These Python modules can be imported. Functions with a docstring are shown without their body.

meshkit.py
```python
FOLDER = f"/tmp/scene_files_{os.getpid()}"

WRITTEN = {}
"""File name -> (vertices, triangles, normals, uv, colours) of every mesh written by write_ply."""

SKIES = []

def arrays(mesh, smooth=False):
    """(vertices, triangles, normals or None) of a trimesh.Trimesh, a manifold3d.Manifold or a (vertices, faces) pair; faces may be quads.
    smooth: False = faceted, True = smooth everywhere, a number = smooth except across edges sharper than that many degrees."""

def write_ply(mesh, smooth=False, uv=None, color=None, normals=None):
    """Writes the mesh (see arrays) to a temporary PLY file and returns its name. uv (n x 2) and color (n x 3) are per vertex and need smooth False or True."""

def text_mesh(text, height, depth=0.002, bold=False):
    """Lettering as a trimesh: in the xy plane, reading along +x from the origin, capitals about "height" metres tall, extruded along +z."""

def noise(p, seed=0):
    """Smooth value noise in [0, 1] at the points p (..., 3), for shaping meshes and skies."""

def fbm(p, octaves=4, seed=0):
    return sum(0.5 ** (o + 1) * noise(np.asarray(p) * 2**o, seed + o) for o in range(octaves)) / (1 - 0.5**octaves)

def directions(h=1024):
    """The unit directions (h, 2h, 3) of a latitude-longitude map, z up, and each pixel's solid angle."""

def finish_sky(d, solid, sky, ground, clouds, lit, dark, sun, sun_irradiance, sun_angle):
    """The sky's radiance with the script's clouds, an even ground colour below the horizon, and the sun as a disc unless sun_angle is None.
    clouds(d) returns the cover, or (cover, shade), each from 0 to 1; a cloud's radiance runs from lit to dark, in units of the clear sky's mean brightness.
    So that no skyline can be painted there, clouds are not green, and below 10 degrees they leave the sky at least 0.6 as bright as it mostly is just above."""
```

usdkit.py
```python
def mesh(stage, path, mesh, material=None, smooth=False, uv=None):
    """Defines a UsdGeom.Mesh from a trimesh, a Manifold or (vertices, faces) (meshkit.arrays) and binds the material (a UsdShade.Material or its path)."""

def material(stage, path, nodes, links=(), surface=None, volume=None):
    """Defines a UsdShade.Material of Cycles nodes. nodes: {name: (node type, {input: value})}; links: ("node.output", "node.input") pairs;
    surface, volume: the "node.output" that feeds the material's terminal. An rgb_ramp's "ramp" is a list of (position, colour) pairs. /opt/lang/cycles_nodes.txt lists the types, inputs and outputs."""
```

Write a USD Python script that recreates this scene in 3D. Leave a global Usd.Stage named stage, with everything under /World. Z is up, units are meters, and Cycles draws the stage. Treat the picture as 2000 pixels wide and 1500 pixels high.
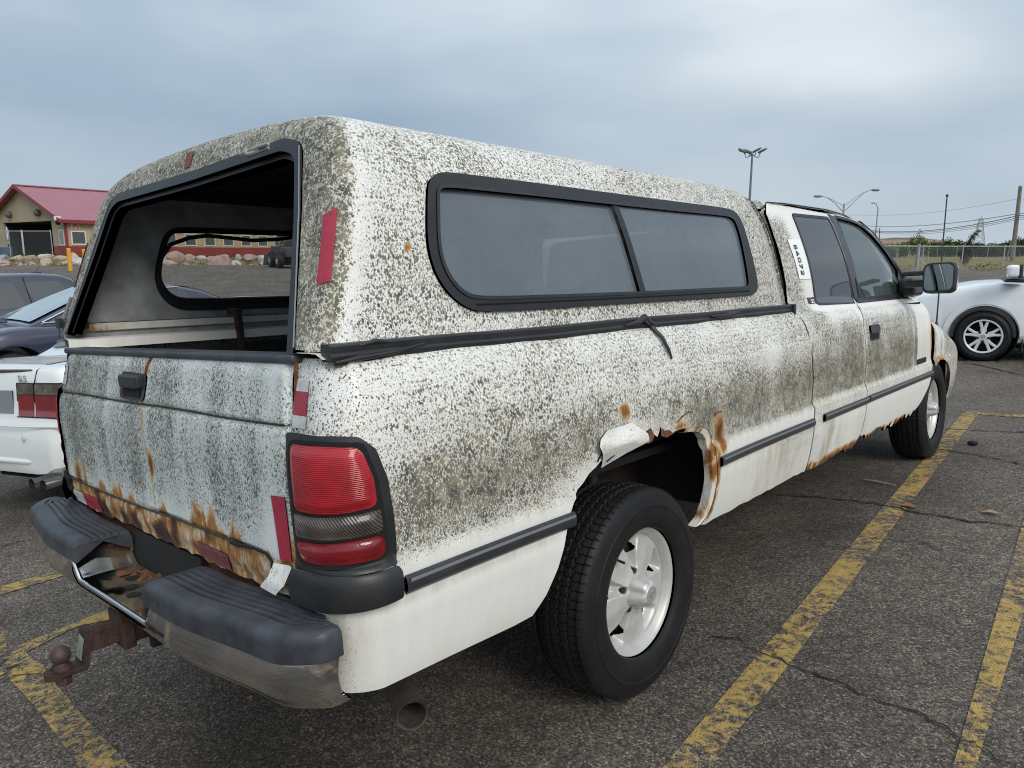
import math, random
import numpy as np, trimesh, shapely, usdkit, meshkit
import manifold3d as m3
from shapely.geometry import Polygon, LineString, Point, box as sbox
from scipy.spatial import Delaunay
from scipy.interpolate import RBFInterpolator, PchipInterpolator
from pxr import Usd, UsdGeom, UsdLux, UsdShade, Sdf, Gf, Vt

rng = np.random.default_rng(7); random.seed(7)
stage = Usd.Stage.CreateInMemory()
UsdGeom.SetStageUpAxis(stage, 'Z'); UsdGeom.SetStageMetersPerUnit(stage, 1.0)
UsdGeom.Xform.Define(stage, '/World'); UsdGeom.Scope.Define(stage, '/World/Looks')
stage.SetDefaultPrim(stage.GetPrimAtPath('/World'))

# ---------------------------------------------------------------- camera, sky, sun, exposure
# The parking lot falls to the left; the truck stands square on it. 'truck frame': x right, y forward, z off the asphalt.
UPT = np.array([0.07950748, 0.00955787, 0.99678845]); UPT /= np.linalg.norm(UPT)      # true up, in the truck frame
def _min_rot(a, b):
    v = np.cross(a, b); c = a @ b
    K = np.array([[0, -v[2], v[1]], [v[2], 0, -v[0]], [-v[1], v[0], 0]])
    return np.eye(3) + K + K @ K / (1 + c)
RT = _min_rot(UPT, np.array([0, 0, 1.0]))                                              # truck frame -> world
CT = np.array([2.28249, -0.83628, 1.44848]); YAW, PITCH, ROLL, FPX = -0.746441, -0.131699, -0.0621537, 1424.57
def _cam():
    fw = np.array([math.sin(YAW)*math.cos(PITCH), math.cos(YAW)*math.cos(PITCH), math.sin(PITCH)])
    r = np.array([math.cos(YAW), -math.sin(YAW), 0]); u = np.cross(r, fw)
    r2 = r*math.cos(ROLL)+u*math.sin(ROLL); u2 = -r*math.sin(ROLL)+u*math.cos(ROLL)
    return (RT @ np.array([r2, u2, fw]).T).T
CM = _cam(); CW = RT @ CT
def at(u, v, depth):                                                                   # a place in the world, metres in front of the lens
    return CW + depth * (((u-1000)/FPX)*CM[0] + ((750-v)/FPX)*CM[1] + CM[2])
cam = UsdGeom.Camera.Define(stage, '/World/camera')
cam.CreateHorizontalApertureAttr(36.0); cam.CreateVerticalApertureAttr(27.0); cam.CreateFocalLengthAttr(36.0*FPX/2000)
cam.CreateClippingRangeAttr(Gf.Vec2f(0.05, 20000)); cam.CreateExposureAttr(0.15)
_M = np.eye(4); _M[0, :3], _M[1, :3], _M[2, :3], _M[3, :3] = CM[0], CM[1], -CM[2], CW
UsdGeom.Xformable(cam).AddTransformOp().Set(Gf.Matrix4d(*_M.ravel().tolist()))

SUN = np.array([0.80, -0.25, 0.62]); SUN /= np.linalg.norm(SUN)
SUN_EL, SUN_ROT = math.asin(SUN[2]), math.atan2(SUN[0], SUN[1])
sun = UsdLux.DistantLight.Define(stage, '/World/sun')
sun.CreateIntensityAttr(0.40); sun.CreateNormalizeAttr(True); sun.CreateAngleAttr(28.0); sun.CreateColorAttr(Gf.Vec3f(1.0, 0.95, 0.88))
_z = SUN; _x = np.cross([0, 0, 1.0], _z); _x /= np.linalg.norm(_x); _y = np.cross(_z, _x)
_M = np.eye(4); _M[0, :3], _M[1, :3], _M[2, :3] = _x, _y, _z
UsdGeom.Xformable(sun).AddTransformOp().Set(Gf.Matrix4d(*_M.ravel().tolist()))

CL = at(1120, 170, 1.0)-CW; CL = tuple((CL/np.linalg.norm(CL)).tolist())                # where the cloud is thinnest
sky = UsdLux.DomeLight.Define(stage, '/World/sky'); sky.CreateIntensityAttr(1.0)
skym = usdkit.material(stage, '/World/Looks/sky', {
    'tc': ('texture_coordinate', {}),
    'sep': ('separate_xyz', {}),
    'sky': ('sky_texture', {'sky_type': 'single_scattering', 'sun_disc': False, 'sun_elevation': SUN_EL, 'sun_rotation': SUN_ROT, 'aerosol_density': 2.0}),
    'map': ('mapping', {'scale': (1.0, 1.0, 3.2), 'location': (3.1, 0.4, 0.0)}),
    'n1': ('noise_texture', {'scale': 1.25, 'detail': 3.0, 'roughness': 0.42, 'distortion': 0.3}),
    'n2': ('noise_texture', {'scale': 4.5, 'detail': 3.0, 'roughness': 0.5}),
    'nm': ('math', {'math_type': 'multiply_add', 'value2': 0.16, 'value3': -0.08}),
    'nn': ('math', {'math_type': 'add'}),
    'dot': ('vector_math', {'math_type': 'dot_product', 'vector2': (0.80/1.04, 0.26/1.04, 0.62/1.04)}),
    'glow': ('map_range', {'from_min': -0.9, 'from_max': 1.0, 'to_min': -0.08, 'to_max': 0.13}),
    'n3': ('math', {'math_type': 'add'}), 'dot2': ('vector_math', {'math_type': 'dot_product', 'vector2': CL}), 'br': ('map_range', {'range_type': 'smoothstep', 'from_min': 0.86, 'from_max': 1.0, 'to_min': 0.0, 'to_max': 0.10}), 'n4': ('math', {'math_type': 'add'}),
    'ramp': ('rgb_ramp', {'ramp': [(0.33, (2.35, 3.15, 4.1)), (0.48, (3.25, 4.05, 4.9)), (0.60, (4.5, 5.2, 5.8)), (0.74, (6.5, 6.9, 7.2)), (0.95, (10.5, 10.6, 10.7))]}),
    'ele': ('map_range', {'from_min': 0.0, 'from_max': 1.0, 'to_min': 1.0, 'to_max': 1.9}),
    'sc': ('vector_math', {'math_type': 'scale'}),
    'hz': ('map_range', {'from_min': 0.0, 'from_max': 0.16, 'to_min': 0.75, 'to_max': 0.0, 'clamp': True}),
    'mixh': ('mix', {'color2': (4.9, 5.75, 6.55)}),
    'mix': ('mix', {'fac': 0.93}),
    'bg': ('background_shader', {'strength': 0.1}),
}, [('tc.generated', 'sep.vector'), ('tc.generated', 'map.vector'), ('map.vector', 'n1.vector'), ('map.vector', 'n2.vector'),
    ('n2.fac', 'nm.value1'), ('n1.fac', 'nn.value1'), ('nm.value', 'nn.value2'),
    ('tc.generated', 'dot.vector1'), ('dot.value', 'glow.value'), ('nn.value', 'n3.value1'), ('glow.result', 'n3.value2'), ('tc.generated', 'dot2.vector1'), ('dot2.value', 'br.value'), ('n3.value', 'n4.value1'), ('br.result', 'n4.value2'), ('n4.value', 'ramp.fac'),
    ('sep.z', 'ele.value'), ('sep.z', 'hz.value'), ('hz.result', 'mixh.fac'), ('ramp.color', 'mixh.color1'),
    ('mixh.color', 'sc.vector1'), ('ele.result', 'sc.scale'), ('sky.color', 'mix.color1'), ('sc.vector', 'mix.color2'), ('mix.color', 'bg.color')],
    surface='bg.background')
UsdShade.MaterialBindingAPI.Apply(sky.GetPrim()).Bind(skym)
for p_ in (sky.GetPrim(),): p_.SetCustomDataByKey('kind', 'structure')

# ---------------------------------------------------------------- helpers
USED = {}
def numbered(parent, name):
    k = (parent, name); n = USED.get(k, 0); USED[k] = n + 1
    return f'{parent}/{name}' if n == 0 else f'{parent}/{name}_{n:03d}'
def tag(p, label=None, cat=None, group=None, kind=None):
    p = p.GetPrim() if hasattr(p, 'GetPrim') else p
    for k, v in (('label', label), ('category', cat), ('group', group), ('kind', kind)):
        if v: p.SetCustomDataByKey(k, v)
    return p
def mat4(R, t):
    M = np.eye(4); M[:3, :3] = np.asarray(R).T; M[3, :3] = t
    return Gf.Matrix4d(*M.ravel().tolist())
def thing(name, label, cat, R=None, t=(0, 0, 0), group=None, parent='/World'):
    x = UsdGeom.Xform.Define(stage, numbered(parent, name))
    x.AddTransformOp().Set(mat4(np.eye(3) if R is None else R, t))
    return tag(x, label, cat, group)
def holder(name, parent):                                       # a part that has pieces and its own place
    return UsdGeom.Xform.Define(stage, numbered(str(parent.GetPath()), name)).GetPrim()
def copy_of(src, name, label, R, t, group=None):
    x = UsdGeom.Xform.Define(stage, numbered('/World', name)); x.GetPrim().GetReferences().AddInternalReference(src.GetPath())
    x.ClearXformOpOrder()
    x.GetPrim().GetAttribute('xformOp:transform').Set(mat4(R, t)) if x.GetPrim().HasAttribute('xformOp:transform') else None
    x.GetPrim().CreateAttribute('xformOp:transform', Sdf.ValueTypeNames.Matrix4d).Set(mat4(R, t))
    x.GetXformOpOrderAttr().Set(Vt.TokenArray(['xformOp:transform']))
    x.GetPrim().SetInstanceable(True)
    return tag(x, label, src.GetCustomDataByKey('category'), group or src.GetCustomDataByKey('group'))

class MB:
    """vertices, triangles, normals and painted attributes"""
    def __init__(s): s.v, s.f, s.n, s.a, s.k = [], [], [], {}, 0
    def add(s, v, f, n, **a):
        v = np.asarray(v, float); s.v.append(v); s.f.append(np.asarray(f, int)+s.k); s.n.append(np.asarray(n, float)); s.k += len(v)
        for q in set(a) | set(s.a):
            s.a.setdefault(q, [np.zeros(len(x)) for x in s.v[:-1]]); s.a[q].append(np.broadcast_to(a.get(q, 0.0), len(v)).astype(float))
        return s
    def tm(s, mesh, smooth=35, **a):
        v, f, n = meshkit.arrays(mesh, smooth if smooth else 1)
        return s.add(v, f, n, **a)
    def arr(s): return np.vstack(s.v), np.vstack(s.f), np.vstack(s.n)
    def join(s, o):
        v, f, n = o.arr(); return s.add(v, f, n, **{k: np.concatenate(x) for k, x in o.a.items()})
    def mirror(s):
        o = MB(); v, f, n = s.arr(); m = np.array([-1, 1, 1.0])
        return o.add(v*m, f[:, ::-1], n*m, **{k: np.concatenate(x) for k, x in s.a.items()})
    def move(s, M3=None, t=(0, 0, 0)):
        s.v = [x @ (np.eye(3) if M3 is None else M3).T + np.asarray(t) for x in s.v]
        if M3 is not None: s.n = [x @ M3.T for x in s.n]
        return s
def obj(name, mesh, m, parent=None, label=None, cat=None, group=None, kind=None, smooth=35, warp=None):
    path = numbered(str(parent.GetPath()) if parent is not None else '/World', name)
    if not isinstance(mesh, MB): mesh = MB().tm(mesh, smooth)
    v, f, n = mesh.arr()
    if warp is not None: v = warp(v)
    p = UsdGeom.Mesh.Define(stage, path)
    p.CreatePointsAttr(Vt.Vec3fArray.FromNumpy(v.astype(np.float32)))
    p.CreateFaceVertexCountsAttr(Vt.IntArray.FromNumpy(np.full(len(f), 3, np.int32)))
    p.CreateFaceVertexIndicesAttr(Vt.IntArray.FromNumpy(f.astype(np.int32).ravel()))
    p.CreateSubdivisionSchemeAttr('none'); p.CreateNormalsAttr(Vt.Vec3fArray.FromNumpy(n.astype(np.float32))); p.SetNormalsInterpolation('vertex')
    for k, x in mesh.a.items():
        UsdGeom.PrimvarsAPI(p).CreatePrimvar(k, Sdf.ValueTypeNames.FloatArray, 'vertex').Set(Vt.FloatArray.FromNumpy(np.concatenate(x).astype(np.float32)))
    UsdShade.MaterialBindingAPI.Apply(p.GetPrim()).Bind(m)
    tag(p, label, cat, group, kind)
    return p.GetPrim()

def dens(ring, step):
    ring = np.asarray(ring, float); out = []
    for a, b in zip(ring[:-1], ring[1:]):
        k = max(1, int(math.ceil(np.linalg.norm(b-a)/step)))
        out.append(a + (b-a)*np.linspace(0, 1, k, endpoint=False)[:, None])
    return np.vstack(out)
def panel(poly, fn, step=0.03, thick=0.004, out=1, paint=None, back=True):
    """A sheet over the outline 'poly' (u, v), laid on the surface fn(u, v) -> xyz, with edges of its own; paint: {attribute: f(xyz)}"""
    mb = MB()
    for pg in getattr(poly, 'geoms', [poly]):
        if pg.is_empty or pg.geom_type != 'Polygon': continue
        pg = shapely.geometry.polygon.orient(pg)
        bd = np.vstack([dens(np.asarray(r.coords)[:, :2], step*0.85) for r in [pg.exterior, *pg.interiors]])
        x0, y0, x1, y1 = pg.bounds
        gu, gv = np.meshgrid(np.arange(x0, x1+step, step), np.arange(y0, y1+step, step*0.9))
        gu = gu + (np.arange(gu.shape[0]) % 2)[:, None]*step/2
        ins = pg.buffer(-step*0.42)
        g = np.stack([gu.ravel(), gv.ravel()], 1)
        if not ins.is_empty: g = g[shapely.contains_xy(ins, g[:, 0], g[:, 1])]
        else: g = g[:0]
        P = np.unique(np.round(np.vstack([bd, g]), 6), axis=0)
        T = Delaunay(P + 1e-7*np.random.default_rng(1).standard_normal(P.shape)).simplices
        c = P[T].mean(1); T = T[shapely.contains_xy(pg.buffer(1e-6), c[:, 0], c[:, 1])]
        ar = np.cross(P[T[:, 1]]-P[T[:, 0]], P[T[:, 2]]-P[T[:, 0]])
        T = np.where((ar < 0)[:, None], T[:, ::-1], T)[np.abs(ar) > 1e-10]
        F = lambda q: np.asarray(fn(q[:, 0], q[:, 1]), float)
        X = F(P); e = 1e-3
        N = np.cross(F(P+[e, 0])-F(P-[e, 0]), F(P+[0, e])-F(P-[0, e])); N /= np.linalg.norm(N, axis=1, keepdims=True)+1e-12
        N *= out
        Tf = T if out > 0 else T[:, ::-1]
        A = {k: np.broadcast_to(w(X), len(X)) for k, w in (paint or {}).items()}
        mb.add(X, Tf, N, **A)
        if back:
            B = X - N*thick; mb.add(B, Tf[:, ::-1], -N, **A)
            E = np.vstack([T[:, [0, 1]], T[:, [1, 2]], T[:, [2, 0]]])
            key = np.sort(E, 1); _, inv, cnt = np.unique(key, axis=0, return_inverse=True, return_counts=True)
            E = E[cnt[inv.ravel()] == 1]
            a, b = X[E[:, 0]], X[E[:, 1]]; a2, b2 = B[E[:, 0]], B[E[:, 1]]
            if out < 0: a, b, a2, b2 = b, a, b2, a2
            en = np.cross(b-a, a-a2); en /= np.linalg.norm(en, axis=1, keepdims=True)+1e-12
            k = len(a); i = np.arange(k)
            mb.add(np.vstack([a, b, b2, a2]), np.vstack([np.stack([i+k, i, i+2*k], 1), np.stack([i, i+3*k, i+2*k], 1)]), np.tile(-en, (4, 1)),
                   **{q: np.concatenate([w[E[:, 0]], w[E[:, 1]], w[E[:, 1]], w[E[:, 0]]]) for q, w in A.items()})
    return mb
def rounded(pts, r, n=6):
    """outline with rounded corners; r a number or one per corner"""
    pts = [np.asarray(p, float) for p in pts]; N = len(pts); rs = np.broadcast_to(r, N); o = []
    for i in range(N):
        a, b, c = pts[i-1], pts[i], pts[(i+1) % N]
        if rs[i] <= 0: o.append(b); continue
        da, dc = (a-b)/np.linalg.norm(a-b), (c-b)/np.linalg.norm(c-b)
        half = math.acos(np.clip(da@dc, -1, 1))/2; d = min(rs[i]/math.tan(half), 0.48*np.linalg.norm(a-b), 0.48*np.linalg.norm(c-b))
        p0, p2 = b+da*d, b+dc*d
        for t in np.linspace(0, 1, n): o.append((1-t)**2*p0+2*t*(1-t)*b+t*t*p2)
    return np.array(o)
def rbox(x0, x1, y0, y1, z0, z1, r=0.01, n=1):
    s = trimesh.creation.icosphere(n, r); P = []
    for x in (x0+r, x1-r):
        for y in (y0+r, y1-r):
            for z in (z0+r, z1-r): P.append(s.vertices+[x, y, z])
    return trimesh.convex.convex_hull(np.vstack(P))
def bx(x0, x1, y0, y1, z0, z1):
    m = trimesh.creation.box([x1-x0, y1-y0, z1-z0]); m.apply_translation([(x0+x1)/2, (y0+y1)/2, (z0+z1)/2]); return m
def tube(pts, r, n=10, caps=True):
    p = np.asarray(pts, float); k = len(p); r = np.broadcast_to(r, k)
    t = np.gradient(p, axis=0); t /= np.linalg.norm(t, axis=1, keepdims=True)+1e-12
    ref = np.array([0, 0, 1.0]) if abs(t[0][2]) < 0.9 else np.array([1.0, 0, 0])
    a = np.zeros_like(p); a[0] = np.cross(t[0], ref); a[0] /= np.linalg.norm(a[0])
    for i in range(1, k):
        q = a[i-1]-t[i]*(a[i-1]@t[i]); a[i] = q/(np.linalg.norm(q)+1e-12)
    b = np.cross(t, a); g = np.arange(n)*2*np.pi/n
    v = p[:, None]+r[:, None, None]*(np.cos(g)[None, :, None]*a[:, None]+np.sin(g)[None, :, None]*b[:, None])
    v = v.reshape(-1, 3); f = []
    for i in range(k-1):
        for j in range(n):
            q = [i*n+j, i*n+(j+1) % n, (i+1)*n+(j+1) % n, (i+1)*n+j]; f += [[q[0], q[1], q[2]], [q[0], q[2], q[3]]]
    if caps:
        v = np.vstack([v, p[0], p[-1]])
        for j in range(n): f += [[k*n, (j+1) % n, j], [k*n+1, (k-1)*n+j, (k-1)*n+(j+1) % n]]
    return trimesh.Trimesh(v, f, process=False)
def lathe(prof, n=48, axis='z'):
    """prof: (radius, height) pairs turned about z, or about x"""
    prof = np.asarray(prof, float); g = np.arange(n)*2*np.pi/n; k = len(prof)
    v = np.stack([prof[:, 0][:, None]*np.cos(g), prof[:, 0][:, None]*np.sin(g), np.broadcast_to(prof[:, 1][:, None], (k, n))], -1).reshape(-1, 3)
    i, j = np.meshgrid(np.arange(k-1), np.arange(n), indexing='ij')
    q = np.stack([i*n+j, i*n+(j+1) % n, (i+1)*n+(j+1) % n, (i+1)*n+j], -1).reshape(-1, 4)
    m = trimesh.Trimesh(v, np.vstack([q[:, [0, 1, 2]], q[:, [0, 2, 3]]]), process=False)
    if axis == 'x': m.vertices = np.stack([m.vertices[:, 2], m.vertices[:, 0], m.vertices[:, 1]], 1)
    m.update_faces(m.nondegenerate_faces()); return m
def text(s, h, depth, Rm, t, bold=False):
    m = meshkit.text_mesh(s, h, depth, bold); m.vertices = m.vertices @ np.asarray(Rm).T + np.asarray(t); return m
cat_ = trimesh.util.concatenate
def sm(x, a, b):
    t = np.clip((np.asarray(x, float)-a)/(b-a), 0, 1); return t*t*(3-2*t)
def gau(x, c, w): return np.exp(-((np.asarray(x, float)-c)/w)**2)

# ---------------------------------------------------------------- materials
L = '/World/Looks/'
def plain(name, col, rough=0.5, metal=0.0, spec=0.5, coat=0.0, var=0.0, scale=6.0, bump=0.0, bscale=60.0):
    nodes = {'p': ('principled_bsdf', {'base_color': col, 'roughness': rough, 'metallic': metal, 'specular_ior_level': spec, 'coat_weight': coat})}
    links = []
    if var or bump: nodes['tc'] = ('texture_coordinate', {})
    if var:
        c = np.array(col); nodes['n'] = ('noise_texture', {'scale': scale, 'detail': 5.0, 'roughness': 0.6})
        nodes['r'] = ('rgb_ramp', {'ramp': [(0.3, tuple(c*(1-var))), (0.7, tuple(np.minimum(c*(1+var), 1)))]})
        links += [('tc.object', 'n.vector'), ('n.fac', 'r.fac'), ('r.color', 'p.base_color')]
    if bump:
        nodes['bn'] = ('noise_texture', {'scale': bscale, 'detail': 3.0}); nodes['b'] = ('bump', {'strength': bump, 'distance': 0.01})
        links += [('tc.object', 'bn.vector'), ('bn.fac', 'b.height'), ('b.normal', 'p.normal')]
    return usdkit.material(stage, L+name, nodes, links, surface='p.BSDF')
def glassy(name, tint, body, bodyfac, rough=0.02, ior=1.5, dust=None):
    """a pane: see-through, with a film of dust on it (bodyfac), and a mirror-like face"""
    nodes = {'t': ('transparent_bsdf', {'color': tint}), 'd': ('diffuse_bsdf', {'color': body}), 'm': ('mix_closure', {'fac': bodyfac}),
             'g': ('glossy_bsdf', {'color': (1, 1, 1), 'roughness': rough}), 'fr': ('fresnel', {'IOR': ior}), 'o': ('mix_closure', {})}
    links = [('t.BSDF', 'm.closure1'), ('d.BSDF', 'm.closure2'), ('m.closure', 'o.closure1'), ('g.BSDF', 'o.closure2'), ('fr.fac', 'o.fac')]
    if dust:
        nodes['tc'] = ('texture_coordinate', {}); nodes['n'] = ('noise_texture', {'scale': dust[0], 'detail': 4.0, 'roughness': 0.65})
        nodes['mr'] = ('map_range', {'from_min': 0.35, 'from_max': 0.75, 'to_min': dust[1], 'to_max': dust[2], 'clamp': True})
        links += [('tc.object', 'n.vector'), ('n.fac', 'mr.value'), ('mr.result', 'm.fac')]
    return usdkit.material(stage, L+name, nodes, links, surface='o.closure')

def lichen_paint(name, paint, film=(0.40, 0.365, 0.26), filmk=0.75, specks=((0.080, 0.075, 0.058), (0.150, 0.138, 0.102), (0.25, 0.225, 0.155)), scale=225.0, rough=0.38):
    """white paint that weather has grown over: attributes lich (spots), stk (how far they run down), film (grey-green haze), rust"""
    N = {'tc': ('texture_coordinate', {}),
         'al': ('attribute', {'attribute': 'lich'}), 'as': ('attribute', {'attribute': 'stk'}), 'af': ('attribute', {'attribute': 'film'}), 'ar': ('attribute', {'attribute': 'rust'}),
         'dn': ('noise_texture', {'scale': scale*1.6, 'detail': 2.0, 'roughness': 0.6}), 'dc': ('vector_math', {'math_type': 'subtract', 'vector2': (0.5, 0.5, 0.5)}), 'ds': ('vector_math', {'math_type': 'scale', 'scale': 1.15/scale}), 'dp': ('vector_math', {'math_type': 'add'}),
         'vm': ('mapping', {'scale': (1.0, 1.0, 0.72)}), 'v1': ('voronoi_texture', {'scale': scale*0.62}), 'v2': ('voronoi_texture', {'scale': scale*1.25}),
         's1': ('separate_color', {}), 's2': ('separate_color', {}),
         'big': ('noise_texture', {'scale': 5.0, 'detail': 4.0, 'roughness': 0.62}), 'bigm': ('map_range', {'from_min': 0.3, 'from_max': 0.7, 'to_min': 0.92, 'to_max': 1.35}), 'll': ('math', {'math_type': 'multiply'}),
         'r1': ('math', {'math_type': 'multiply_add', 'value2': 0.85, 'value3': -0.05}), 't1': ('math', {'math_type': 'multiply'}), 'd1': ('math', {'math_type': 'subtract'}), 'k1': ('map_range', {'from_min': -0.03, 'from_max': 0.05, 'clamp': True}),
         'r2': ('math', {'math_type': 'multiply_add', 'value2': 0.75, 'value3': 0.10}), 't2': ('math', {'math_type': 'multiply'}), 'd2': ('math', {'math_type': 'subtract'}), 'k2': ('map_range', {'from_min': -0.03, 'from_max': 0.05, 'clamp': True}),
         'm3': ('mapping', {'scale': (1.2, 1.2, 0.5)}), 'n3': ('noise_texture', {'scale': scale*1.7, 'detail': 3.0, 'roughness': 0.65}), 'q3': ('math', {'math_type': 'multiply_add', 'value2': -0.20, 'value3': 0.665}), 'd3': ('math', {'math_type': 'subtract'}), 'k3': ('map_range', {'from_min': 0.0, 'from_max': 0.05, 'clamp': True}), 'f3': ('math', {'math_type': 'multiply'}),
         'x1': ('math', {'math_type': 'maximum'}), 'sp': ('math', {'math_type': 'maximum'}),
         'cn': ('noise_texture', {'scale': 24.0, 'detail': 2.0}), 'cr': ('rgb_ramp', {'ramp': [(0.33, specks[0]), (0.5, specks[1]), (0.68, specks[2])]}),
         'fm': ('mapping', {'scale': (1.0, 1.0, 0.16)}), 'fn': ('noise_texture', {'scale': 26.0, 'detail': 4.0, 'roughness': 0.65}),
         'fr': ('map_range', {'from_min': 0.3, 'from_max': 0.7, 'to_min': 0.25, 'to_max': 1.3}), 'ff': ('math', {'math_type': 'multiply'}), 'fk': ('math', {'math_type': 'multiply', 'value2': filmk, 'use_clamp': True}),
         'c1': ('mix', {'color1': paint, 'color2': film}), 'c2': ('mix', {}),
         'rn': ('noise_texture', {'scale': 30.0, 'detail': 5.0, 'roughness': 0.7, 'distortion': 0.5}), 'rm': ('mapping', {'scale': (1.0, 1.0, 0.4)}),
         'rk': ('math', {'math_type': 'multiply_add', 'value2': 1.1, 'value3': -0.55}), 'ra': ('math', {'math_type': 'add'}), 'rg': ('map_range', {'from_min': 0.0, 'from_max': 0.2, 'clamp': True}), 'rr': ('math', {'math_type': 'multiply'}),
         'rmask': ('map_range', {'from_min': 0.15, 'from_max': 0.45, 'clamp': True}),
         'rc': ('rgb_ramp', {'ramp': [(0.15, (0.60, 0.48, 0.27)), (0.33, (0.48, 0.27, 0.08)), (0.54, (0.25, 0.105, 0.03)), (0.75, (0.09, 0.038, 0.018)), (0.95, (0.04, 0.02, 0.014))]}),
         'c3': ('mix', {}), 'ro': ('map_range', {'to_min': rough, 'to_max': 0.85, 'clamp': True}), 'mx': ('math', {'math_type': 'maximum'}),
         'b': ('bump', {'strength': 0.35, 'distance': 0.004}),
         'p': ('principled_bsdf', {'specular_ior_level': 0.45})}
    K = [('tc.object', 'dn.vector'), ('dn.color', 'dc.vector1'), ('dc.vector', 'ds.vector1'), ('tc.object', 'dp.vector1'), ('ds.vector', 'dp.vector2'), ('dp.vector', 'vm.vector'), ('vm.vector', 'v1.vector'), ('vm.vector', 'v2.vector'), ('v1.color', 's1.color'), ('v2.color', 's2.color'),
         ('tc.object', 'big.vector'), ('big.fac', 'bigm.value'), ('al.fac', 'll.value1'), ('bigm.result', 'll.value2'),
         ('s1.r', 'r1.value1'), ('r1.value', 't1.value1'), ('ll.value', 't1.value2'), ('t1.value', 'd1.value1'), ('v1.distance', 'd1.value2'), ('d1.value', 'k1.value'),
         ('s2.r', 'r2.value1'), ('r2.value', 't2.value1'), ('ll.value', 't2.value2'), ('t2.value', 'd2.value1'), ('v2.distance', 'd2.value2'), ('d2.value', 'k2.value'),
         ('tc.object', 'm3.vector'), ('m3.vector', 'n3.vector'), ('ll.value', 'q3.value1'), ('n3.fac', 'd3.value1'), ('q3.value', 'd3.value2'), ('d3.value', 'k3.value'), ('k3.result', 'f3.value1'), ('as.fac', 'f3.value2'),
         ('k1.result', 'x1.value1'), ('k2.result', 'x1.value2'), ('x1.value', 'sp.value1'), ('f3.value', 'sp.value2'),
         ('tc.object', 'cn.vector'), ('cn.fac', 'cr.fac'), ('tc.object', 'fm.vector'), ('fm.vector', 'fn.vector'), ('fn.fac', 'fr.value'), ('af.fac', 'ff.value1'), ('fr.result', 'ff.value2'), ('ff.value', 'fk.value1'),
         ('fk.value', 'c1.fac'), ('c1.color', 'c2.color1'), ('cr.color', 'c2.color2'), ('sp.value', 'c2.fac'),
         ('tc.object', 'rm.vector'), ('rm.vector', 'rn.vector'), ('rn.fac', 'rk.value1'), ('ar.fac', 'ra.value1'), ('rk.value', 'ra.value2'), ('ar.fac', 'rg.value'), ('ra.value', 'rr.value1'), ('rg.result', 'rr.value2'),
         ('rr.value', 'rmask.value'), ('rr.value', 'rc.fac'), ('c2.color', 'c3.color1'), ('rc.color', 'c3.color2'), ('rmask.result', 'c3.fac'), ('c3.color', 'p.base_color'),
         ('sp.value', 'mx.value1'), ('rmask.result', 'mx.value2'), ('mx.value', 'ro.value'), ('ro.result', 'p.roughness'), ('mx.value', 'b.height'), ('b.normal', 'p.normal')]
    return usdkit.material(stage, L+name, N, K, surface='p.BSDF')

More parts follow.
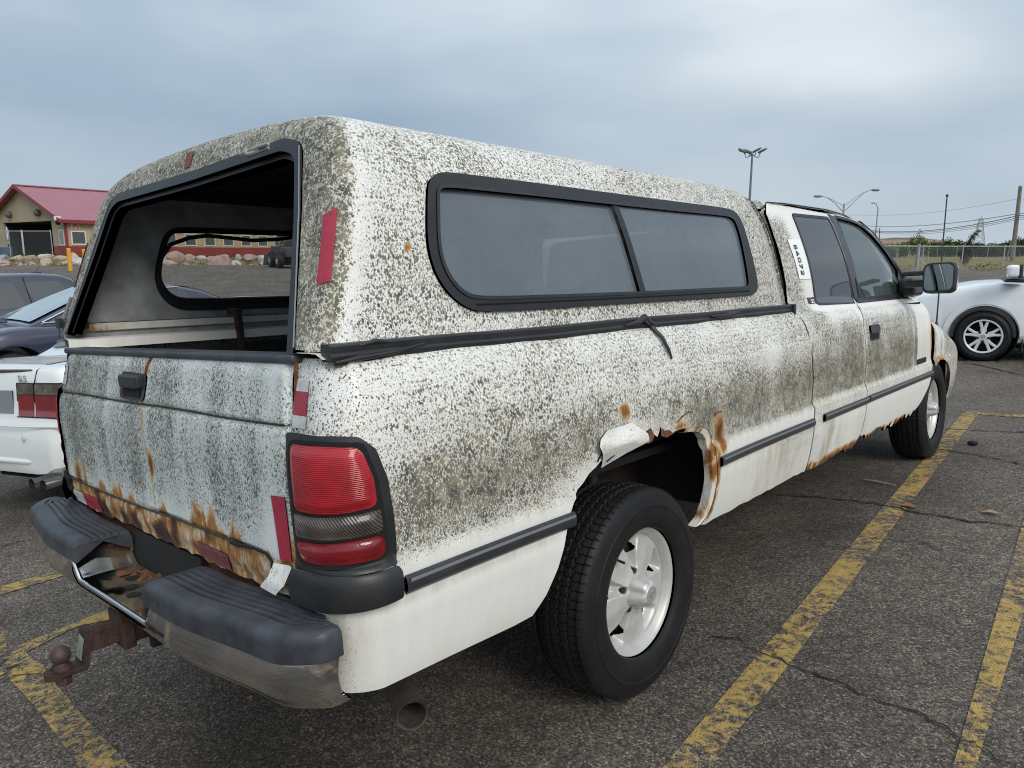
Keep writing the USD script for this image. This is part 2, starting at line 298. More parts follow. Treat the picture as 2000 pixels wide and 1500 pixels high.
M = {
 'paint': lichen_paint('weathered_white_paint', (0.78, 0.775, 0.74)),
 'gate': lichen_paint('tailgate_paint', (0.76, 0.79, 0.77), film=(0.36, 0.38, 0.32), filmk=0.8, specks=((0.075, 0.075, 0.07), (0.14, 0.143, 0.125), (0.22, 0.225, 0.18)), scale=235.0),
 'clean': plain('clean_white_panel', (0.80, 0.80, 0.76), 0.3, coat=0.2),
 'trim': plain('black_rubber_trim', (0.017, 0.0175, 0.019), 0.42, var=0.35, scale=14, bump=0.04, bscale=200),
 'seal': plain('black_window_frame', (0.011, 0.0115, 0.013), 0.42, var=0.3, scale=20),
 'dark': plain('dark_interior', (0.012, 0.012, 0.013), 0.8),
 'under': plain('underbody_black', (0.012, 0.011, 0.010), 0.9),
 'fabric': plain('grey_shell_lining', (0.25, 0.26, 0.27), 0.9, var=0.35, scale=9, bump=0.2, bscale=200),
 'pad': plain('grey_step_pad_rubber', (0.036, 0.039, 0.047), 0.48, var=0.5, scale=13, bump=0.05, bscale=160),
 'lens': plain('red_lens', (0.27, 0.003, 0.008), 0.12, coat=0.6, var=0.5, scale=11, bump=0.12, bscale=160),
 'lens2': plain('deep_red_lens', (0.17, 0.003, 0.008), 0.15, coat=0.6, var=0.25, scale=10, bump=0.12, bscale=160),
 'smoke': plain('smoked_clear_lens', (0.060, 0.045, 0.037), 0.25, coat=0.3, var=0.7, scale=45, bump=0.2, bscale=120),
 'tape': plain('red_reflective_tape', (0.33, 0.022, 0.045), 0.42, var=0.15, scale=60, bump=0.12, bscale=240),
 'tapefade': plain('faded_red_tape', (0.20, 0.055, 0.055), 0.6, var=0.25, scale=40),
 'tapewhite': plain('white_reflective_tape', (0.50, 0.52, 0.49), 0.5, var=0.2, scale=60),
 'mould': plain('dark_side_moulding', (0.028, 0.030, 0.034), 0.35, var=0.3, scale=12),
 'mouldlight': plain('grey_moulding_insert', (0.30, 0.31, 0.33), 0.3, metal=0.5),
 'tyre': plain('tyre_rubber', (0.0085, 0.0085, 0.0095), 0.55, spec=0.3, var=0.4, scale=14, bump=0.10, bscale=150),
 'alloy': plain('silver_alloy', (0.50, 0.495, 0.47), 0.40, metal=0.25, var=0.12, scale=9),
 'chromerust': plain('rusty_iron', (0.038, 0.019, 0.014), 0.85, var=0.55, scale=22, bump=0.5, bscale=80),
 'ball': plain('rusty_ball', (0.060, 0.034, 0.030), 0.6, var=0.35, scale=40, bump=0.2, bscale=120),
 'pipe': plain('rusty_exhaust', (0.055, 0.042, 0.034), 0.75, var=0.45, scale=25, bump=0.3, bscale=90),
 'chrome': plain('clean_chrome', (0.75, 0.76, 0.78), 0.08, metal=1.0),
 'paper': plain('white_sticker', (0.82, 0.83, 0.82), 0.5),
 'ink': plain('black_ink', (0.015, 0.015, 0.016), 0.5),
 'amber': plain('amber_lens', (0.6, 0.16, 0.02), 0.2, coat=0.5),
 'rustmetal': plain('flaking_rust', (0.13, 0.05, 0.022), 0.9, var=0.6, scale=35, bump=0.6, bscale=90),
 'black': plain('flat_black', (0.004, 0.004, 0.004), 0.9),
 'seat': plain('grey_seat_cloth', (0.10, 0.105, 0.11), 0.9),
 'capglass': glassy('dusty_tinted_shell_glass', (0.70, 0.73, 0.75), (0.235, 0.27, 0.30), 0.36, dust=(2.5, 0.34, 0.48), rough=0.015, ior=1.65),
 'farglass': glassy('clear_shell_glass', (0.92, 0.93, 0.92), (0.55, 0.55, 0.48), 0.08, dust=(45.0, 0.10, 0.34), rough=0.02),
 'quarterglass': glassy('dark_tinted_glass', (0.16, 0.165, 0.17), (0.11, 0.11, 0.115), 0.5, rough=0.03),
 'doorglass': glassy('green_door_glass', (0.84, 0.91, 0.89), (0.4, 0.48, 0.46), 0.10, rough=0.01),
 'mirror': plain('mirror_glass', (0.62, 0.68, 0.70), 0.015, metal=1.0),
}
def ribbed(name, ramp, scale, d, rough=.15):
    return usdkit.material(stage, L+name, {'tc': ('texture_coordinate', {}), 'w': ('wave_texture', {'wave_type': 'bands', 'bands_direction': d, 'scale': scale, 'distortion': .6, 'detail': 1.0}), 'n': ('noise_texture', {'scale': 11.0, 'detail': 2.0}), 'mm': ('math', {'math_type': 'multiply_add', 'value2': .35}), 'r': ('rgb_ramp', {'ramp': ramp}),
        'b': ('bump', {'strength': .35, 'distance': .002}), 'p': ('principled_bsdf', {'roughness': rough, 'coat_weight': .5})}, [('tc.object', 'w.vector'), ('tc.object', 'n.vector'), ('w.fac', 'mm.value1'), ('n.fac', 'mm.value3'), ('mm.value', 'r.fac'), ('r.color', 'p.base_color'), ('w.fac', 'b.height'), ('b.normal', 'p.normal')], surface='p.BSDF')
M['lens'] = ribbed('red_ribbed_lens', [(.30, (.15, .002, .006)), (.62, (.33, .004, .010)), (.95, (.46, .010, .016))], 75.0, 'z'); M['smoke'] = ribbed('smoked_ribbed_lens', [(.35, (.018, .014, .012)), (.65, (.06, .046, .038)), (.95, (.20, .16, .13))], 60.0, 'diagonal', .22)
# chrome that dust and rust have dulled
M['bumper'] = usdkit.material(stage, L+'dulled_chrome', {
    'tc': ('texture_coordinate', {}), 'n': ('noise_texture', {'scale': 4.0, 'detail': 5.0, 'roughness': 0.6, 'distortion': 1.2}), 'n2': ('noise_texture', {'scale': 55.0, 'detail': 3.0}),
    'r': ('map_range', {'from_min': 0.60, 'from_max': 0.64, 'clamp': True}), 'a': ('attribute', {'attribute': 'rust'}), 'ad': ('math', {'math_type': 'multiply_add', 'value2': 0.85}), 'dm': ('math', {'math_type': 'minimum', 'value2': 1.0}),
    'cr': ('rgb_ramp', {'ramp': [(0.3, (0.12, 0.10, 0.075)), (0.52, (0.17, 0.135, 0.09)), (0.7, (0.26, 0.19, 0.11))]}),
    'rc': ('rgb_ramp', {'ramp': [(0.3, (0.26, 0.17, 0.07)), (0.5, (0.12, 0.052, 0.022)), (0.75, (0.045, 0.022, 0.014))]}), 'mc': ('mix', {}), 'rf': ('map_range', {'from_min': 0.25, 'from_max': 0.6, 'clamp': True}),
    'ra': ('math', {'math_type': 'multiply_add', 'value2': 0.7}),
    'pc': ('principled_bsdf', {'base_color': (0.48, 0.48, 0.49), 'metallic': 1.0, 'roughness': 0.09}), 'pd': ('principled_bsdf', {'roughness': 0.62}), 'mx': ('mix_closure', {})},
    [('tc.object', 'n.vector'), ('tc.object', 'n2.vector'), ('n.fac', 'r.value'), ('r.result', 'ad.value1'), ('a.fac', 'ad.value3'), ('ad.value', 'dm.value1'), ('dm.value', 'mx.fac'), ('n2.fac', 'cr.fac'),
     ('a.fac', 'ra.value1'), ('n2.fac', 'ra.value3'), ('n2.fac', 'rc.fac'), ('cr.color', 'mc.color1'), ('rc.color', 'mc.color2'), ('a.fac', 'rf.value'), ('rf.result', 'mc.fac'), ('mc.color', 'pd.base_color'),
     ('pc.BSDF', 'mx.closure1'), ('pd.BSDF', 'mx.closure2')], surface='mx.closure')

# ---------------------------------------------------------------- the truck's surfaces (body frame: the body stands nose-down by RAKE)
RAKE = 0.0245
def rake(v): v = np.array(v, float); v[:, 2] -= RAKE*v[:, 1]; return v
_pz = np.array([0.44, 0.50, 0.58, 0.68, 0.73, 0.848, 0.854, 0.866, 1.00, 1.10, 1.18, 1.245, 1.29, 1.318, 1.338])
_po = np.array([-.085, -.058, -.030, -.010, -.003, -.001, -.003, -.016, -.010, -.012, -.020, -.036, -.058, -.082, -.105])
_off = PchipInterpolator(_pz, _po, extrapolate=True)
_cz = np.array([1.0, 1.10, 1.18, 1.245, 1.285, 1.315, 1.343, 1.45, 1.562, 1.703, 1.808, 1.86, 1.90])
_cx = np.array([.987, .985, .977, .962, .940, .905, .880, .860, .836, .790, .748, .722, .70])
_cab = PchipInterpolator(_cz, _cx, extrapolate=True)
RW, FW = 1.214, 5.153                                            # axles
ARC = 0.105
def bed_plan(u):
    """plan of the bed's outside: from the tailgate's edge round the rear corner and forward. -> x, y, nx, ny"""
    u = np.asarray(u, float); a = np.clip((u-0.080)/ARC, 0, math.pi/2)
    x = np.where(u < 0.080, 0.812+u, 0.892+ARC*np.sin(a)); y = np.where(u < 0.080, 0.0, ARC*(1-np.cos(a)))
    y = np.where(u > 0.080+ARC*math.pi/2, ARC+(u-0.080-ARC*math.pi/2), y)
    return x, y, np.sin(a), -np.cos(a)
U0 = 0.080+ARC*math.pi/2-ARC                                    # u = y + U0 along the side
def lean(z): return 0.045*sm(z, 1.05, 1.36)                     # the tail leans forward at its top
def bed_surf(u, z):
    x, y, nx, ny = bed_plan(u); z = np.asarray(z, float)
    o = _off(z); yy = y
    fl = 0.026*gau(yy, RW+0.02, 0.52)*(sm(z, 0.50, 0.75)*(1-sm(z, 1.02, 1.20)))   # flare over the wheel
    o = o + fl + 0.006*gau(z, 1.16, 0.03)*sm(yy, 0.1, 0.5)
    corner = 1-sm(u, 0.05, 0.25)
    x = x - 0.028*sm(z, 1.05, 1.33)*(1-sm(u, 0.05, 0.25))
    return np.stack([x+nx*o, y+ny*o*(0.35+0.65*(1-corner))+lean(z)*(1-sm(u, 0.02, 0.30)), z+0*x], 1)
def side_x(y, z):
    z = np.asarray(z, float); lo = 0.997+_off(np.minimum(z, 1.10)); up = _cab(np.maximum(z, 1.0))
    t = sm(z, 1.02, 1.12); return lo*(1-t)+up*t
def cab_surf(y, z):
    y = np.asarray(y, float); z = np.asarray(z, float)
    x = side_x(y, z)
    x = x - 0.03*sm(y, 4.3, 4.9)*sm(z, 1.2, 1.35)
    return np.stack([x, y, z], 1)

# the shell over the bed: section (x, z) from the rail up and over, and round its rear edge
_sx = np.array([.893, .866, .835, .795, .752, .692, .58, .30, .0]); _sz = np.array([1.335, 1.55, 1.70, 1.805, 1.868, 1.903, 1.925, 1.943, 1.948])
_sl = np.concatenate([[0], np.cumsum(np.hypot(np.diff(_sx), np.diff(_sz)))]); SH = _sl[-1]
_SX, _SZ = PchipInterpolator(_sl, _sx), PchipInterpolator(_sl, _sz)
RC = 0.07
def tail_y(z): return 0.06+0.335*(np.asarray(z)-1.335)
def shell_sec(s, inset=0.0):
    s = np.asarray(s, float); m = np.abs(np.where(s > SH, 2*SH-s, s)); sg = np.where(s > SH, -1.0, 1.0)
    x, z = _SX(m), _SZ(m); e = 1e-3
    tx, tz = _SX(np.minimum(m+e, SH))-_SX(np.maximum(m-e, 0)), _SZ(np.minimum(m+e, SH))-_SZ(np.maximum(m-e, 0)); l = np.hypot(tx, tz)
    nx, nz = tz/l, -tx/l
    return (x-nx*inset)*sg, z-nz*inset
def shell_surf(u, s):
    """u: round the rear edge (0 = on the tail face) and then forward; s: over the section from the right rail to the left one"""
    u = np.asarray(u, float); a = np.clip(u/RC, 0, math.pi/2)
    x, z = shell_sec(s, RC*(1-np.sin(a))); q = RC*math.pi/2
    fr = sm(u, 2.48, 2.77)
    x2, z2 = shell_sec(s, 0.05*fr**2)
    w = (u > q)
    x, z = np.where(w, x2, x), np.where(w, z2, z)
    y = tail_y(z)*(1-sm(u, 0.3, 2.7)) + RC*(1-np.cos(a)) + np.where(w, u-q, 0) - 0.17*sm(u, 0.3, 2.7)*(z-1.335)
    return np.stack([x, y, z], 1)
def tail_face(x, z): return np.stack([x, tail_y(z), z+0*x], 1)
# ---------------------------------------------------------------- ground
NL = RT @ np.array([0, 0, 1.0])                                  # the lot's own normal near the truck
def lot_plane(x, y): return -(NL[0]*x+NL[1]*y)/NL[2]
_ctl = []
for u_, v_, d_ in ((-300, 590, 24), (30, 575, 24), (136, 527, 42), (-250, 530, 42), (480, 530, 44), (800, 540, 44), (-300, 506, 66), (133, 504, 66), (600, 505, 90), (1000, 516, 80),
                    (1400, 519, 70), (1912, 702, 9.8), (1800, 524, 58), (2300, 524, 58), (2600, 560, 30), (1500, 521, 60), (1850, 502, 105), (2300, 502, 105), (1400, 504, 105), (1000, 500, 160), (2000, 499, 180), (300, 499, 180)):
    _ctl.append(at(u_, v_, d_))
for x_, y_ in ((-1.5, 10.4), (2.5, 10.2), (0.4, 12)): _ctl.append(np.array([x_, y_, at(1912, 702, 9.8)[2]]))
for x_, y_ in ((-3, -4), (0, -4), (4, -4), (6, 0), (6, 5), (-5, 0), (-5, 5), (0, 7), (3, 7), (0, 0), (0, 4), (9, -6), (-6, -6)): _ctl.append(np.array([x_, y_, lot_plane(x_, y_)]))
for x_, y_, z_ in ((-9.3, 2, -.14), (-9.3, 5, -.14), (-9, -2, -.3), (-13, 1, -.60), (-13, -4, -.6), (-13, 5, -.55), (30, 0, .9), (30, 30, .6), (10, -30, -.2), (-20, -30, -.8), (-60, -20, 0), (60, -30, 1), (-200, 0, 0), (200, 0, 0), (0, 250, .5), (0, -200, 0), (200, 200, .5), (-200, 200, .5), (-200, -200, 0), (200, -200, 0)): _ctl.append(np.array([x_, y_, z_]))
_ctl = np.array(_ctl)
_rbf = RBFInterpolator(_ctl[:, :2], _ctl[:, 2], kernel='linear', smoothing=0.02)
_gx = np.concatenate([-np.geomspace(14, 240, 40)[::-1], np.linspace(-13, 13, 53), np.geomspace(14, 240, 40)])
from scipy.interpolate import RegularGridInterpolator
from scipy.ndimage import gaussian_filter
_ax = np.linspace(-230, 230, 461)
_G = _rbf(np.stack(np.meshgrid(_ax, _ax, indexing='ij'), -1).reshape(-1, 2)).reshape(461, 461)
_G = gaussian_filter(_G, 2.0); _rg = RegularGridInterpolator((_ax, _ax), _G, bounds_error=False, fill_value=None)
def ground_z(x, y):
    x = np.asarray(x, float); y = np.asarray(y, float)
    far = _rg(np.stack([np.clip(x, -229, 229), np.clip(y, -229, 229)], -1).reshape(-1, 2)).reshape(x.shape)
    d = np.hypot((x-0.2)/5.6, (y-1.6)/6.4); t = sm(d, 0.86, 1.5)
    return lot_plane(x, y)*(1-t)+far*t
def ground_R(x, y, heading=0.0):
    """axes of something that stands on the ground there, its front turned 'heading' radians to the left of +y"""
    e = 0.8; n = np.array([-(ground_z(x+e, y)-ground_z(x-e, y))/(2*e), -(ground_z(x, y+e)-ground_z(x, y-e))/(2*e), 1.0]); n /= np.linalg.norm(n)
    f = np.array([-math.sin(heading), math.cos(heading), 0]); f = f-n*(f@n); f /= np.linalg.norm(f)
    return np.stack([np.cross(f, n), f, n], 1)
def foot(u, v, depth):
    p = at(u, v, depth); return np.array([p[0], p[1], float(ground_z(p[0], p[1]))])

def asphalt_nodes(extra=None):
    N = {'g': ('geometry', {}), 'v': ('voronoi_texture', {'scale': 150.0, 'randomness': 1.0}), 'v2': ('voronoi_texture', {'scale': 47.0}), 'n': ('noise_texture', {'scale': 0.9, 'detail': 5.0, 'roughness': 0.6}), 'n2': ('noise_texture', {'scale': 14.0, 'detail': 4.0, 'roughness': 0.7}),
         'sepc': ('separate_color', {}), 'sr': ('rgb_ramp', {'ramp': [(0.0, (0.038, 0.0315, 0.0255)), (0.45, (0.088, 0.073, 0.059)), (0.78, (0.152, 0.127, 0.103)), (0.94, (0.235, 0.198, 0.16)), (1.0, (0.34, 0.29, 0.235))]}),
         'pit': ('map_range', {'from_min': 0.0, 'from_max': 0.0062, 'to_min': 1.0, 'to_max': 0.25, 'clamp': True}),
         'm': ('map_range', {'from_min': 0.25, 'from_max': 0.75, 'to_min': 0.55, 'to_max': 1.45}), 'm2': ('map_range', {'from_min': 0.3, 'from_max': 0.7, 'to_min': 0.72, 'to_max': 1.25}), 'mm': ('math', {'math_type': 'multiply'}),
         'as': ('attribute', {'attribute': 'dark_spot'}), 'st': ('math', {'math_type': 'multiply_add', 'value2': -0.72, 'value3': 1.0}), 'ms': ('math', {'math_type': 'multiply'}), 'sc': ('vector_math', {'math_type': 'scale'}),
         'dv': ('map_range', {'from_min': 0.0, 'from_max': 0.75, 'to_min': 1.0, 'to_max': 0.0}), 'hh': ('math', {'math_type': 'multiply'}), 'b': ('bump', {'strength': 0.8, 'distance': 0.006}),
         'p': ('principled_bsdf', {'roughness': 0.82, 'specular_ior_level': 0.35})}
    K = [('g.position', 'v.vector'), ('g.position', 'v2.vector'), ('g.position', 'n.vector'), ('g.position', 'n2.vector'), ('v.color', 'sepc.color'), ('sepc.r', 'sr.fac'), ('n.fac', 'm.value'), ('n2.fac', 'm2.value'), ('m.result', 'mm.value1'), ('m2.result', 'mm.value2'),
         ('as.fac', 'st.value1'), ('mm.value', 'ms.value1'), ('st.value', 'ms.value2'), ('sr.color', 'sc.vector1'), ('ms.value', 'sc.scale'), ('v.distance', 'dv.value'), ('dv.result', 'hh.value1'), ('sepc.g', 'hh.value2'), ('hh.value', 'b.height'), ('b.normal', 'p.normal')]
    return N, K
N, K = asphalt_nodes(); M['asphalt'] = usdkit.material(stage, L+'worn_asphalt', N, K+[('sc.vector', 'p.base_color')], surface='p.BSDF')
N, K = asphalt_nodes()                                           # paint that traffic has worn off the stones
N |= {'w': ('noise_texture', {'scale': 26.0, 'detail': 5.0, 'roughness': 0.7, 'distortion': 0.5}), 'w3': ('noise_texture', {'scale': 3.0, 'detail': 2.0}), 'w4': ('math', {'math_type': 'multiply_add', 'value2': 0.5, 'value3': -0.25}), 'wa': ('math', {'math_type': 'add'}),
      'aw': ('attribute', {'attribute': 'wear'}), 'wb': ('math', {'math_type': 'subtract'}),
      'wm': ('map_range', {'from_min': 0.43, 'from_max': 0.56, 'clamp': True}), 'yc': ('rgb_ramp', {'ramp': [(0.3, (0.34, 0.22, 0.06)), (0.7, (0.47, 0.32, 0.105))]}), 'mx': ('mix', {})}
K += [('g.position', 'w.vector'), ('g.position', 'w3.vector'), ('w3.fac', 'w4.value1'), ('w.fac', 'wa.value1'), ('w4.value', 'wa.value2'), ('wa.value', 'wb.value1'), ('aw.fac', 'wb.value2'), ('wb.value', 'wm.value'), ('n2.fac', 'yc.fac'), ('sc.vector', 'mx.color1'), ('yc.color', 'mx.color2'), ('wm.result', 'mx.fac'), ('mx.color', 'p.base_color')]
M['yellow'] = usdkit.material(stage, L+'worn_yellow_paint', N, K, surface='p.BSDF')
M['tar'] = plain('dark_crack', (0.010, 0.0095, 0.009), 0.85, bump=0.3, bscale=120)
M['grass'] = usdkit.material(stage, L+'dry_grass', {'g': ('geometry', {}), 'mp': ('mapping', {'scale': (0.12, 0.12, 0.12)}), 'n': ('noise_texture', {'scale': 1.2, 'detail': 6.0, 'roughness': 0.65}), 'n2': ('noise_texture', {'scale': 9.0, 'detail': 4.0}), 'r': ('rgb_ramp', {'ramp': [(0.32, (0.085, 0.10, 0.035)), (0.47, (0.17, 0.145, 0.07)), (0.6, (0.26, 0.20, 0.105)), (0.75, (0.20, 0.19, 0.12))]}),
    'b': ('bump', {'strength': 0.6, 'distance': 0.1}), 'p': ('principled_bsdf', {'roughness': 0.95, 'specular_ior_level': 0.1})}, [('g.position', 'n.vector'), ('g.position', 'n2.vector'), ('n.fac', 'r.fac'), ('r.color', 'p.base_color'), ('n2.fac', 'b.height'), ('b.normal', 'p.normal')], surface='p.BSDF')

g_ax = np.concatenate([-np.geomspace(26, 3000, 60)[::-1], np.linspace(-25, 25, 101), np.geomspace(26, 3000, 60)])
gxx, gyy = np.meshgrid(g_ax, g_ax, indexing='ij'); n_ = len(g_ax)
gz = ground_z(gxx, gyy)-0.06
gi = np.arange(n_*n_).reshape(n_, n_); q_ = np.stack([gi[:-1, :-1], gi[1:, :-1], gi[1:, 1:], gi[:-1, 1:]], -1).reshape(-1, 4)
gm = trimesh.Trimesh(np.stack([gxx, gyy, gz], -1).reshape(-1, 3), np.vstack([q_[:, [0, 1, 2]], q_[:, [0, 2, 3]]]), process=False)
obj('ground', MB().tm(gm, True), M['grass'], kind='structure')

def lot_fn(x, y): return np.stack([x, y, ground_z(x, y)], 1)
DARK_SPOTS = [(onp, r, k) for onp, r, k in ((at(430, 1440, 2.3), .30, .8), (at(520, 1480, 2.2), .26, .75), (at(1100, 1260, 3.0), .5, .45), (at(1600, 1085, 4.1), .25, .5), (at(1620, 930, 4.8), 1.0, .35), (at(820, 1290, 2.7), .6, .4), (at(1500, 1010, 4.2), .7, .3), (at(400, 1290, 2.6), .5, .25))]  # darker asphalt: wet stains behind the bumper, broad soft spots beneath the truck
def dark_spot(X):
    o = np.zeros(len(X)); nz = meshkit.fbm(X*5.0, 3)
    for c, r, k in DARK_SPOTS: o = np.maximum(o, k*np.exp(-(np.hypot(X[:, 0]-c[0], X[:, 1]-c[1])/(r*(0.5+nz)))**2))
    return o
E1, E2, E3 = at(2900, 523, 52), at(1300, 523, 62), at(900, 519, 110)
F1, F2 = at(600, 521, 58), at(-900, 531, 40)
lot_poly = Polygon([(60, -60), (-70, -60), F2[:2], F1[:2], E3[:2], E2[:2], at(1700, 525, 56)[:2], at(2000, 525, 55)[:2], E1[:2], (60, 10)]).buffer(0)
near = sbox(-9, -3.5, 6.5, 12)
obj('parking_lot', panel(lot_poly.difference(near), lot_fn, step=1.0, thick=0.2).join(panel(near.intersection(lot_poly), lot_fn, step=0.09, thick=0.2, paint={'dark_spot': dark_spot}, back=False)), M['asphalt'], kind='structure')

def onlot(u, v, lift=0.0):
    """where the line of sight meets the lot's plane near the truck, world"""
    d = ((u-1000)/FPX)*CM[0]+((750-v)/FPX)*CM[1]+CM[2]; t = -(CW @ NL)/(d @ NL); return CW+t*d+NL*lift
def lot_lift(k): return lambda x, y: np.stack([x, y, ground_z(x, y)+k], 1)
def mark(name, px, m, lift=0.004, step=0.05, wear=0.0, xy=None, **kw):
    P = Polygon([onlot(*p)[:2] for p in px] if xy is None else xy).buffer(0)
    return obj(name, panel(P, lot_lift(lift), step=step, back=False, paint={'wear': lambda X: wear+0*X[:, 0]}), m, kind='structure', **kw)
def rag(px, a=0.01, n=3, seed=1):
    r = np.random.default_rng(seed); return px
a0, a1 = onlot(1297, 1497), onlot(1881, 806); b0, b1 = onlot(1410, 1472), onlot(1911, 806)
ext0 = a0+(a0-a1)*0.30; extb = b0+(b0-b1)*0.30
mark('parking_line', None, M['yellow'], xy=[ext0[:2], a0[:2], a1[:2], onlot(1886, 803)[:2], onlot(2060, 814)[:2], onlot(2300, 836)[:2], onlot(2300, 845)[:2], onlot(2060, 821)[:2], onlot(1910, 810)[:2], b0[:2], extb[:2]])
c0, c1, d0, d1 = onlot(1862, 1495), onlot(1975, 1100), onlot(1907, 1497), onlot(2005, 1180)
mark('parking_line', None, M['yellow'], wear=0.03, xy=[(c0+(c0-c1)*.3)[:2], c0[:2], c1[:2], (c1+(c1-c0)*2.2)[:2], (d1+(c1-c0)*2.2)[:2], d1[:2], d0[:2], (d0+(c0-c1)*.3)[:2]])
mark('parking_line', [(-120, 1190), (0, 1147), (152, 1105), (260, 1072), (300, 1076), (160, 1115), (0, 1163), (-120, 1204)], M['yellow'])
mark('parking_line', [(-80, 1345), (10, 1290), (38, 1262), (90, 1240), (150, 1216), (208, 1192), (290, 1168), (300, 1178), (215, 1211), (150, 1225), (90, 1255), (52, 1275), (60, 1288), (20, 1310), (-60, 1360)], M['yellow'], wear=0.02)
mark('parking_line', [(12, 1306), (60, 1288), (84, 1300), (95, 1320), (120, 1350), (150, 1385), (185, 1425), (240, 1480), (330, 1580), (200, 1600), (150, 1490), (120, 1450), (75, 1390), (45, 1355), (20, 1330)], M['yellow'], wear=0.02)
mark('parking_line', [(-60, 1230), (0, 1215), (12, 1240), (14, 1290), (-4, 1312), (-60, 1310)], M['yellow'], wear=0.05)
def crack(px, w, name='asphalt_crack', seed=0):
    r = np.random.default_rng(seed); P = np.array([onlot(*p)[:2] for p in px]); P = dens(np.vstack([P, P[-1]]), 0.04)
    P = P + r.normal(0, 0.010, P.shape); k = len(P); W = .65*w*(0.25+1.1*r.random(k)); W[0] = W[-1] = w*0.1
    t = np.gradient(P, axis=0); t /= np.linalg.norm(t, axis=1, keepdims=True)+1e-9; nn = np.stack([-t[:, 1], t[:, 0]], 1)
    pg = Polygon(np.vstack([P+nn*W[:, None]/2, (P-nn*W[:, None]/2)[::-1]])).buffer(0)
    obj(name, panel(pg, lot_lift(0.007), step=0.03, back=False), M['tar'], kind='structure')
crack([(1330, 948), (1405, 962), (1500, 966), (1594, 972), (1685, 981), (1737, 990), (1790, 1002), (1895, 1019), (2000, 1030), (2100, 1042)], .030, seed=1)
crack([(1790, 872), (1846, 880), (1912, 890), (2000, 909), (2090, 925)], .028, seed=2)
crack([(1380, 1240), (1440, 1255), (1495, 1280), (1550, 1305), (1650, 1340), (1725, 1372), (1800, 1400), (1860, 1430), (1920, 1465), (1980, 1500)], .014, seed=3)
crack([(1840, 838), (1900, 842), (1960, 843), (2060, 848)], .03, seed=4)
crack([(1880, 720), (1920, 724), (2000, 738), (2080, 750)], .05, seed=5)
crack([(1690, 1052), (1722, 1056), (1790, 1060), (1850, 1080)], .012, seed=6)
crack([(0, 1070), (40, 1058), (90, 1052), (130, 1040)], .014, seed=7)
crack([(0, 1342), (30, 1325), (90, 1318)], .012, seed=8)
M['seamdark'] = plain('dark_olive_seam', (.035, .036, .024), .9, var=.4, scale=40)  # dark olive for the tubes that make the tailgate grooves read deeper
# ---------------------------------------------------------------- the pickup truck
truck = thing('pickup_truck', 'white extended-cab pickup overgrown with grey-green lichen, rust along its tailgate and wheel arch', 'pickup truck', RT, (0, 0, 0))
def part(name, mesh, m, parent=None, label=None, **kw): return obj(name, mesh, m, parent or truck, label, warp=rake, **kw)
def fb(X, s, seed=0): return meshkit.fbm(np.asarray(X)*np.asarray(s), 3, seed)
def side_lich(X):
    y, z = X[:, 1]+.14, X[:, 2]
    a = 0.63+0.07*sm(y, 0.3, 1.2)
    a = a*(1-0.55*gau(y, 0.03, 0.07)*sm(z, 1.0, 1.2))                         # cleaner round the corner
    a = a-0.12*gau(z, 1.27, 0.05)-0.16*gau(z, 1.145, 0.035)*sm(y, .5, 1.2)+0.30*gau(z, 1.00, 0.10)*sm(y, 0.12, 0.4)
    a = a-0.30*gau(y-0.12*(z-1), 2.36, 0.10)*gau(z, 1.1, .2)+0.1*sm(y, 2.0, 2.6)
    d = np.hypot((y-1.285), (z-0.42)); a = a-0.50*sm(-d-.10*(fb(X, (5, 5, 5), 9)-.5), -.68, -.56)
    a = np.where(z < 0.862, 0.44-0.3*sm(z, .86, .83), a)
    a = np.where(z < 0.775, 0.02+0.26*gau(y, 0.13, .05)+0.36*sm(y, 2.05, 2.5)*sm(z, .5, .75), a)
    return np.clip(a+0.25*(fb(X, (2, 2, 5))-.5), 0, 1.05)
def side_stk(X): return 0.15+0.75*sm(-X[:, 2], -1.12, -0.95)
def side_film(X):
    y, z = X[:, 1]+.14, X[:, 2]
    f = 0.17+0.40*gau(z, 0.98, .11)*sm(y, .15, .6)+0.9*gau(z, .858, .009)+0.5*gau(z, .752, .014)
    f = np.where(z < .74, 0.13+0.75*gau(y, .13, .06)*sm(z, .55, .72)+1.5*gau(y, 2.5, .32)*sm(z, .45, .62)*fb(X, (12, 12, 2)), f)
    d = np.hypot(y-1.285, z-0.42); return np.clip(f*(1-.8*gau(d, .5, .07)), 0, 1)
def side_rust(X):
    y, z = X[:, 1]+.14, X[:, 2]; r = np.zeros(len(X))
    r = np.maximum(r, 0.72*np.exp(-((y-1.203)/.032)**2-((z-1.066)/.026)**2))
    r = np.maximum(r, 0.85*np.exp(-((y-1.85)/.045)**2-((z-.885)/.085)**2))
    r = np.maximum(r, 0.62*np.exp(-((y-1.80)/.03)**2)*sm(z, .50, .6)*(1-sm(z, .83, .9)))
    r = np.maximum(r, 0.5*np.exp(-((y-1.53)/.10)**2-((z-.965)/.02)**2))
    r = np.maximum(r, 0.55*np.exp(-((y-.03)/.012)**2-((z-1.29)/.02)**2))
    r = np.maximum(r, 0.38*np.exp(-((y-1.03)/.02)**2-((z-.90)/.03)**2))
    r = np.maximum(r, 0.45*np.exp(-((z-.528)/.012)**2)*sm(fb(X, (9, 9, 9)), .5, .62)*sm(y, 1.9, 2.3))
    return r
PNT = {'lich': side_lich, 'stk': side_stk, 'film': side_film, 'rust': side_rust}
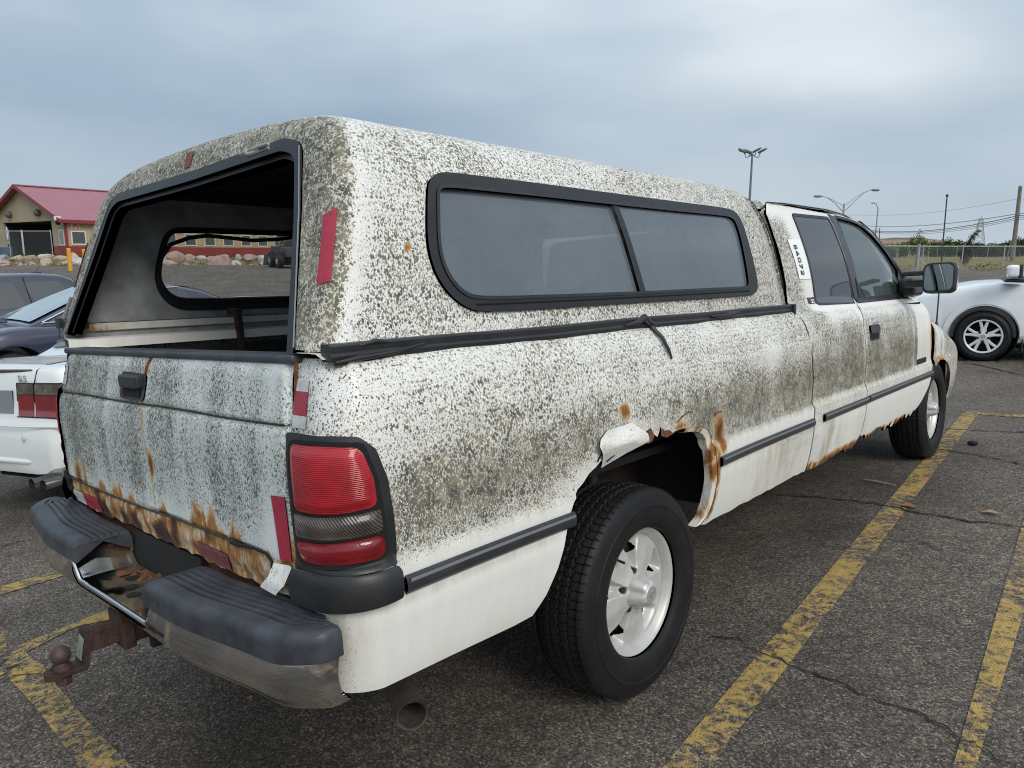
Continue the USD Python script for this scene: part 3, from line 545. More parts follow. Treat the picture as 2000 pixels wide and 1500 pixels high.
arch = [(.768, .531), (.812, .583), (.848, .657), (.874, .752), (.891, .801), (.914, .839), (.936, .860), (.978, .882), (1.006, .905), (1.04, .919), (1.07, .937), (1.10, .945), (1.18, .953), (1.279, .958), (1.30, .966), (1.325, .958), (1.345, .972), (1.375, .955), (1.387, .973), (1.41, .962), (1.442, .955), (1.47, .949), (1.495, .955), (1.535, .955), (1.58, .953),
        (1.621, .949), (1.696, .938), (1.745, .920), (1.775, .892), (1.788, .831), (1.800, .759), (1.803, .698), (1.806, .630), (1.793, .566), (1.755, .541)]
_tr = np.random.default_rng(3)
low_front = [(1.80, .530), (1.86, .536), (1.93, .535)]+[(y_, .536+_tr.uniform(-.006, .004)) for y_ in np.arange(2.0, 2.80, .045)]+[(2.812, .530)]
outline = [(0.0, 1.318), (0.0, 1.16), (0.0, .84), (-.004, .755), (0.0, .69), (.03, .60), (.095, .557), (.18, .554), (.45, .543), (.69, .530)]+arch+low_front+[(2.816, .70), (2.828, .845), (2.836, .99), (2.827, 1.14), (2.810, 1.25), (2.800, 1.318)]
bed = part('bed_side', panel(Polygon(outline), bed_surf, step=.021, thick=.004, paint=PNT), M['paint'])
# the turned-in flange along the front of the wheel arch, the torn skin and patch above the wheel
fl_px = np.array([(1.58, .953), (1.621, .949), (1.696, .938), (1.745, .920), (1.775, .892), (1.788, .831), (1.800, .759), (1.803, .698), (1.806, .630), (1.793, .566), (1.755, .541)])
flp = dens(np.vstack([fl_px, fl_px[-1]]), .02)
A_ = bed_surf(flp[:, 0], flp[:, 1]); C_ = np.array([0, RW, .42]); inw = C_-A_; inw[:, 0] = 0; inw /= np.linalg.norm(inw, axis=1, keepdims=True)
B_ = A_+np.array([-.012, 0, 0])+inw*.022*np.array([max(0.25, 1-max(0, .1*(1.72-u))*8) for u in flp[:, 0]])[:, None]; D_ = B_+np.array([-.035, 0, 0])
kk = len(A_); ii = np.arange(kk-1)
def strip3(rows):
    v = np.vstack(rows); f = []
    for r in range(len(rows)-1):
        a, b = ii+r*kk, ii+(r+1)*kk; f += [np.stack([a, a+1, b+1], 1), np.stack([a, b+1, b], 1)]
    return trimesh.Trimesh(v, np.vstack(f), process=False)
fm_ = MB().tm(strip3([A_-[.002, 0, 0], B_, D_]), 30); Xf = np.vstack(fm_.v)
fm_.a = {'rust': [0.20+.42*sm(fb(Xf, (20, 20, 9)), .47, .68)], 'lich': [0*Xf[:, 0]], 'film': [0.3+0*Xf[:, 0]], 'stk': [0*Xf[:, 0]]}
part('wheel_arch_lip', fm_, M['paint'], bed)
flap = [(1.03, .985), (1.045, 1.003), (1.086, 1.025), (1.22, 1.030), (1.275, .985), (1.285, .958), (1.18, .935), (1.08, .905), (1.066, .937)]
def lift_surf(h, c): return lambda u, z: bed_surf(u, z)+np.stack([h+c*sm(-z, -1.0, -.9), 0*u, 0*u], 1)
def flap_surf(u, z):
    fold = .972-.10*(u-1.18); below = np.maximum(fold-z, 0); left = np.maximum(1.10-u, 0)
    return bed_surf(u, np.maximum(z, .94))+np.stack([.007+.02*sm(-(z-.12*(u-1.1)), -1.02, -.96)-.55*below+.10*left, 0*u, np.minimum(z-.94, 0)], 1)
part('torn_patch', panel(Polygon(flap), flap_surf, step=.014, thick=.003, paint={'lich': lambda X: .22+.2*fb(X, (6, 6, 6)), 'film': lambda X: .35+0*X[:, 0]}), M['paint'], bed, 'torn white patch curling off above the rear wheel')
for i, pts in enumerate(([(1.29, .962), (1.30, .985), (1.33, .992), (1.345, .965), (1.33, .948), (1.30, .945)], [(1.385, .958), (1.39, .985), (1.405, .972), (1.44, .968), (1.47, .952), (1.42, .945)])):
    part('rust_flake', panel(Polygon(pts), lift_surf(.004, .008), step=.015, thick=.004), M['rustmetal'], bed)
for pts in ([(1.085, .927), (1.20, .968), (1.26, .975)], [(1.085, 1.020), (1.06, .96), (1.04, .935)], [(1.50, .985), (1.53, 1.0), (1.56, 1.006), (1.60, 1.010)], [(1.80, .965), (1.83, .975), (1.86, .972)]):
    part('torn_edge', tube([bed_surf(np.array([a]), np.array([b]))[0]+[.0055, 0, 0] for a, b in pts], .0022, 6), M['rustmetal'] if pts[0][0] > 1.4 else M['black'], bed)
def far_corner(v): v = np.array(v, float); v[:, 1] += .42*np.clip(-v[:, 0]-.80, 0, .2); v[:, 2] += .03*sm(v[:, 2], .9, 1.3); return rake(v)
obj('bed_side', panel(Polygon(outline), bed_surf, step=.05, thick=.004, paint=PNT).mirror(), M['paint'], truck, warp=far_corner)
# inside of the bed: rails, ribbed walls, floor, bulkhead
def rail_mb(sg):
    sec = [(.905, 1.318), (.88, 1.330), (.80, 1.332), (.765, 1.325), (.762, 1.29)]
    v, f = [], []
    ys = [.05, 1.3, 2.64]
    for y in ys: v += [(sg*a, y, b+(.03 if sg < 0 else 0)) for a, b in sec]
    n = len(sec)
    for i in range(2):
        for j in range(n-1):
            q = [i*n+j, i*n+j+1, (i+1)*n+j+1, (i+1)*n+j]; q = q if sg < 0 else q[::-1]; f += [[q[0], q[1], q[2]], [q[0], q[2], q[3]]]
    m = MB().tm(trimesh.Trimesh(v, f, process=False), 30); X = np.vstack(m.v)
    m.a = {'rust': [.22*sm(fb(X, (5, 5, 5)), .48, .62)], 'film': [.25+0*X[:, 0]], 'lich': [.12+0*X[:, 0]], 'stk': [0*X[:, 0]]}; return m
for sg in (1, -1):
    part('bed_rail', rail_mb(sg), M['paint'])
    ribs = [bx(sg*.775-.01, sg*.775+.01, .06, 2.62, .86, 1.30)]+[bx(sg*.762-.012, sg*.762+.012, .1, 2.6, z-.012, z+.012) for z in np.arange(.92, 1.28, .055)]
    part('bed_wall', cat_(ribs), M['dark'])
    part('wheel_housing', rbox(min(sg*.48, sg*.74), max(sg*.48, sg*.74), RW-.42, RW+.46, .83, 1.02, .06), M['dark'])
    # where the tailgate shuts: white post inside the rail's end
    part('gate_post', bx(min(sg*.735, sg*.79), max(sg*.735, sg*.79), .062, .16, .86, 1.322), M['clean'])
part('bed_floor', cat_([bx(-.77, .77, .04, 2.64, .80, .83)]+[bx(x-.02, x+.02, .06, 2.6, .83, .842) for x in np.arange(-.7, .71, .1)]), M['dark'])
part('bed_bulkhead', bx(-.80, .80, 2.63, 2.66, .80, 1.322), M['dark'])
# tailgate
def half_w(z): return .806-.020*sm(z, 1.10, 1.33)
def gate_surf(x, z):
    x = np.asarray(x, float); z = np.asarray(z, float)
    def groove(c, w, d): return d*np.exp(-((z-c)/w)**4)
    sag = .006*np.sin(x*3.1+.4)
    y = lean(z)-0.004+groove(1.167+.002*np.sin(9*x), .0055, .008)+groove(.840+.004*np.sin(5*x), .0045, .006)*(np.abs(x) < .79)
    y = y-.010*(sm(z, .93, 1.15)*(1-sm(z, 1.15, 1.165)))*0.4+.012*sm(z, 1.275, 1.32)+.010*(1-sm(z, .755, .80))
    rw = sm(np.abs(x), half_w(z)-.018, half_w(z)); y = y+.012*rw**2
    return np.stack([x*(half_w(z)/.806), y+0*x, z], 1)
def gate_lich(X):
    x, z = X[:, 0], X[:, 2]
    a = .50+.10*sm(-x, -.2, .55)+.10*gau(z, 1.22, .05)+.14*gau(z, 1.0, .15)-.25*sm(-z, -.93, -.85)
    a = a-.30*gau(x, .72, .07)*sm(-z, -1.05, -.9)+.40*gau(z, 1.167, .006)+.3*gau(z, .84, .008)
    a = a+.22*gau(x, -.62, .08)+.15*gau(x, -.05+.1*(z-1), .05)-.1*sm(z, 1.28, 1.32)
    st = fb(np.stack([x, 0*x, 0*x], 1), (11, 1, 1), 21); a = a*(.84+.36*sm(st, .3, .7)); a = np.where(z < .835, .05+.25*sm(x, .45, .6), a)
    return np.clip(a+.5*(fb(X, (7, 7, 2.2), 3)-.5), 0, 1)
def gate_film(X):
    x, z = X[:, 0], X[:, 2]; return np.clip(.42+.30*gau(z, 1.17, .012)+.25*sm(-x, -.1, .7)+.5*(fb(X, (16, 16, 1.3), 5)-.45)+.35*gau(x, .52, .035)*sm(-z, -1.1, -.95), 0, 1)
def gate_rust(X):
    x, z = X[:, 0], X[:, 2]
    drip = fb(np.stack([x, 0*x, 0*x], 1), (14, 1, 1), 8)
    patch = sm(fb(X, (11, 11, 9), 2), .40, .60); r = np.where(z < .842, .40+.50*patch*sm(-x, -.62, .1)+.12*patch, .55*(1-sm(z, .842, .855+.10*np.maximum(drip-.42, 0)/.3))*sm(drip, .40, .55))
    r = np.where((x > .40) & (z < .835), r*.80, r)
    r = np.maximum(r, .62*np.exp(-((x+.67)/.05)**2)*sm(-z, -.99, -.86)); r = np.maximum(r, .56*np.exp(-((x+.60)/.022)**2)*sm(-z, -.97, -.88))
    r = np.maximum(r, .42*np.exp(-((x+.005+.02*np.sin(6*z))/.009)**2)*sm(-z, -1.30, -1.15)*(z > .86))
    r = np.maximum(r, .85*np.exp(-((x-.02)/.018)**2-((z-.985)/.045)**2)); r = np.maximum(r, .9*np.exp(-((x+.012+.3*(1.30-z))/.014)**2)*sm(z, 1.235, 1.255))
    r = np.maximum(r, .55*sm(np.abs(x), .790, .803)*sm(fb(X, (8, 8, 14), 4), .42, .6))
    r = np.maximum(r, .45*gau(z, .838, .010)*sm(fb(X, (9, 9, 9), 6), .4, .55))
    return r
gate_out = rounded([(-.800, .752), (.800, .752), (.806, 1.318), (-.806, 1.318)], [.03, .03, .03, .03])
_t2 = np.random.default_rng(5)
gate_out = [(-.74, .765)]+[(x, .742+.012*_t2.random()) for x in np.arange(-.70, .78, .035)]+[(.795, .758), (.803, .80), (.803, 1.0), (.804, 1.2), (.800, 1.30), (.785, 1.318), (-.785, 1.318), (-.802, 1.30), (-.804, 1.0), (-.803, .86), (-.785, .845), (-.788, .82)]
gate = part('tailgate', panel(Polygon(gate_out), gate_surf, step=.0115, thick=.012, out=1, paint={'lich': gate_lich, 'stk': lambda X: .62+0*X[:, 0], 'film': gate_film, 'rust': gate_rust}), M['gate'])
part('gate_inner_panel', cat_([bx(-.76, .76, .028, .07, .78, 1.14), bx(-.755, .755, .062, .10, 1.14, 1.295)]), M['dark'], gate)
def on_gate(h): return lambda x, z: gate_surf(x, z)-np.stack([0*x, h+0*x, 0*x], 1)
part('gate_top_cap', rbox(-.800, .795, .040, .115, 1.306, 1.328, .008), M['pad'], gate, 'dark rubber cap along the top of the tailgate')
for zc, wv_ in ((1.167, .002), (.840, .004)):
    part('gate_seam', tube([(x*(float(half_w(zc))/.806), float(gate_surf(np.array([x]), np.array([zc+.02]))[0][1])-.0005, zc+wv_*math.sin((9 if zc > 1 else 5)*x)) for x in np.linspace(-.795, .795 if zc > 1 else .55, 60)], .0027, 6), M['seamdark'], gate)
hp = rounded([(-.205, 1.178), (-.012, 1.178), (-.006, 1.258), (-.208, 1.262)], .02)
part('handle_surround', panel(Polygon(hp), on_gate(.004), step=.02, thick=.006), M['trim'], gate)
part('handle_well', panel(Polygon(rounded([(-.178, 1.186), (-.040, 1.186), (-.036, 1.222), (-.180, 1.224)], .014)), on_gate(.0065), step=.02, thick=.004), M['black'], gate)
part('gate_handle', rbox(-.176, -.034, .000, .040, 1.212, 1.254, .008), M['trim'], gate)
def tape(name, pts, m, surf, parent, label=None, lift=.004): return part(name, panel(Polygon(pts), surf(lift), step=.02, thick=.002), m, parent, label)
tape('reflective_tape', [(.726, 1.000), (.788, 1.005), (.789, .850), (.736, .846)], M['tape'], on_gate, gate, 'tall red reflective tape at the tailgate edge by the brake light')
tape('reflective_tape', [(-.645, .802), (-.487, .806), (-.490, .755), (-.648, .754)], M['tape'], on_gate, gate, 'bright red tape low on the far end of the tailgate')
tape('reflective_tape', [(-.775, .806), (-.645, .802), (-.648, .754), (-.740, .758)], M['tapewhite'], on_gate, gate, 'white tape at the far low corner of the tailgate')
tape('reflective_tape', [(.290, .803), (.462, .800), (.458, .750), (.290, .754)], M['tapefade'], on_gate, gate, 'faded red tape low on the near end of the tailgate')
tape('reflective_tape', [(-.803, 1.010), (-.790, 1.010), (-.786, .855), (-.803, .85)], M['tapefade'], on_gate, gate, 'faded red tape curling at the far edge of the tailgate')
st_ = holder('flag_sticker', gate)
M['stick1'] = plain('faded_sticker', (0.46, 0.43, 0.44), .7, var=.3, scale=60); M['stick2'] = plain('faded_blue', (0.14, 0.15, 0.24), .7, var=.3, scale=60)
part('sticker_face', panel(Polygon([(-.796, 1.272), (-.742, 1.270), (-.742, 1.196), (-.796, 1.197)]), on_gate(.003), step=.03, thick=.001), M['stick1'], st_)
part('sticker_canton', panel(Polygon([(-.790, 1.266), (-.764, 1.265), (-.764, 1.232), (-.790, 1.232)]), on_gate(.0045), step=.03, thick=.001), M['stick2'], st_)
part('hanging_flap', panel(Polygon([(.705, .832), (.79, .838), (.775, .795), (.735, .763), (.665, .768), (.70, .80)]), lambda x, z: gate_surf(x, z)-np.stack([0*x, .006+.028*sm(-z, -.84, -.76), 0*x], 1), step=.02, thick=.003, paint={'lich': lambda X: .3+0*X[:, 0], 'rust': lambda X: .15+0*X[:, 0]}), M['paint'], gate, 'torn white skin hanging off the tailgate corner')
part('torn_gap', tube([(x, -.012, z) for x, z in ((.50, .842), (.56, .846), (.62, .851), (.68, .850), (.705, .835), (.70, .80), (.66, .772))], .004, 6), M['black'], gate)
part('torn_gap', tube([(-.795, -.004, .868), (-.79, -.008, .846), (-.765, -.01, .838), (-.77, -.008, .815), (-.75, -.006, .80)], .012, 6), M['black'], gate)
for sg in (1, -1):
    def gp(u, z): return bed_surf(u, z)
    part('gate_gap', tube([(sg*(half_w(z)+.004), float(lean(np.array(z)))+.012, z) for z in np.linspace(.76, 1.31, 14)], .005, 6), M['rustmetal'] if sg > 0 else M['black'])
part('rear_sill', bx(-.80, .80, .03, .16, .69, .762), M['rustmetal'])
# tail lights
def build_tail(mirror):
    w = lambda mb: mb.mirror() if mirror else mb
    h = holder('tail_light', truck); tpart = lambda nm, mb, m, pr: obj(nm, mb, m, pr, warp=far_corner if mirror else rake); S = lambda k: (lambda u, z: bed_surf(u, z)+k*np.stack([bed_plan(u)[2], bed_plan(u)[3], 0*u], 1))
    hp = rounded([(.0, 1.157), (.07, 1.157), (.15, 1.157), (.205, 1.152), (.243, 1.120), (.266, 1.05), (.274, .97), (.279, .894), (.269, .853), (.05, .847), (.0, .842)], [.01, 0, .02, .03, .03, .03, .03, .02, .01, 0, .004])
    def hs(u, z):
        e = np.minimum(np.minimum(u-.0, np.abs(z-1.157)), np.abs(.279-u)); return S(.020+0*u)(u, z)
    tpart('light_housing', w(panel(Polygon(hp), S(.014), step=.02, thick=.03)), M['trim'], h)
    def bump_s(u, z): return bed_surf(u, z)+(.012+.018*np.sqrt(np.clip(1-((z-.802)/.052)**2, 0, 1)))[:, None]*np.stack([bed_plan(u)[2], bed_plan(u)[3], 0*u], 1)
    tpart('corner_guard', w(panel(Polygon(rounded([(.0, .845), (.265, .852), (.270, .838), (.265, .778), (.20, .772), (.10, .765), (-.012, .755), (-.014, .81)], .008)), bump_s, step=.016, thick=.03)), M['trim'], h)
    rl = rounded([(.026, 1.135), (.12, 1.137), (.205, 1.130), (.227, 1.06), (.230, .997), (.146, .989), (.028, .986)], [.02, 0, .03, .05, .02, 0, .02])
    vl = rounded([(.020, .976), (.145, .982), (.236, .988), (.241, .938), (.145, .931), (.019, .922)], [.008, 0, .008, .01, 0, .008])
    ll = rounded([(.014, .910), (.075, .918), (.15, .924), (.241, .932), (.244, .878), (.14, .873), (.030, .869)], [.015, 0, 0, .025, .025, 0, .03])
    tpart('lens_recess', w(panel(Polygon(rounded([(.014, 1.144), (.13, 1.146), (.215, 1.140), (.238, 1.06), (.250, .95), (.254, .872), (.14, .862), (.012, .858)], .025)), S(.0175), step=.02, thick=.003)), M['black'], h)
    def dome(poly, k):
        pg = Polygon(poly)
        def f(u, z):
            d = shapely.distance(shapely.points(np.stack([u, z], 1)), pg.exterior); return bed_surf(u, z)+(k+.007*sm(d, 0, .022))[:, None]*np.stack([bed_plan(u)[2], bed_plan(u)[3], 0*u], 1)
        return w(panel(pg, f, step=.009, thick=.006))
    tpart('brake_lens', dome(rl, .020), M['lens'], h); tpart('reverse_lens', dome(vl, .019), M['smoke'], h); tpart('lower_lens', dome(ll, .020), M['lens2'], h)
    return h
build_tail(False); build_tail(True)
def on_bed(k): return lambda u, z: bed_surf(u, z)+k*np.stack([bed_plan(u)[2], bed_plan(u)[3], 0*u], 1)
for z0, z1, m in ((1.246, 1.271, 'tapewhite'), (1.194, 1.246, 'tape'), (1.166, 1.193, 'tapewhite')):
    part('reflective_tape', panel(Polygon([(.006, z0), (.062, z0), (.062, z1), (.006, z1)]), on_bed(.003), step=.02, thick=.001), M[m])
# mouldings along the side
def moulding(a, b, z0, z1, surf, tip=0):
    h = holder('side_moulding', truck)
    part('rubber_strip', panel(Polygon([(a, z0), (b, z0), (b, z1), (a, z1)]), lambda u, z: surf(u, z)+np.stack([.004+.012*np.sqrt(np.clip(1-((z-(z0+z1)/2)/((z1-z0)/2*1.05))**2, 0, 1)), 0*z, 0*z], 1), step=.012, thick=.012), M['mould'], h)
    part('grey_insert', panel(Polygon([(a+.01, z1-.016), (b-.004, z1-.016), (b-.004, z1-.007), (a+.01, z1-.007)]), lambda u, z: surf(u, z)+np.stack([.0165+0*z, 0*z, 0*z], 1), step=.05, thick=.002), M['mouldlight'], h)
def flat_side(surf): return lambda u, z: surf(u, z)
moulding(.288, .905, .772, .817, bed_surf); moulding(1.818, 2.806, .762, .804, bed_surf); moulding(2.80, 3.490, .762, .804, cab_surf); moulding(3.502, 4.935, .764, .806, cab_surf)
# cab
def cab_lich(X):
    y, z = X[:, 1], X[:, 2]
    low = .72+.14*sm(y, 2.7, 3.3)-.42*gau(z, 1.28, .045)*sm(y, 2.95, 3.1)+.12*gau(z, 1.0, .1)
    streak = fb(np.stack([y, 0*y, 0*y], 1), (9, 1, 1), 11)
    low = low-.75*sm(y, 4.42, 4.6)*sm(streak, .42, .5)-.28*(np.abs(y-3.50) < .03)-.3*gau(y, 3.92, .16)*gau(z, 1.02, .07)
    up = .80*sm(-y, -3.02, -2.84)*(1-sm(z, 1.74, 1.84))+.05
    up = np.where(y > 3.9, .22*sm(z, 1.7, 1.8), up)
    a = np.where(z > 1.31, up, low)
    a = np.where(z < .862, .38, a); a = np.where(z < .76, .02+.30*gau(y, 2.75, .3)+.10*gau(y, 3.45, .2), a)
    return np.clip(a+.3*(fb(X, (3, 3, 6))-.5), 0, 1)
def cab_film(X):
    y, z = X[:, 1], X[:, 2]; f = .15+.55*gau(z, .93, .10)*(1-sm(y, 4.4, 4.6))+.8*gau(z, .862, .01)+.35*sm(-z, -1.25, -1.0)*fb(X, (22, 22, 1), 3)
    f = np.where(z < .76, .14+.9*gau(y, 2.85, .3)*sm(fb(X, (9, 9, 1.5)), .4, .6)+.25*gau(y, 3.47, .12), f); return np.clip(f, 0, 1)
def cab_rust(X):
    y, z = X[:, 1], X[:, 2]; r = .50*gau(z, .868, .006)*sm(fb(X, (7, 7, 7)), .42, .6)*sm(y, 3.5, 3.9)
    r = np.maximum(r, .66*(1-sm(z, .535, .60))*sm(fb(X, (6, 6, 6), 4), .40, .55)); r = np.maximum(r, .55*sm(y, 4.90, 4.96)*sm(z, .85, .95)); return r
CP = {'lich': cab_lich, 'stk': lambda X: .25+.7*sm(-X[:, 2], -1.25, -1.05), 'film': cab_film, 'rust': cab_rust}
roof_edge = [(2.72, 1.70), (2.735, 1.80), (2.79, 1.848), (2.90, 1.862), (3.40, 1.872), (3.75, 1.868), (4.00, 1.852), (4.18, 1.820), (4.34, 1.765), (4.55, 1.645), (4.80, 1.495), (4.95, 1.345)]
qwin = rounded([(3.040, 1.340), (3.610, 1.332), (3.628, 1.40), (3.615, 1.822), (3.070, 1.812)], [.025, .02, .02, .02, .03])
dwin = [(3.745, 1.350), (4.745, 1.350), (4.735, 1.50), (4.52, 1.632), (4.31, 1.745), (4.20, 1.790), (4.10, 1.812), (3.99, 1.824), (3.755, 1.832)]
_t3 = np.random.default_rng(9)
rock = [(2.682, .530), (2.80, .524), (2.97, .520)]+[(y, .526+_t3.uniform(-.010, .018)) for y in np.arange(3.02, 3.42, .03)]
quarter = Polygon(rock+[(3.42, .545), (3.470, .60), (3.487, .84), (3.50, 1.0), (3.492, 1.19), (3.55, 1.29), (3.628, 1.325), (3.64, 1.866), (3.40, 1.872), (2.90, 1.862), (2.79, 1.848), (2.735, 1.80), (2.72, 1.70), (2.70, 1.45), (2.672, 1.318), (2.680, 1.25), (2.698, 1.14), (2.708, .99), (2.700, .845), (2.686, .70)]).buffer(0)
door_low = [(3.436, .57), (3.46, .585), (3.50, .568)]+[(y, .545+_t3.uniform(-.028, .030)) for y in np.arange(3.54, 4.64, .028)]+[(4.66, .556), (4.773, .61), (4.876, .69), (4.915, .75), (4.950, .82), (4.962, .95)]
door = Polygon(door_low+[(4.955, 1.10), (4.93, 1.25), (4.92, 1.345), (4.80, 1.495), (4.55, 1.645), (4.34, 1.765), (4.18, 1.820), (4.00, 1.852), (3.75, 1.868), (3.646, 1.866), (3.636, 1.325), (3.558, 1.285), (3.500, 1.19), (3.507, 1.0), (3.494, .84), (3.478, .60)]).buffer(0)
cab = holder('cab', truck)
cq = part('quarter_panel', panel(quarter.difference(Polygon(qwin)), cab_surf, step=.024, thick=.012, paint=CP), M['paint'], cab)
dr = holder('door', truck)
part('door_skin', panel(door.difference(Polygon(dwin).buffer(.002)), cab_surf, step=.022, thick=.012, paint=CP), M['paint'], dr)
def on_cab(k): return lambda y, z: cab_surf(y, z)+np.stack([k+0*y, 0*y, 0*y], 1)
part('quarter_window', panel(Polygon(qwin).buffer(.006), on_cab(.002), step=.06, thick=.004), M['quarterglass'], cab)
part('window_gasket', panel(Polygon(qwin).buffer(.008).difference(Polygon(qwin).buffer(-.009)), on_cab(.004), step=.02, thick=.004), M['seal'], cab)
part('door_glass', panel(Polygon(dwin).buffer(.01), on_cab(-.012), step=.08, thick=.003, back=False), M['doorglass'], dr)
part('door_frame', panel(Polygon(rounded([(3.640, 1.330), (3.752, 1.345), (3.756, 1.836), (3.650, 1.850)], .008)), on_cab(.003), step=.03, thick=.006), plain('dark_grey_pillar', (.045, .047, .052), .4), dr)
part('window_gasket', panel(Polygon(dwin).buffer(.016).difference(Polygon(dwin).buffer(-.004)).difference(sbox(3.5, 1.0, 3.757, 2)), on_cab(.004), step=.02, thick=.006), M['seal'], dr)
part('sill_trim', panel(Polygon([(3.65, 1.325), (4.80, 1.325), (4.80, 1.362), (3.65, 1.352)]), on_cab(.006), step=.04, thick=.006), M['trim'], dr)
part('corner_trim', panel(Polygon([(3.72, 1.33), (3.84, 1.345), (3.72, 1.47)]), on_cab(.006), step=.03, thick=.004), M['trim'], dr)
part('corner_trim', panel(Polygon([(4.60, 1.335), (4.90, 1.335), (4.78, 1.48), (4.70, 1.52)]), on_cab(.008), step=.03, thick=.006), M['trim'], dr)
part('pull_recess', panel(Polygon(rounded([(3.580, 1.108), (3.752, 1.108), (3.768, 1.197), (3.584, 1.197)], .022)), on_cab(.003), step=.03, thick=.004), M['trim'], dr)
part('door_handle', panel(Polygon(rounded([(3.588, 1.152), (3.760, 1.152), (3.764, 1.192), (3.588, 1.192)], .012)), on_cab(.010), step=.03, thick=.010), M['trim'], dr)
part('handle_well', panel(Polygon(rounded([(3.60, 1.116), (3.73, 1.116), (3.735, 1.148), (3.60, 1.148)], .012)), on_cab(.0045), step=.03, thick=.001), M['black'], dr)
part('quarter_panel', panel(quarter.difference(Polygon(qwin)), cab_surf, step=.06, thick=.012, paint=CP).mirror(), M['paint'], cab)
dl = holder('door', truck)
part('door_skin', panel(door.difference(Polygon(dwin)), cab_surf, step=.06, thick=.012, paint=CP).mirror(), M['paint'], dl)
part('quarter_window', panel(Polygon(qwin).buffer(.006), on_cab(.002), step=.1, thick=.004).mirror(), M['quarterglass'], cab)
part('door_glass', panel(Polygon(dwin).buffer(.008), on_cab(-.006), step=.1, thick=.004, back=False).mirror(), M['doorglass'], dl)
part('door_frame', panel(Polygon([(3.640, 1.330), (3.752, 1.345), (3.756, 1.836), (3.650, 1.850)]), on_cab(.003), step=.05, thick=.006).mirror(), M['seal'], dl)
def roof_fn(x, y):
    r = np.abs(x)/.735; zc = np.interp(y, [2.72, 2.80, 3.0, 3.75, 4.05, 4.25, 4.40], [1.855, 1.885, 1.905, 1.908, 1.888, 1.845, 1.785])
    return np.stack([x, y+0*x, zc-.030*r**2-.012*r**6], 1)
part('roof', panel(Polygon(rounded([(-.722, 2.74), (.722, 2.74), (.730, 3.6), (.712, 4.25), (.60, 4.34), (-.60, 4.34), (-.712, 4.25), (-.730, 3.6)], .03)), roof_fn, step=.05, thick=.015, paint={'lich': lambda X: .30*sm(-X[:, 1], -2.95, -2.74)+.12+.3*sm(X[:, 1], 4.0, 4.2), 'film': lambda X: .1+0*X[:, 0]}), M['paint'], cab)
for sg in (1, -1):
    part('drip_rail', tube([(sg*(.722+.006), 2.745, 1.826), (sg*.727, 2.80, 1.858), (sg*.730, 3.0, 1.866), (sg*.735, 3.6, 1.870), (sg*.732, 3.9, 1.859), (sg*.727, 4.10, 1.838)], .004, 8), M['trim'], cab)
def rear_wall(x, z): return np.stack([x, 2.715+.05*(z-1.3)+.03*(np.abs(x)/.8)**6, z], 1)
rw_poly = Polygon(rounded([(-.92, .60), (.92, .60), (.93, 1.15), (.85, 1.345), (.735, 1.83), (.70, 1.87), (-.70, 1.87), (-.735, 1.83), (-.85, 1.345), (-.93, 1.15)], .03)); rwin = Polygon(rounded([(-.68, 1.38), (.68, 1.38), (.62, 1.76), (-.62, 1.76)], .06))
part('back_panel', panel(rw_poly.difference(rwin), rear_wall, step=.06, thick=.02, out=1, paint={'lich': lambda X: .6+0*X[:, 0], 'film': lambda X: .2+0*X[:, 0]}), M['paint'], cab)
part('rear_window', panel(rwin.buffer(.01), lambda x, z: rear_wall(x, z)+np.array([0, -.004, 0]), step=.1, thick=.004), M['quarterglass'], cab)
def ws(x, t): return np.stack([x*(1-.13*t), 4.93-.62*t-.05*(x/.85)**2, 1.33+.50*t], 1)
part('windshield', panel(Polygon([(-.84, 0), (.84, 0), (.80, .97), (-.80, .97)]), ws, step=.1, thick=.005, out=-1), glassy('windshield_glass', (.88, .94, .92), (.3, .33, .33), .06), cab)
for sg in (1, -1):
    part('windshield_pillar', tube([(sg*.865, 4.93, 1.345), (sg*.80, 4.70, 1.545), (sg*.74, 4.42, 1.745), (sg*.705, 4.27, 1.815)], .030, 8), M['seal'], cab)
# inside the cab
part('cab_floor', bx(-.88, .88, 2.75, 4.9, .60, .66), M['dark'], cab); part('inner_wall', cat_([bx(.90, .93, 2.76, 4.88, .62, 1.29), bx(-.93, -.90, 2.76, 4.88, .62, 1.29), bx(-.90, .90, 4.86, 4.90, .62, 1.25)]), M['dark'], cab)
for x in (.42, -.42):
    s_ = holder('seat', truck)
    part('seat_cushion', rbox(x-.28, x+.28, 3.45, 4.02, .86, 1.02, .06), M['seat'], s_); bk = rbox(x-.28, x+.28, -.07, .07, 0, .58, .05); bk.apply_transform(trimesh.transformations.rotation_matrix(.22, [1, 0, 0])); bk.apply_translation([0, 3.48, .98]); part('seat_back', bk, M['seat'], s_)
part('dashboard', rbox(-.86, .86, 4.45, 4.88, 1.02, 1.315, .05), plain('grey_dashboard', (.045, .048, .05), .7), cab)
sw = trimesh.creation.torus(.185, .016, 40, 10); sw.apply_transform(trimesh.transformations.rotation_matrix(math.radians(62), [1, 0, 0])); sw.apply_translation([-.40, 4.33, 1.27])
swh = holder('steering_wheel', truck); part('wheel_ring', sw, M['trim'], swh); part('steering_column', tube([(-.40, 4.33, 1.27), (-.40, 4.55, 1.16)], .035, 10), M['trim'], swh)
part('wheel_boss', cat_([rbox(-.58, -.22, 4.305, 4.345, 1.25, 1.29, .012), rbox(-.45, -.35, 4.29, 4.35, 1.22, 1.32, .02)]), plain('pale_boss', (.35, .36, .36), .5), swh)
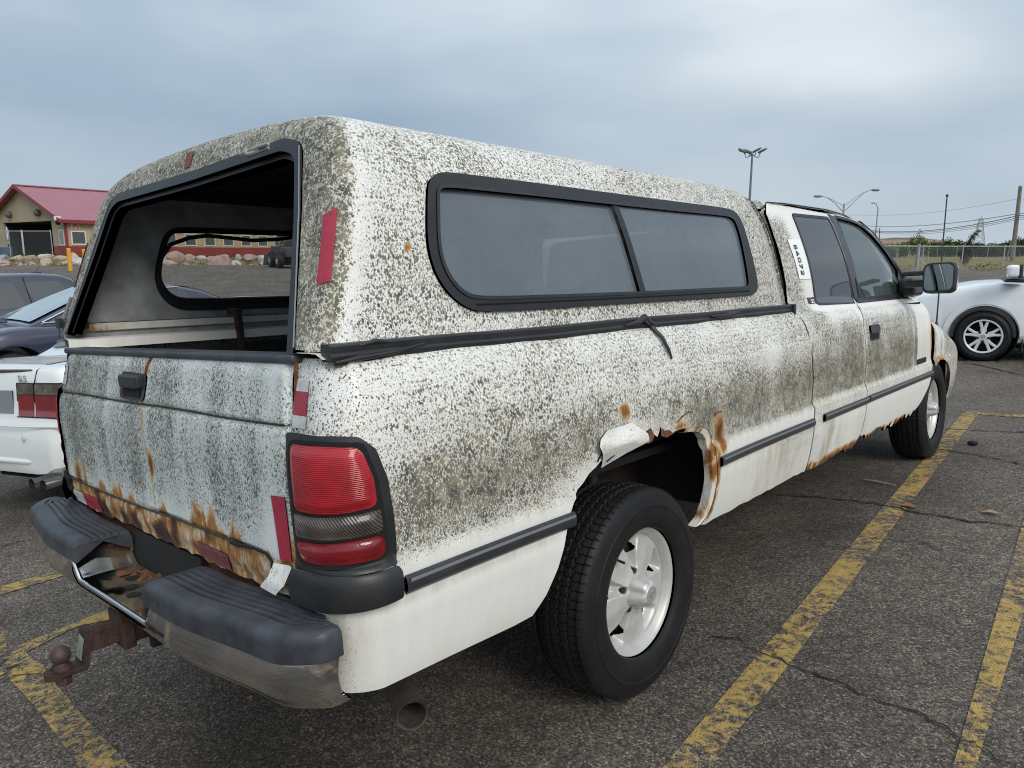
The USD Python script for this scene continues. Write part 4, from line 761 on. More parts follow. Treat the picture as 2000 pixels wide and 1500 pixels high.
# front end: fenders, hood, nose
def fender_top(y): return np.interp(y, [4.8, 5.0, 5.2, 5.45, 5.7, 5.88, 5.98, 6.02], [1.27, 1.21, 1.165, 1.125, 1.07, 1.0, .92, .86])
def fender_fn(y, s):
    y = np.asarray(y, float); zt = fender_top(y); a = np.clip((s-0)/(.17*math.pi/2), 0, math.pi/2); up = s > 0
    bx_ = side_x(np.minimum(y, 4.9)*0+4.0, np.minimum(zt-.17+np.minimum(s, 0), 1.05)); bulge = .018*gau(y, FW, .6)
    nose = .10*sm(y, 5.75, 6.02)**2+.02*sm(y, 5.0, 5.8)
    x = bx_+bulge-nose-np.where(up, .17*(1-np.cos(a)), 0); z = np.where(up, zt-.17+.17*np.sin(a), zt-.17+s)
    e = np.maximum(s-.17*math.pi/2, 0); return np.stack([x-e, y, z+e*.35], 1)
fa = [(FW+.50*math.cos(t), .40+.46*math.sin(t)) for t in np.linspace(math.pi*.98, math.pi*.02, 30)]
def fen_poly():
    top = [(6.02, .27), (5.5, .42), (4.97, .42)]
    P = [(4.97, .95-1.21+.17)]
    Lw = []
    for y, z in fa:
        if y > 4.97: Lw.append((y, z-(float(fender_top(y))-.17)))
    Lw = [p for p in Lw if p[0] < 5.66]
    return Polygon([(4.97, Lw[0][1])]+Lw+[(5.70, .50-.90), (5.90, .50-.83), (6.02, .52-.69)]+top).buffer(0)
fnd = panel(fen_poly(), fender_fn, step=.03, thick=.004, paint={'lich': lambda X: np.clip(.72+.3*(fb(X, (4, 4, 4))-.5)-.35*sm(fb(np.stack([X[:, 1], 0*X[:, 1], 0*X[:, 1]], 1), (11, 1, 1), 2), .42, .5)*(X[:, 1] < 5.3), 0, 1), 'stk': lambda X: .7+0*X[:, 0], 'film': lambda X: .25+.3*sm(X[:, 1], 5.4, 5.9), 'rust': lambda X: .6*gau(np.hypot(X[:, 1]-FW, X[:, 2]-.40), .47, .03)*sm(fb(X, (7, 7, 7)), .4, .55)})
part('fender', fnd, M['paint']); part('fender', fnd.mirror(), M['paint'])
def hood_fn(x, y): return np.stack([x, y, np.interp(y, [4.85, 5.2, 5.7, 6.0, 6.1], [1.315, 1.300, 1.235, 1.13, 1.02])-.05*(np.abs(x)/.72)**3], 1)
part('hood', panel(Polygon(rounded([(-.72, 4.88), (.72, 4.88), (.64, 6.02), (.40, 6.10), (-.40, 6.10), (-.64, 6.02)], .04)), hood_fn, step=.08, thick=.01, paint={'lich': lambda X: .45+0*X[:, 0], 'film': lambda X: .3+0*X[:, 0]}), M['paint'])
part('cowl', bx(-.80, .80, 4.78, 4.95, 1.20, 1.30), M['trim'])
part('nose', cat_([rbox(-.84, .84, 5.90, 6.02, .58, 1.02, .04), rbox(-.55, .55, 6.0, 6.12, .70, 1.03, .03)]), M['under'])
part('corner_lamp', rbox(.70, .885, 5.80, 6.02, .78, .93, .03), M['amber']); part('corner_lamp', rbox(-.885, -.70, 5.80, 6.02, .78, .93, .03), M['amber'])
part('hood_side_lamp', rbox(.80, .845, 5.48, 5.66, 1.07, 1.135, .012), M['amber'])
for sg in (1, -1): part('fender_liner', cat_([bx(min(sg*.50, sg*.56), max(sg*.50, sg*.56), 4.7, 5.66, .45, 1.05), bx(min(sg*.5, sg*.93), max(sg*.5, sg*.93), 5.62, 5.66, .40, .98)]), M['under'])
M['innerf'] = plain('rusty_inner_fender', (.022, .014, .011), .95, var=.5, scale=8)
for sg in (1, -1): part('inner_fender', cat_([bx(min(sg*a, sg*b), max(sg*a, sg*b), RW+c, RW+d, e, f_) for a, b, c, d, e, f_ in ((.50, .55, -.55, .62, .50, 1.05), (.50, .96, .60, .66, .56, 1.05), (.55, .96, -.62, -.56, .56, 1.05), (.5, .962, -.6, .64, 1.03, 1.06))]), M['innerf'])
part('shock_absorber', tube([(.60, RW+.22, .40), (.62, RW+.15, .98)], .022, 10), plain('grey_shock', (.06, .05, .045), .7))
part('chassis', cat_([bx(.38, .46, .12, 5.9, .46, .60), bx(-.46, -.38, .12, 5.9, .46, .60), bx(-.8, .8, 2.0, 2.1, .50, .6), bx(-.75, .75, 3.0, 4.9, .50, .62), bx(-.7, .7, .16, .26, .48, .62)]), M['under'])
part('axle', cat_([tube([(-.8, RW, .375), (.8, RW, .375)], .05, 12), trimesh.creation.icosphere(2, .16).apply_translation([0, RW, .375])]), M['under']); part('axle', tube([(-.8, FW, .36), (.8, FW, .36)], .04, 12), M['under'])
# bumper
bp = holder('bumper', truck)
def bump_plan(s):
    """half width s in -1..1 -> x, y of the bumper's face"""
    x = .960*np.sign(s)*np.minimum(np.abs(s)/.93, 1.0)**1.0; e = sm(np.abs(s), .80, 1.0)
    y = -.165+.010*s**2*0+.045*sm(np.abs(s), .45, .86)+.115*e**1.6
    return x, y
def bump_fn(s, t):
    x, y = bump_plan(s); zt = .700; zb = .582-.016*np.abs(s)
    z = zb+(zt-zb)*t; n = .016*np.sin(np.pi*np.clip(t, 0, 1))-.012*(1-sm(t, 0, .25))
    return np.stack([x, y-n, z], 1)
def dip(s): return sm(.33-np.abs(s-.045), 0, .09)
bpoly = Polygon([(-1, 0)]+[(s, 0) for s in np.linspace(-.95, .95, 20)]+[(1, 0), (1, 1)]+[(s, 1-.74*float(dip(s))) for s in np.linspace(.99, -.99, 90)]+[(-1, 1)]).buffer(0)
part('bumper_face', panel(bpoly, bump_fn, step=.035, thick=.004, out=1, paint={'rust': lambda X: .15*sm(fb(X, (5, 5, 12), 2), .55, .62)}), M['bumper'], bp)
# chrome that turns over into the low middle step
def well_fn(s, q):
    x, y = bump_plan(s); zt = .700; zb = .592; z = zb+(zt-zb)*(1-.74*dip(s)); return np.stack([x, y-.005+.17*q, z-.0*q+.003*(q > .9)], 1)
wl = panel(Polygon([(-.315, 0), (.405, 0), (.405, 1), (-.315, 1)]), well_fn, step=.02, thick=.004, out=1, paint={'rust': lambda X: np.clip(.50*gau(X[:, 1], -.03, .045)*sm(fb(X, (8, 8, 8)), .38, .52)+.30*(np.abs(X[:, 0]) < .17)*sm(fb(X, (12, 12, 12), 3), .45, .55), 0, 1)})
part('bumper_step', wl, M['bumper'], bp)
lipp = [np.r_[bump_plan(s)[0], bump_plan(s)[1]-.004, .592+.108*(1-.74*float(dip(s)))+.002] for s in np.linspace(-.30, .39, 60)]
part('chrome_lip', tube(lipp, .0075, 8), M['chrome'], bp)
for x, y in ((-.02, -.09), (.05, -.11), (.10, -.05), (.16, -.10), (-.10, -.06)):
    part('step_hole', lathe([(0, 0), (.020, 0), (.020, .002), (0, .002)], 16).apply_translation([x, y, .6215]), M['black'], bp)
for k, (x, y) in enumerate(((-.12, -.02), (-.02, .0), (.06, -.02), (-.16, -.06))):
    pts = [(x+.04*math.cos(a)*(0.6+.6*_t3.random()), y+.022*math.sin(a)*(0.6+.6*_t3.random())) for a in np.linspace(0, 2*math.pi, 9)[:-1]]
    part('rust_flake', panel(Polygon(pts), lambda u, v: np.stack([u, v, .6235+.004*np.sin(u*90)], 1), step=.012, thick=.002), M['rustmetal'], bp)
def pad_mesh(sg):
    """ribbed rubber pad, rounded at its ends, that follows the bumper out to its tip"""
    s0 = .300 if sg > 0 else .215; ss = np.concatenate([np.linspace(s0, s0+.038, 6), np.linspace(s0+.06, .86, 22), np.linspace(.88, 1.0, 14)])
    prof = [(-.008, -.030), (-.011, -.026), (-.012, .012), (-.008, .028), (.002, .036), (.014, .0395)]
    for k in range(5): a = .034+.020*k; prof += [(a, .040), (a+.005, .040), (a+.007, .0345), (a+.013, .0345), (a+.015, .040)]
    prof += [(.140, .040), (.156, .034), (.162, .012), (.162, -.030)]
    prof = np.array(prof); V = []
    for s in ss:
        x, y = bump_plan(s*sg); e1 = bump_plan(s*sg+.004); e0 = bump_plan(s*sg-.004)
        tv = np.array([e1[0]-e0[0], e1[1]-e0[1]]); tv = tv/np.linalg.norm(tv); nv = np.array([-tv[1], tv[0]])
        if nv[1] < 0: nv = -nv
        end = min(1.0, math.sqrt(max(0, 1-((s0+.038-s)/.038)**2))) if s < s0+.038 else 1.0
        tip = 1.0 if s < .94 else 1-.22*((s-.94)/.06)**2
        dcut = prof[:, 0] if s < .85 else prof[:, 0]*(1-.55*sm(s, .85, 1.0))
        h = np.where(prof[:, 1] > -.02, .012+(prof[:, 1]-.012)*(.55+.45*end)*tip, prof[:, 1])
        V.append(np.stack([x+nv[0]*dcut, y+nv[1]*dcut, .706+h], 1))
    V = np.array(V); n, k = V.shape[:2]; v = V.reshape(-1, 3); f = []
    for i in range(n-1):
        for j in range(k-1):
            q = [i*k+j, (i+1)*k+j, (i+1)*k+j+1, i*k+j+1]; f += [[q[0], q[1], q[2]], [q[0], q[2], q[3]]]
    for e in (0, n-1):
        c = len(v); v = np.vstack([v, V[e].mean(0)]); f += [[c, e*k+j, e*k+j+1] if (e > 0) else [c, e*k+j+1, e*k+j] for j in range(k-1)]
    f = np.array(f); f = f if sg > 0 else f[:, ::-1]
    return trimesh.Trimesh(v, f, process=False)
part('step_pad', pad_mesh(1), M['pad'], bp, 'ribbed grey rubber pad on the near end of the bumper', smooth=28); part('step_pad', pad_mesh(-1), M['pad'], bp, 'ribbed grey rubber pad on the far end of the bumper', smooth=28)
part('bumper_shelf', cat_([bx(.27, .83, -.06, .06, .690, .697), bx(-.83, -.27, -.06, .06, .690, .697)]), M['rustmetal'], bp)
part('plate_recess', bx(-.26, .26, .005, .012, .60, .74), M['black'], bp)
# hitch
hi = holder('trailer_hitch', truck)
part('receiver_tube', cat_([rbox(-.042, .042, -.135, .30, .475, .560, .008), rbox(-.052, .052, -.155, -.118, .465, .572, .006), rbox(-.6, .6, .12, .20, .48, .56, .01)]), M['chromerust'], hi)
part('ball_mount', cat_([rbox(-.026, .026, -.235, -.10, .485, .545, .005), trimesh.convex.convex_hull(np.array([(x, y, z) for x in (-.030, .030) for y, z in ((-.222, .552), (-.240, .552), (-.262, .455), (-.244, .443))])), rbox(-.030, .030, -.335, -.246, .438, .456, .006), trimesh.creation.cylinder(.031, .018, sections=24).apply_translation([0, -.318, .447])]), M['chromerust'], hi)
part('hitch_ball', cat_([trimesh.creation.icosphere(3, .0265).apply_translation([0, -.303, .497]), lathe([(.0, -.05), (.019, -.045), (.024, -.030), (.0245, -.041), (.0, -.0411)], 24).apply_translation([0, -.303, .497]), lathe([(0, 0), (.024, 0), (.024, .006), (.017, .010), (.014, .022), (0, .022)], 24).apply_translation([0, -.303, .456]), trimesh.creation.cylinder(.021, .026, sections=6).apply_translation([0, -.303, .424])]), M['ball'], hi)
part('paint_remnant', panel(Polygon([(-.024, .470), (.024, .468), (.026, .53), (-.02, .535)]), lambda x, z: np.stack([x, -.262-.0012+.0215*(z-.455)/.097+.0*x, z], 1), step=.02, thick=.001), plain('pale_green_label', (.20, .23, .19), .8, var=.4, scale=90), hi)
part('safety_pin', cat_([tube([(.055, -.07, .515), (.085, -.07, .515), (.088, -.07, .47)], .007, 8), rbox(.06, .085, -.09, -.05, .455, .50, .006)]), M['under'], hi)
# exhaust
ex = [(.30, 1.9, .44), (.35, .75, .42), (.40, .52, .385), (.52, .42, .372), (.82, .275, .345)]
part('exhaust_pipe', cat_([tube(ex, .043, 20, caps=False), tube([p for p in ex[2:]][::-1], .038, 20, caps=False), tube([(.82, .275, .345), (.818, .276, .345)], [.043, .0375], 20, caps=False)]), M['pipe'])
part('exhaust_bore', tube([ex[2], ex[3]], .037, 16), M['black'])
# wheels
def tyre_mesh(R=.372, ntheta=900):
    half = [(.224, .098), (.228, .108), (.240, .1165), (.262, .1225), (.285, .1235), (.300, .1228), (.302, .1243), (.306, .1243), (.308, .1215), (.330, .1165), (.345, .111), (.354, .106), (.3615, .099), (.3655, .090)]
    tread = np.linspace(.086, -.086, 60)
    r = [a for a, b in half]+[R-.0045-.020*(abs(t)/.09)**3+.003 for t in tread]+[a for a, b in half[::-1]]
    x = [b for a, b in half]+list(tread)+[-b for a, b in half[::-1]]
    r, x = np.array(r), np.array(x); n = ntheta; th = np.arange(n)*2*np.pi/n; k = len(r)
    Rm = np.repeat(r[:, None], n, 1); X = np.repeat(x[:, None], n, 1); TH = np.repeat(th[None], k, 0)
    arc = TH*R
    for c in (.050, .018, -.018, -.050):
        Rm -= .007*np.exp(-(((X-c)+.0025*np.sign(np.sin(arc*200)))/.0034)**4)*(np.abs(X) < .09)
    pit = .0295
    row = np.where(np.abs(X) > .052, 0, np.where(np.abs(X) > .02, .33, .66))*pit
    lat = ((arc+row+.10*np.abs(X)*np.sign(X)*.4) % pit); w = .0042
    cut = (np.abs(lat-pit/2) < w/2)
    Rm -= np.where(cut & (np.abs(X) < .089), .0055, 0)*np.where(np.abs(X) > .052, 1, .6)
    sh = cut & (np.abs(X) > .086) & (np.abs(X) < .104) & (r[:, None] > .35); Rm -= np.where(sh, .004, 0)
    side_rib = np.exp(-((np.abs(X)-.1165)/.002)**2)*0
    v = np.stack([X, Rm*np.cos(TH), Rm*np.sin(TH)], -1).reshape(-1, 3)
    i, j = np.meshgrid(np.arange(k-1), np.arange(n), indexing='ij'); q = np.stack([i*n+j, (i+1)*n+j, (i+1)*n+(j+1) % n, i*n+(j+1) % n], -1).reshape(-1, 4)
    m = trimesh.Trimesh(v, np.vstack([q[:, [0, 1, 2]], q[:, [0, 2, 3]]]), process=False)
    if m.volume < 0: m.invert()
    return m
def rim_mesh():
    """five broad spokes in a dished wheel; x outwards"""
    nr, nt = 78, 500; rr = np.concatenate([np.linspace(.0, .050, 8), np.linspace(.055, .196, 52), np.array([.198, .200, .203, .206, .209, .212, .216, .219, .222, .2245, .2255, .226, .226, .2255, .224, .222, .220, .2185])]); nr = len(rr)
    th = np.arange(nt)*2*np.pi/nt; Rr, TH = np.meshgrid(rr, th, indexing='ij')
    d = (TH*5/(2*np.pi)+.25) % 1.0; d = np.minimum(d, 1-d)*2                     # 0 on a spoke's middle, 1 between two
    valley = sm(d, .64-.14*sm(Rr, .13, .19), .84-.10*sm(Rr, .13, .19))*sm(Rr, .070, .105)*(1-sm(Rr, .168, .197))
    X = .078-.012*sm(Rr, .05, .11)-.010*sm(Rr, .11, .19)+.004*gau(d, 0, .30)*sm(Rr, .07, .11)*(1-sm(Rr, .165, .198)) - .036*valley
    lip = np.interp(Rr, [.196, .200, .206, .212, .219, .2235, .2255, .226, .224], [0, .006, .016, .024, .028, .030, .029, .026, .020])
    X = X+np.where(Rr > .196, lip-.0+.004, 0)
    rec = np.arange(nr); X[-7:] = X[-8:-7]-np.array([.0, .003, .008, .012, .016, .020, .026])[:, None][:7]
    hole = (((Rr-.146)/.030)**2+((1-d)*(2*np.pi/10)*Rr/(.018+.42*np.maximum(Rr-.114, 0)))**2) < 1
    lugr = .052; lug = np.zeros_like(X, bool)
    for k in range(5):
        a = 2*np.pi*(k+.5)/5-.25*2*np.pi/5; dd = np.hypot(Rr*np.cos(TH)-.070*np.cos(a), Rr*np.sin(TH)-.070*np.sin(a)); X = X-.020*(1-sm(dd, .010, .0145))
    v = np.stack([X, Rr*np.cos(TH), Rr*np.sin(TH)], -1).reshape(-1, 3)
    i, j = np.meshgrid(np.arange(nr-1), np.arange(nt), indexing='ij'); j2 = (j+1) % nt
    keep = ~(hole[i, j] & hole[i+1, j] & hole[i, j2] & hole[i+1, j2])
    q = np.stack([i*nt+j, (i+1)*nt+j, (i+1)*nt+j2, i*nt+j2], -1)[keep]
    m = trimesh.Trimesh(v, np.vstack([q[:, [0, 1, 2]], q[:, [0, 2, 3]]]), process=False); m.update_faces(m.nondegenerate_faces())
    if m.face_normals[:, 0].mean() < 0: m.invert()
    barrel = lathe([(.205, .040), (.203, .02), (.196, -.06), (.205, -.10)], 64, 'x'); barrel.invert()
    return m, barrel
cls = UsdGeom.Xform.Define(stage, '/World/pickup_truck/wheel'); cls.AddTransformOp().Set(mat4(np.eye(3), (.842, RW, .372))); USED[('/World/pickup_truck', 'wheel')] = 1
tm_ = tyre_mesh(); w0 = cls.GetPrim()
obj('tyre', MB().tm(tm_, 28), M['tyre'], w0); rm_, bm_ = rim_mesh(); obj('rim', MB().tm(rm_, 40), M['alloy'], w0); obj('rim_barrel', MB().tm(bm_, 40), plain('brake_dust', (.05, .045, .04), .7), w0)
capm = lathe([(.0, .136), (.030, .136), (.0315, .1345), (.033, .1335), (.041, .130), (.047, .122), (.058, .095), (.064, .080), (.064, .066)], 60, 'x')
v_ = capm.vertices; a_ = np.arctan2(v_[:, 2], v_[:, 1]); r_ = np.hypot(v_[:, 1], v_[:, 2]); dent = np.zeros(len(v_))
for k in range(5):
    a = 2*np.pi*(k+.5)/5-.25*2*np.pi/5; da = (a_-a+np.pi) % (2*np.pi)-np.pi; dent = np.maximum(dent, np.exp(-(da/.26)**2)*sm(r_, .030, .05))
capm.vertices = v_*np.stack([1+0*dent, 1-.24*dent, 1-.24*dent], 1)
if capm.volume < 0: capm.invert()
obj('centre_cap', MB().tm(capm, 40), M['alloy'], w0)
obj('cap_emblem', MB().tm(cat_([lathe([(.0, .1365), (.024, .1365), (.025, .1372), (.026, .1365), (.027, .1365), (.027, .1376), (.028, .1376), (.028, .136)], 40, 'x'),
    *[tube([(.1372, s*.002, .013), (.1378, s*.009, .010), (.1378, s*.013, .002), (.1378, s*.009, -.004), (.1376, s*.006, .0)], .0018, 6) for s in (1, -1)], tube([(.1374, 0, .012), (.138, 0, .002), (.1374, 0, -.015)], [.004, .0045, .002], 8)]), 40), plain('dull_emblem', (.34, .34, .33), .45, metal=.3), w0)
for k in range(5):
    a = 2*np.pi*(k+.5)/5-.25*2*np.pi/5; obj('lug_nut', MB().tm(trimesh.creation.cylinder(.0095, .02, sections=6).apply_transform(trimesh.transformations.rotation_matrix(np.pi/2, [0, 1, 0])).apply_translation([.062, .070*math.cos(a), .070*math.sin(a)]), 20), M['chromerust'], w0)
obj('brake_drum', MB().tm(lathe([(0, .02), (.15, .02), (.155, .0), (.155, -.08)], 40, 'x'), 40), M['under'], w0)
obj('valve_stem', MB().tm(tube([(.075, .178*math.cos(2.2), .178*math.sin(2.2)), (.10, .170*math.cos(2.2), .170*math.sin(2.2))], .005, 8), 40), M['trim'], w0)
def rotx(a): c, s = math.cos(a), math.sin(a); return np.array([[1, 0, 0], [0, c, -s], [0, s, c]])
def more_wheel(R, t):
    x = UsdGeom.Xform.Define(stage, numbered('/World/pickup_truck', 'wheel')); x.GetPrim().GetReferences().AddInternalReference('/World/pickup_truck/wheel')
    x.GetPrim().CreateAttribute('xformOp:transform', Sdf.ValueTypeNames.Matrix4d).Set(mat4(R, t)); x.GetXformOpOrderAttr().Set(Vt.TokenArray(['xformOp:transform'])); x.GetPrim().SetInstanceable(True)
RZ = np.diag([-1.0, -1.0, 1.0])
more_wheel(rotx(.4), (.855, FW, .366)); more_wheel(RZ @ rotx(.9), (-.842, RW, .372)); more_wheel(RZ @ rotx(.2), (-.855, FW, .366))
# mirror, aerial, lettering
mi = holder('side_mirror', truck)
part('mirror_arm', cat_([rbox(.86, .96, 4.60, 4.86, 1.335, 1.46, .03), rbox(.92, 1.07, 4.44, 4.62, 1.395, 1.44, .018), rbox(.93, 1.08, 4.42, 4.56, 1.47, 1.50, .012)]), M['trim'], mi)
hd = MB(); R_ = np.array([[math.cos(-.12), -math.sin(-.12), 0], [math.sin(-.12), math.cos(-.12), 0], [0, 0, 1]]) @ rotx(-.15)
def sq(px, w): return np.array(rounded([(-w[0], -w[1]), (w[0], -w[1]), (w[0], w[1]), (-w[0], w[1])], .050, 8))
def loft(rings, cap=True):
    n = len(rings[0]); v = np.vstack(rings); f = []
    for i in range(len(rings)-1):
        for j in range(n):
            q = [i*n+j, i*n+(j+1) % n, (i+1)*n+(j+1) % n, (i+1)*n+j]; f += [[q[0], q[1], q[2]], [q[0], q[2], q[3]]]
    if cap:
        for e, r in ((0, rings[0]), (len(rings)-1, rings[-1])):
            c = len(v); v = np.vstack([v, np.asarray(r).mean(0)]); f += [[c, e*n+(j+1) % n, e*n+j] if e == 0 else [c, e*n+j, e*n+(j+1) % n] for j in range(n)]
    m = trimesh.Trimesh(v, f, process=False)
    if m.volume < 0: m.invert()
    return m
rings = [np.stack([q[:, 0], np.full(len(q), y), q[:, 1]], 1) for y, q in ((0, sq(0, (.092, .092))), (.012, sq(0, (.098, .098))), (.05, sq(0, (.096, .096))), (.085, sq(0, (.080, .082))), (.10, sq(0, (.05, .05))))]
mt = np.array([1.150, 4.38, 1.452]); T_ = lambda m: (setattr(m, 'vertices', m.vertices @ R_.T + mt), m)[1]
part('mirror_shell', T_(loft(rings[1:])), M['chrome'], mi); part('mirror_bezel', T_(loft([rings[0], rings[1], np.vstack([rings[1]])+[0, .012, 0]])), M['trim'], mi)
mg = rounded([(-.082, -.082), (.082, -.082), (.082, .082), (-.082, .082)], .040, 8); gl_ = loft([np.stack([mg[:, 0], 0*mg[:, 0]-.003, mg[:, 1]], 1), np.stack([mg[:, 0], 0*mg[:, 0]+.004, mg[:, 1]], 1)])
part('mirror_glass', T_(gl_), M['mirror'], mi, smooth=10)
ae = holder('aerial', truck); part('aerial_mast', tube([(.875, 5.60, 1.10), (.874, 5.66, 1.30), (.872, 5.79, 1.75), (.870, 5.905, 2.10)], [.0065, .0055, .005, .005], 8), M['trim'], ae); part('aerial_base', tube([(.885, 5.575, 1.02), (.875, 5.602, 1.11)], [.022, .010], 12), M['trim'], ae); part('aerial_tip', trimesh.creation.icosphere(2, .011).apply_translation([.870, 5.905, 2.10]), M['trim'], ae)
SIDE = np.array([[0, 0, 1], [1, 0, 0], [0, 1, 0]]).astype(float)     # text x -> +y, text y -> +z, depth -> +x
sk = holder('number_sticker', truck)
part('sticker_face', panel(Polygon([(2.862, 1.672), (3.024, 1.676), (3.028, 1.47), (2.872, 1.47)]), on_cab(.004), step=.05, thick=.001), M['paper'], sk)
tx = cab_surf(np.array([2.95]), np.array([1.565]))[0][0]; tilt = math.atan2(.836-.79, .141)
def cab_text(s, h, y, z, rot=0.0, depth=.002, parent=sk, name='digits', bold=False, m='ink', lift=.0065, ctr=False):
    t = meshkit.text_mesh(s, h, depth, bold); c, sn = math.cos(rot), math.sin(rot); v = t.vertices.copy()
    if ctr: v[:, 0] -= v[:, 0].mean()
    yy = y+v[:, 0]*c-v[:, 1]*sn; zz = z+v[:, 0]*sn+v[:, 1]*c; P = cab_surf(yy, zz); P[:, 0] += lift+v[:, 2]; t.vertices = P
    if t.volume < 0: t.invert()
    part(name, MB().tm(t, 0), M[m], parent)
cab_text('54072', .037, 2.905, 1.650, rot=-math.pi/2-.10+.10, bold=False)
bd = holder('trim_badge', truck); part('badge_plate', panel(Polygon([(2.935, 1.342), (3.046, 1.344), (3.046, 1.377), (2.935, 1.375)]), on_cab(.003), step=.05, thick=.002), plain('dark_badge', (.03, .03, .03), .4), bd); cab_text('SLT', .018, 2.965, 1.347, parent=bd, name='letters', bold=True, m='paper', lift=.005); part('badge_stripe', panel(Polygon([(2.94, 1.370), (3.04, 1.371), (3.04, 1.3745), (2.94, 1.3735)]), on_cab(.004), step=.05, thick=.001), M['tape'], bd)
b2 = holder('door_badge', truck); cab_text('RAM1500', .034, 4.575, .878, parent=b2, name='letters', bold=True, m='mould', lift=.004, depth=.006)
# ---------------------------------------------------------------- the shell over the bed
shell = thing('camper_shell', 'white fibreglass shell over the truck bed, speckled with grey lichen, its rear hatch missing', 'camper shell', RT, (0, 0, 0))
def rack(v): v = np.array(v, float); v[:, 2] += .033*(.89-v[:, 0]); return rake(v)      # the shell sits a little higher on its far side
def spart(name, mesh, m, parent=None, label=None, **kw): return obj(name, mesh, m, parent or shell, label, warp=rack, **kw)
def chaikin(P, n=3):
    P = np.asarray(P, float)
    for _ in range(n): Q = np.roll(P, -1, 0); P = np.stack([.75*P+.25*Q, .25*P+.75*Q], 1).reshape(-1, 2)
    return P
wo = chaikin([(.302, .391), (.316, .425), (.355, .445), (.42, .4475), (.60, .449), (.766, .450), (1.28, .450), (1.9, .451), (2.25, .453), (2.335, .445), (2.376, .415), (2.372, .308), (2.375, .17), (2.366, .11), (2.335, .075), (2.238, .067), (1.7, .066), (1.187, .065), (.748, .063), (.545, .064), (.474, .073), (.405, .108), (.350, .159), (.318, .217), (.303, .28)])
wi = chaikin([(.337, .372), (.342, .395), (.365, .404), (.50, .406), (.755, .408), (1.244, .409), (1.8, .412), (2.20, .416), (2.275, .412), (2.303, .385), (2.29, .25), (2.275, .13), (2.262, .106), (2.21, .103), (1.7, .101), (1.394, .099), (.75, .100), (.52, .102), (.455, .113), (.400, .150), (.362, .200), (.343, .26)])
flip = lambda P: np.array([(u, 2*SH-s) for u, s in P])[::-1]
def sh_lich(X):
    x, y, z = X[:, 0], X[:, 1], X[:, 2]; e = y-tail_y(z)
    right = .66-.57*(1-sm(e+.10*(fb(X, (6, 6, 6))-.5)+.03*sm(z, 1.62, 1.80), .03, .12))+.06*sm(y, 1.2, 2.4)+.08*gau(z, 1.40, .06)
    top = .66; a = np.where(z > 1.88, top, right)
    rear = 1.02; a = np.where(e < .045, rear*sm(-e, -.062, -.03)+a*sm(e, .03, .06)*.3, a)
    return np.clip(a+.25*(fb(X, (3, 3, 3), 4)-.5), 0, 1)
def sh_film(X):
    e = X[:, 1]-tail_y(X[:, 2]); return np.clip(.12+.85*sm(-e, -.055, -.02)*(.75+fb(X, (9, 9, 2)))-.25*sm(-X[:, 2], -1.5, -1.4)+.12*sm(X[:, 1], 2.1, 2.5), 0, 1)
SP = {'lich': sh_lich, 'stk': lambda X: .12+.25*sm(X[:, 1], .8, 2.4), 'film': sh_film, 'rust': lambda X: .75*np.exp(-((X[:, 1]-.345)/.010)**2-((X[:, 2]-1.57)/.012)**2)+.3*gau(X[:, 2], 1.395, .012)*sm(fb(X, (12, 12, 12)), .5, .6)*(X[:, 1] > .5)}
body = Polygon([(0, 0), (2.765, 0), (2.765, 2*SH), (0, 2*SH)]).difference(Polygon(wo).buffer(-.012)).difference(Polygon(flip(wo)).buffer(-.012))
skin = spart('shell_skin', panel(body, shell_surf, step=.024, thick=.006, out=1, paint=SP, back=False), M['paint'])
in_fn = lambda u, s: shell_surf(u, s)*np.array([.972, 1, 1])-np.array([0, 0, .022])
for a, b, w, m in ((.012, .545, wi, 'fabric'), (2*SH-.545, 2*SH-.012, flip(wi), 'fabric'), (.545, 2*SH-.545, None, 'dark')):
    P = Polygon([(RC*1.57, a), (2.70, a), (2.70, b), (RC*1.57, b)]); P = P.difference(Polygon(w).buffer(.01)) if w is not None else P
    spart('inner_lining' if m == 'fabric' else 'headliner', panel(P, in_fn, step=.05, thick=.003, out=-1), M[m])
spart('inner_window_frame', panel(Polygon(flip(wi)).buffer(.026).difference(Polygon(flip(wi)).buffer(.002)), lambda u, s: in_fn(u, s)+np.array([.006, 0, 0]), step=.03, thick=.008, out=-1), M['seal'], None, 'black inner frame of the far side window')
# tail face: the rim round the open hatch
si = np.linspace(0, 2*SH, 160); rx, rz = shell_sec(si, RC)
op_o = rounded([(.790, 1.30), (.695, 1.665), (.637, 1.848), (.545, 1.874), (0, 1.868), (-.585, 1.878), (-.648, 1.850), (-.702, 1.685), (-.82, 1.30)], [0, .05, .07, .12, .3, .12, .07, .05, 0])
op_i = rounded([(.762, 1.30), (.668, 1.655), (.612, 1.820), (.535, 1.842), (0, 1.838), (-.57, 1.846), (-.622, 1.822), (-.672, 1.665), (-.79, 1.30)], [0, .05, .07, .12, .3, .12, .07, .05, 0])
unroll = lambda P: np.stack([np.asarray(P)[:, 0], np.asarray(P)[:, 1]-.033*(.89-np.asarray(P)[:, 0])*(np.asarray(P)[:, 1] > 1.31)], 1)
op_o, op_i = unroll(op_o), unroll(op_i)
rim = Polygon(np.vstack([np.stack([rx, rz], 1), [[rx[-1], 1.335], [rx[0], 1.335]]])).buffer(0).difference(Polygon(op_o).buffer(-.01))
spart('tail_rim', panel(rim, tail_face, step=.018, thick=.012, out=1, paint=SP), M['paint'], None, 'rear rim of the shell, green-grey with growth')
ring = Polygon(op_o).difference(Polygon(op_i)).difference(sbox(-2, 1.0, 2, 1.325))
def fr_fn(x, z): return tail_face(x, z)-np.stack([0*x, .004+0*x, 0*x], 1)
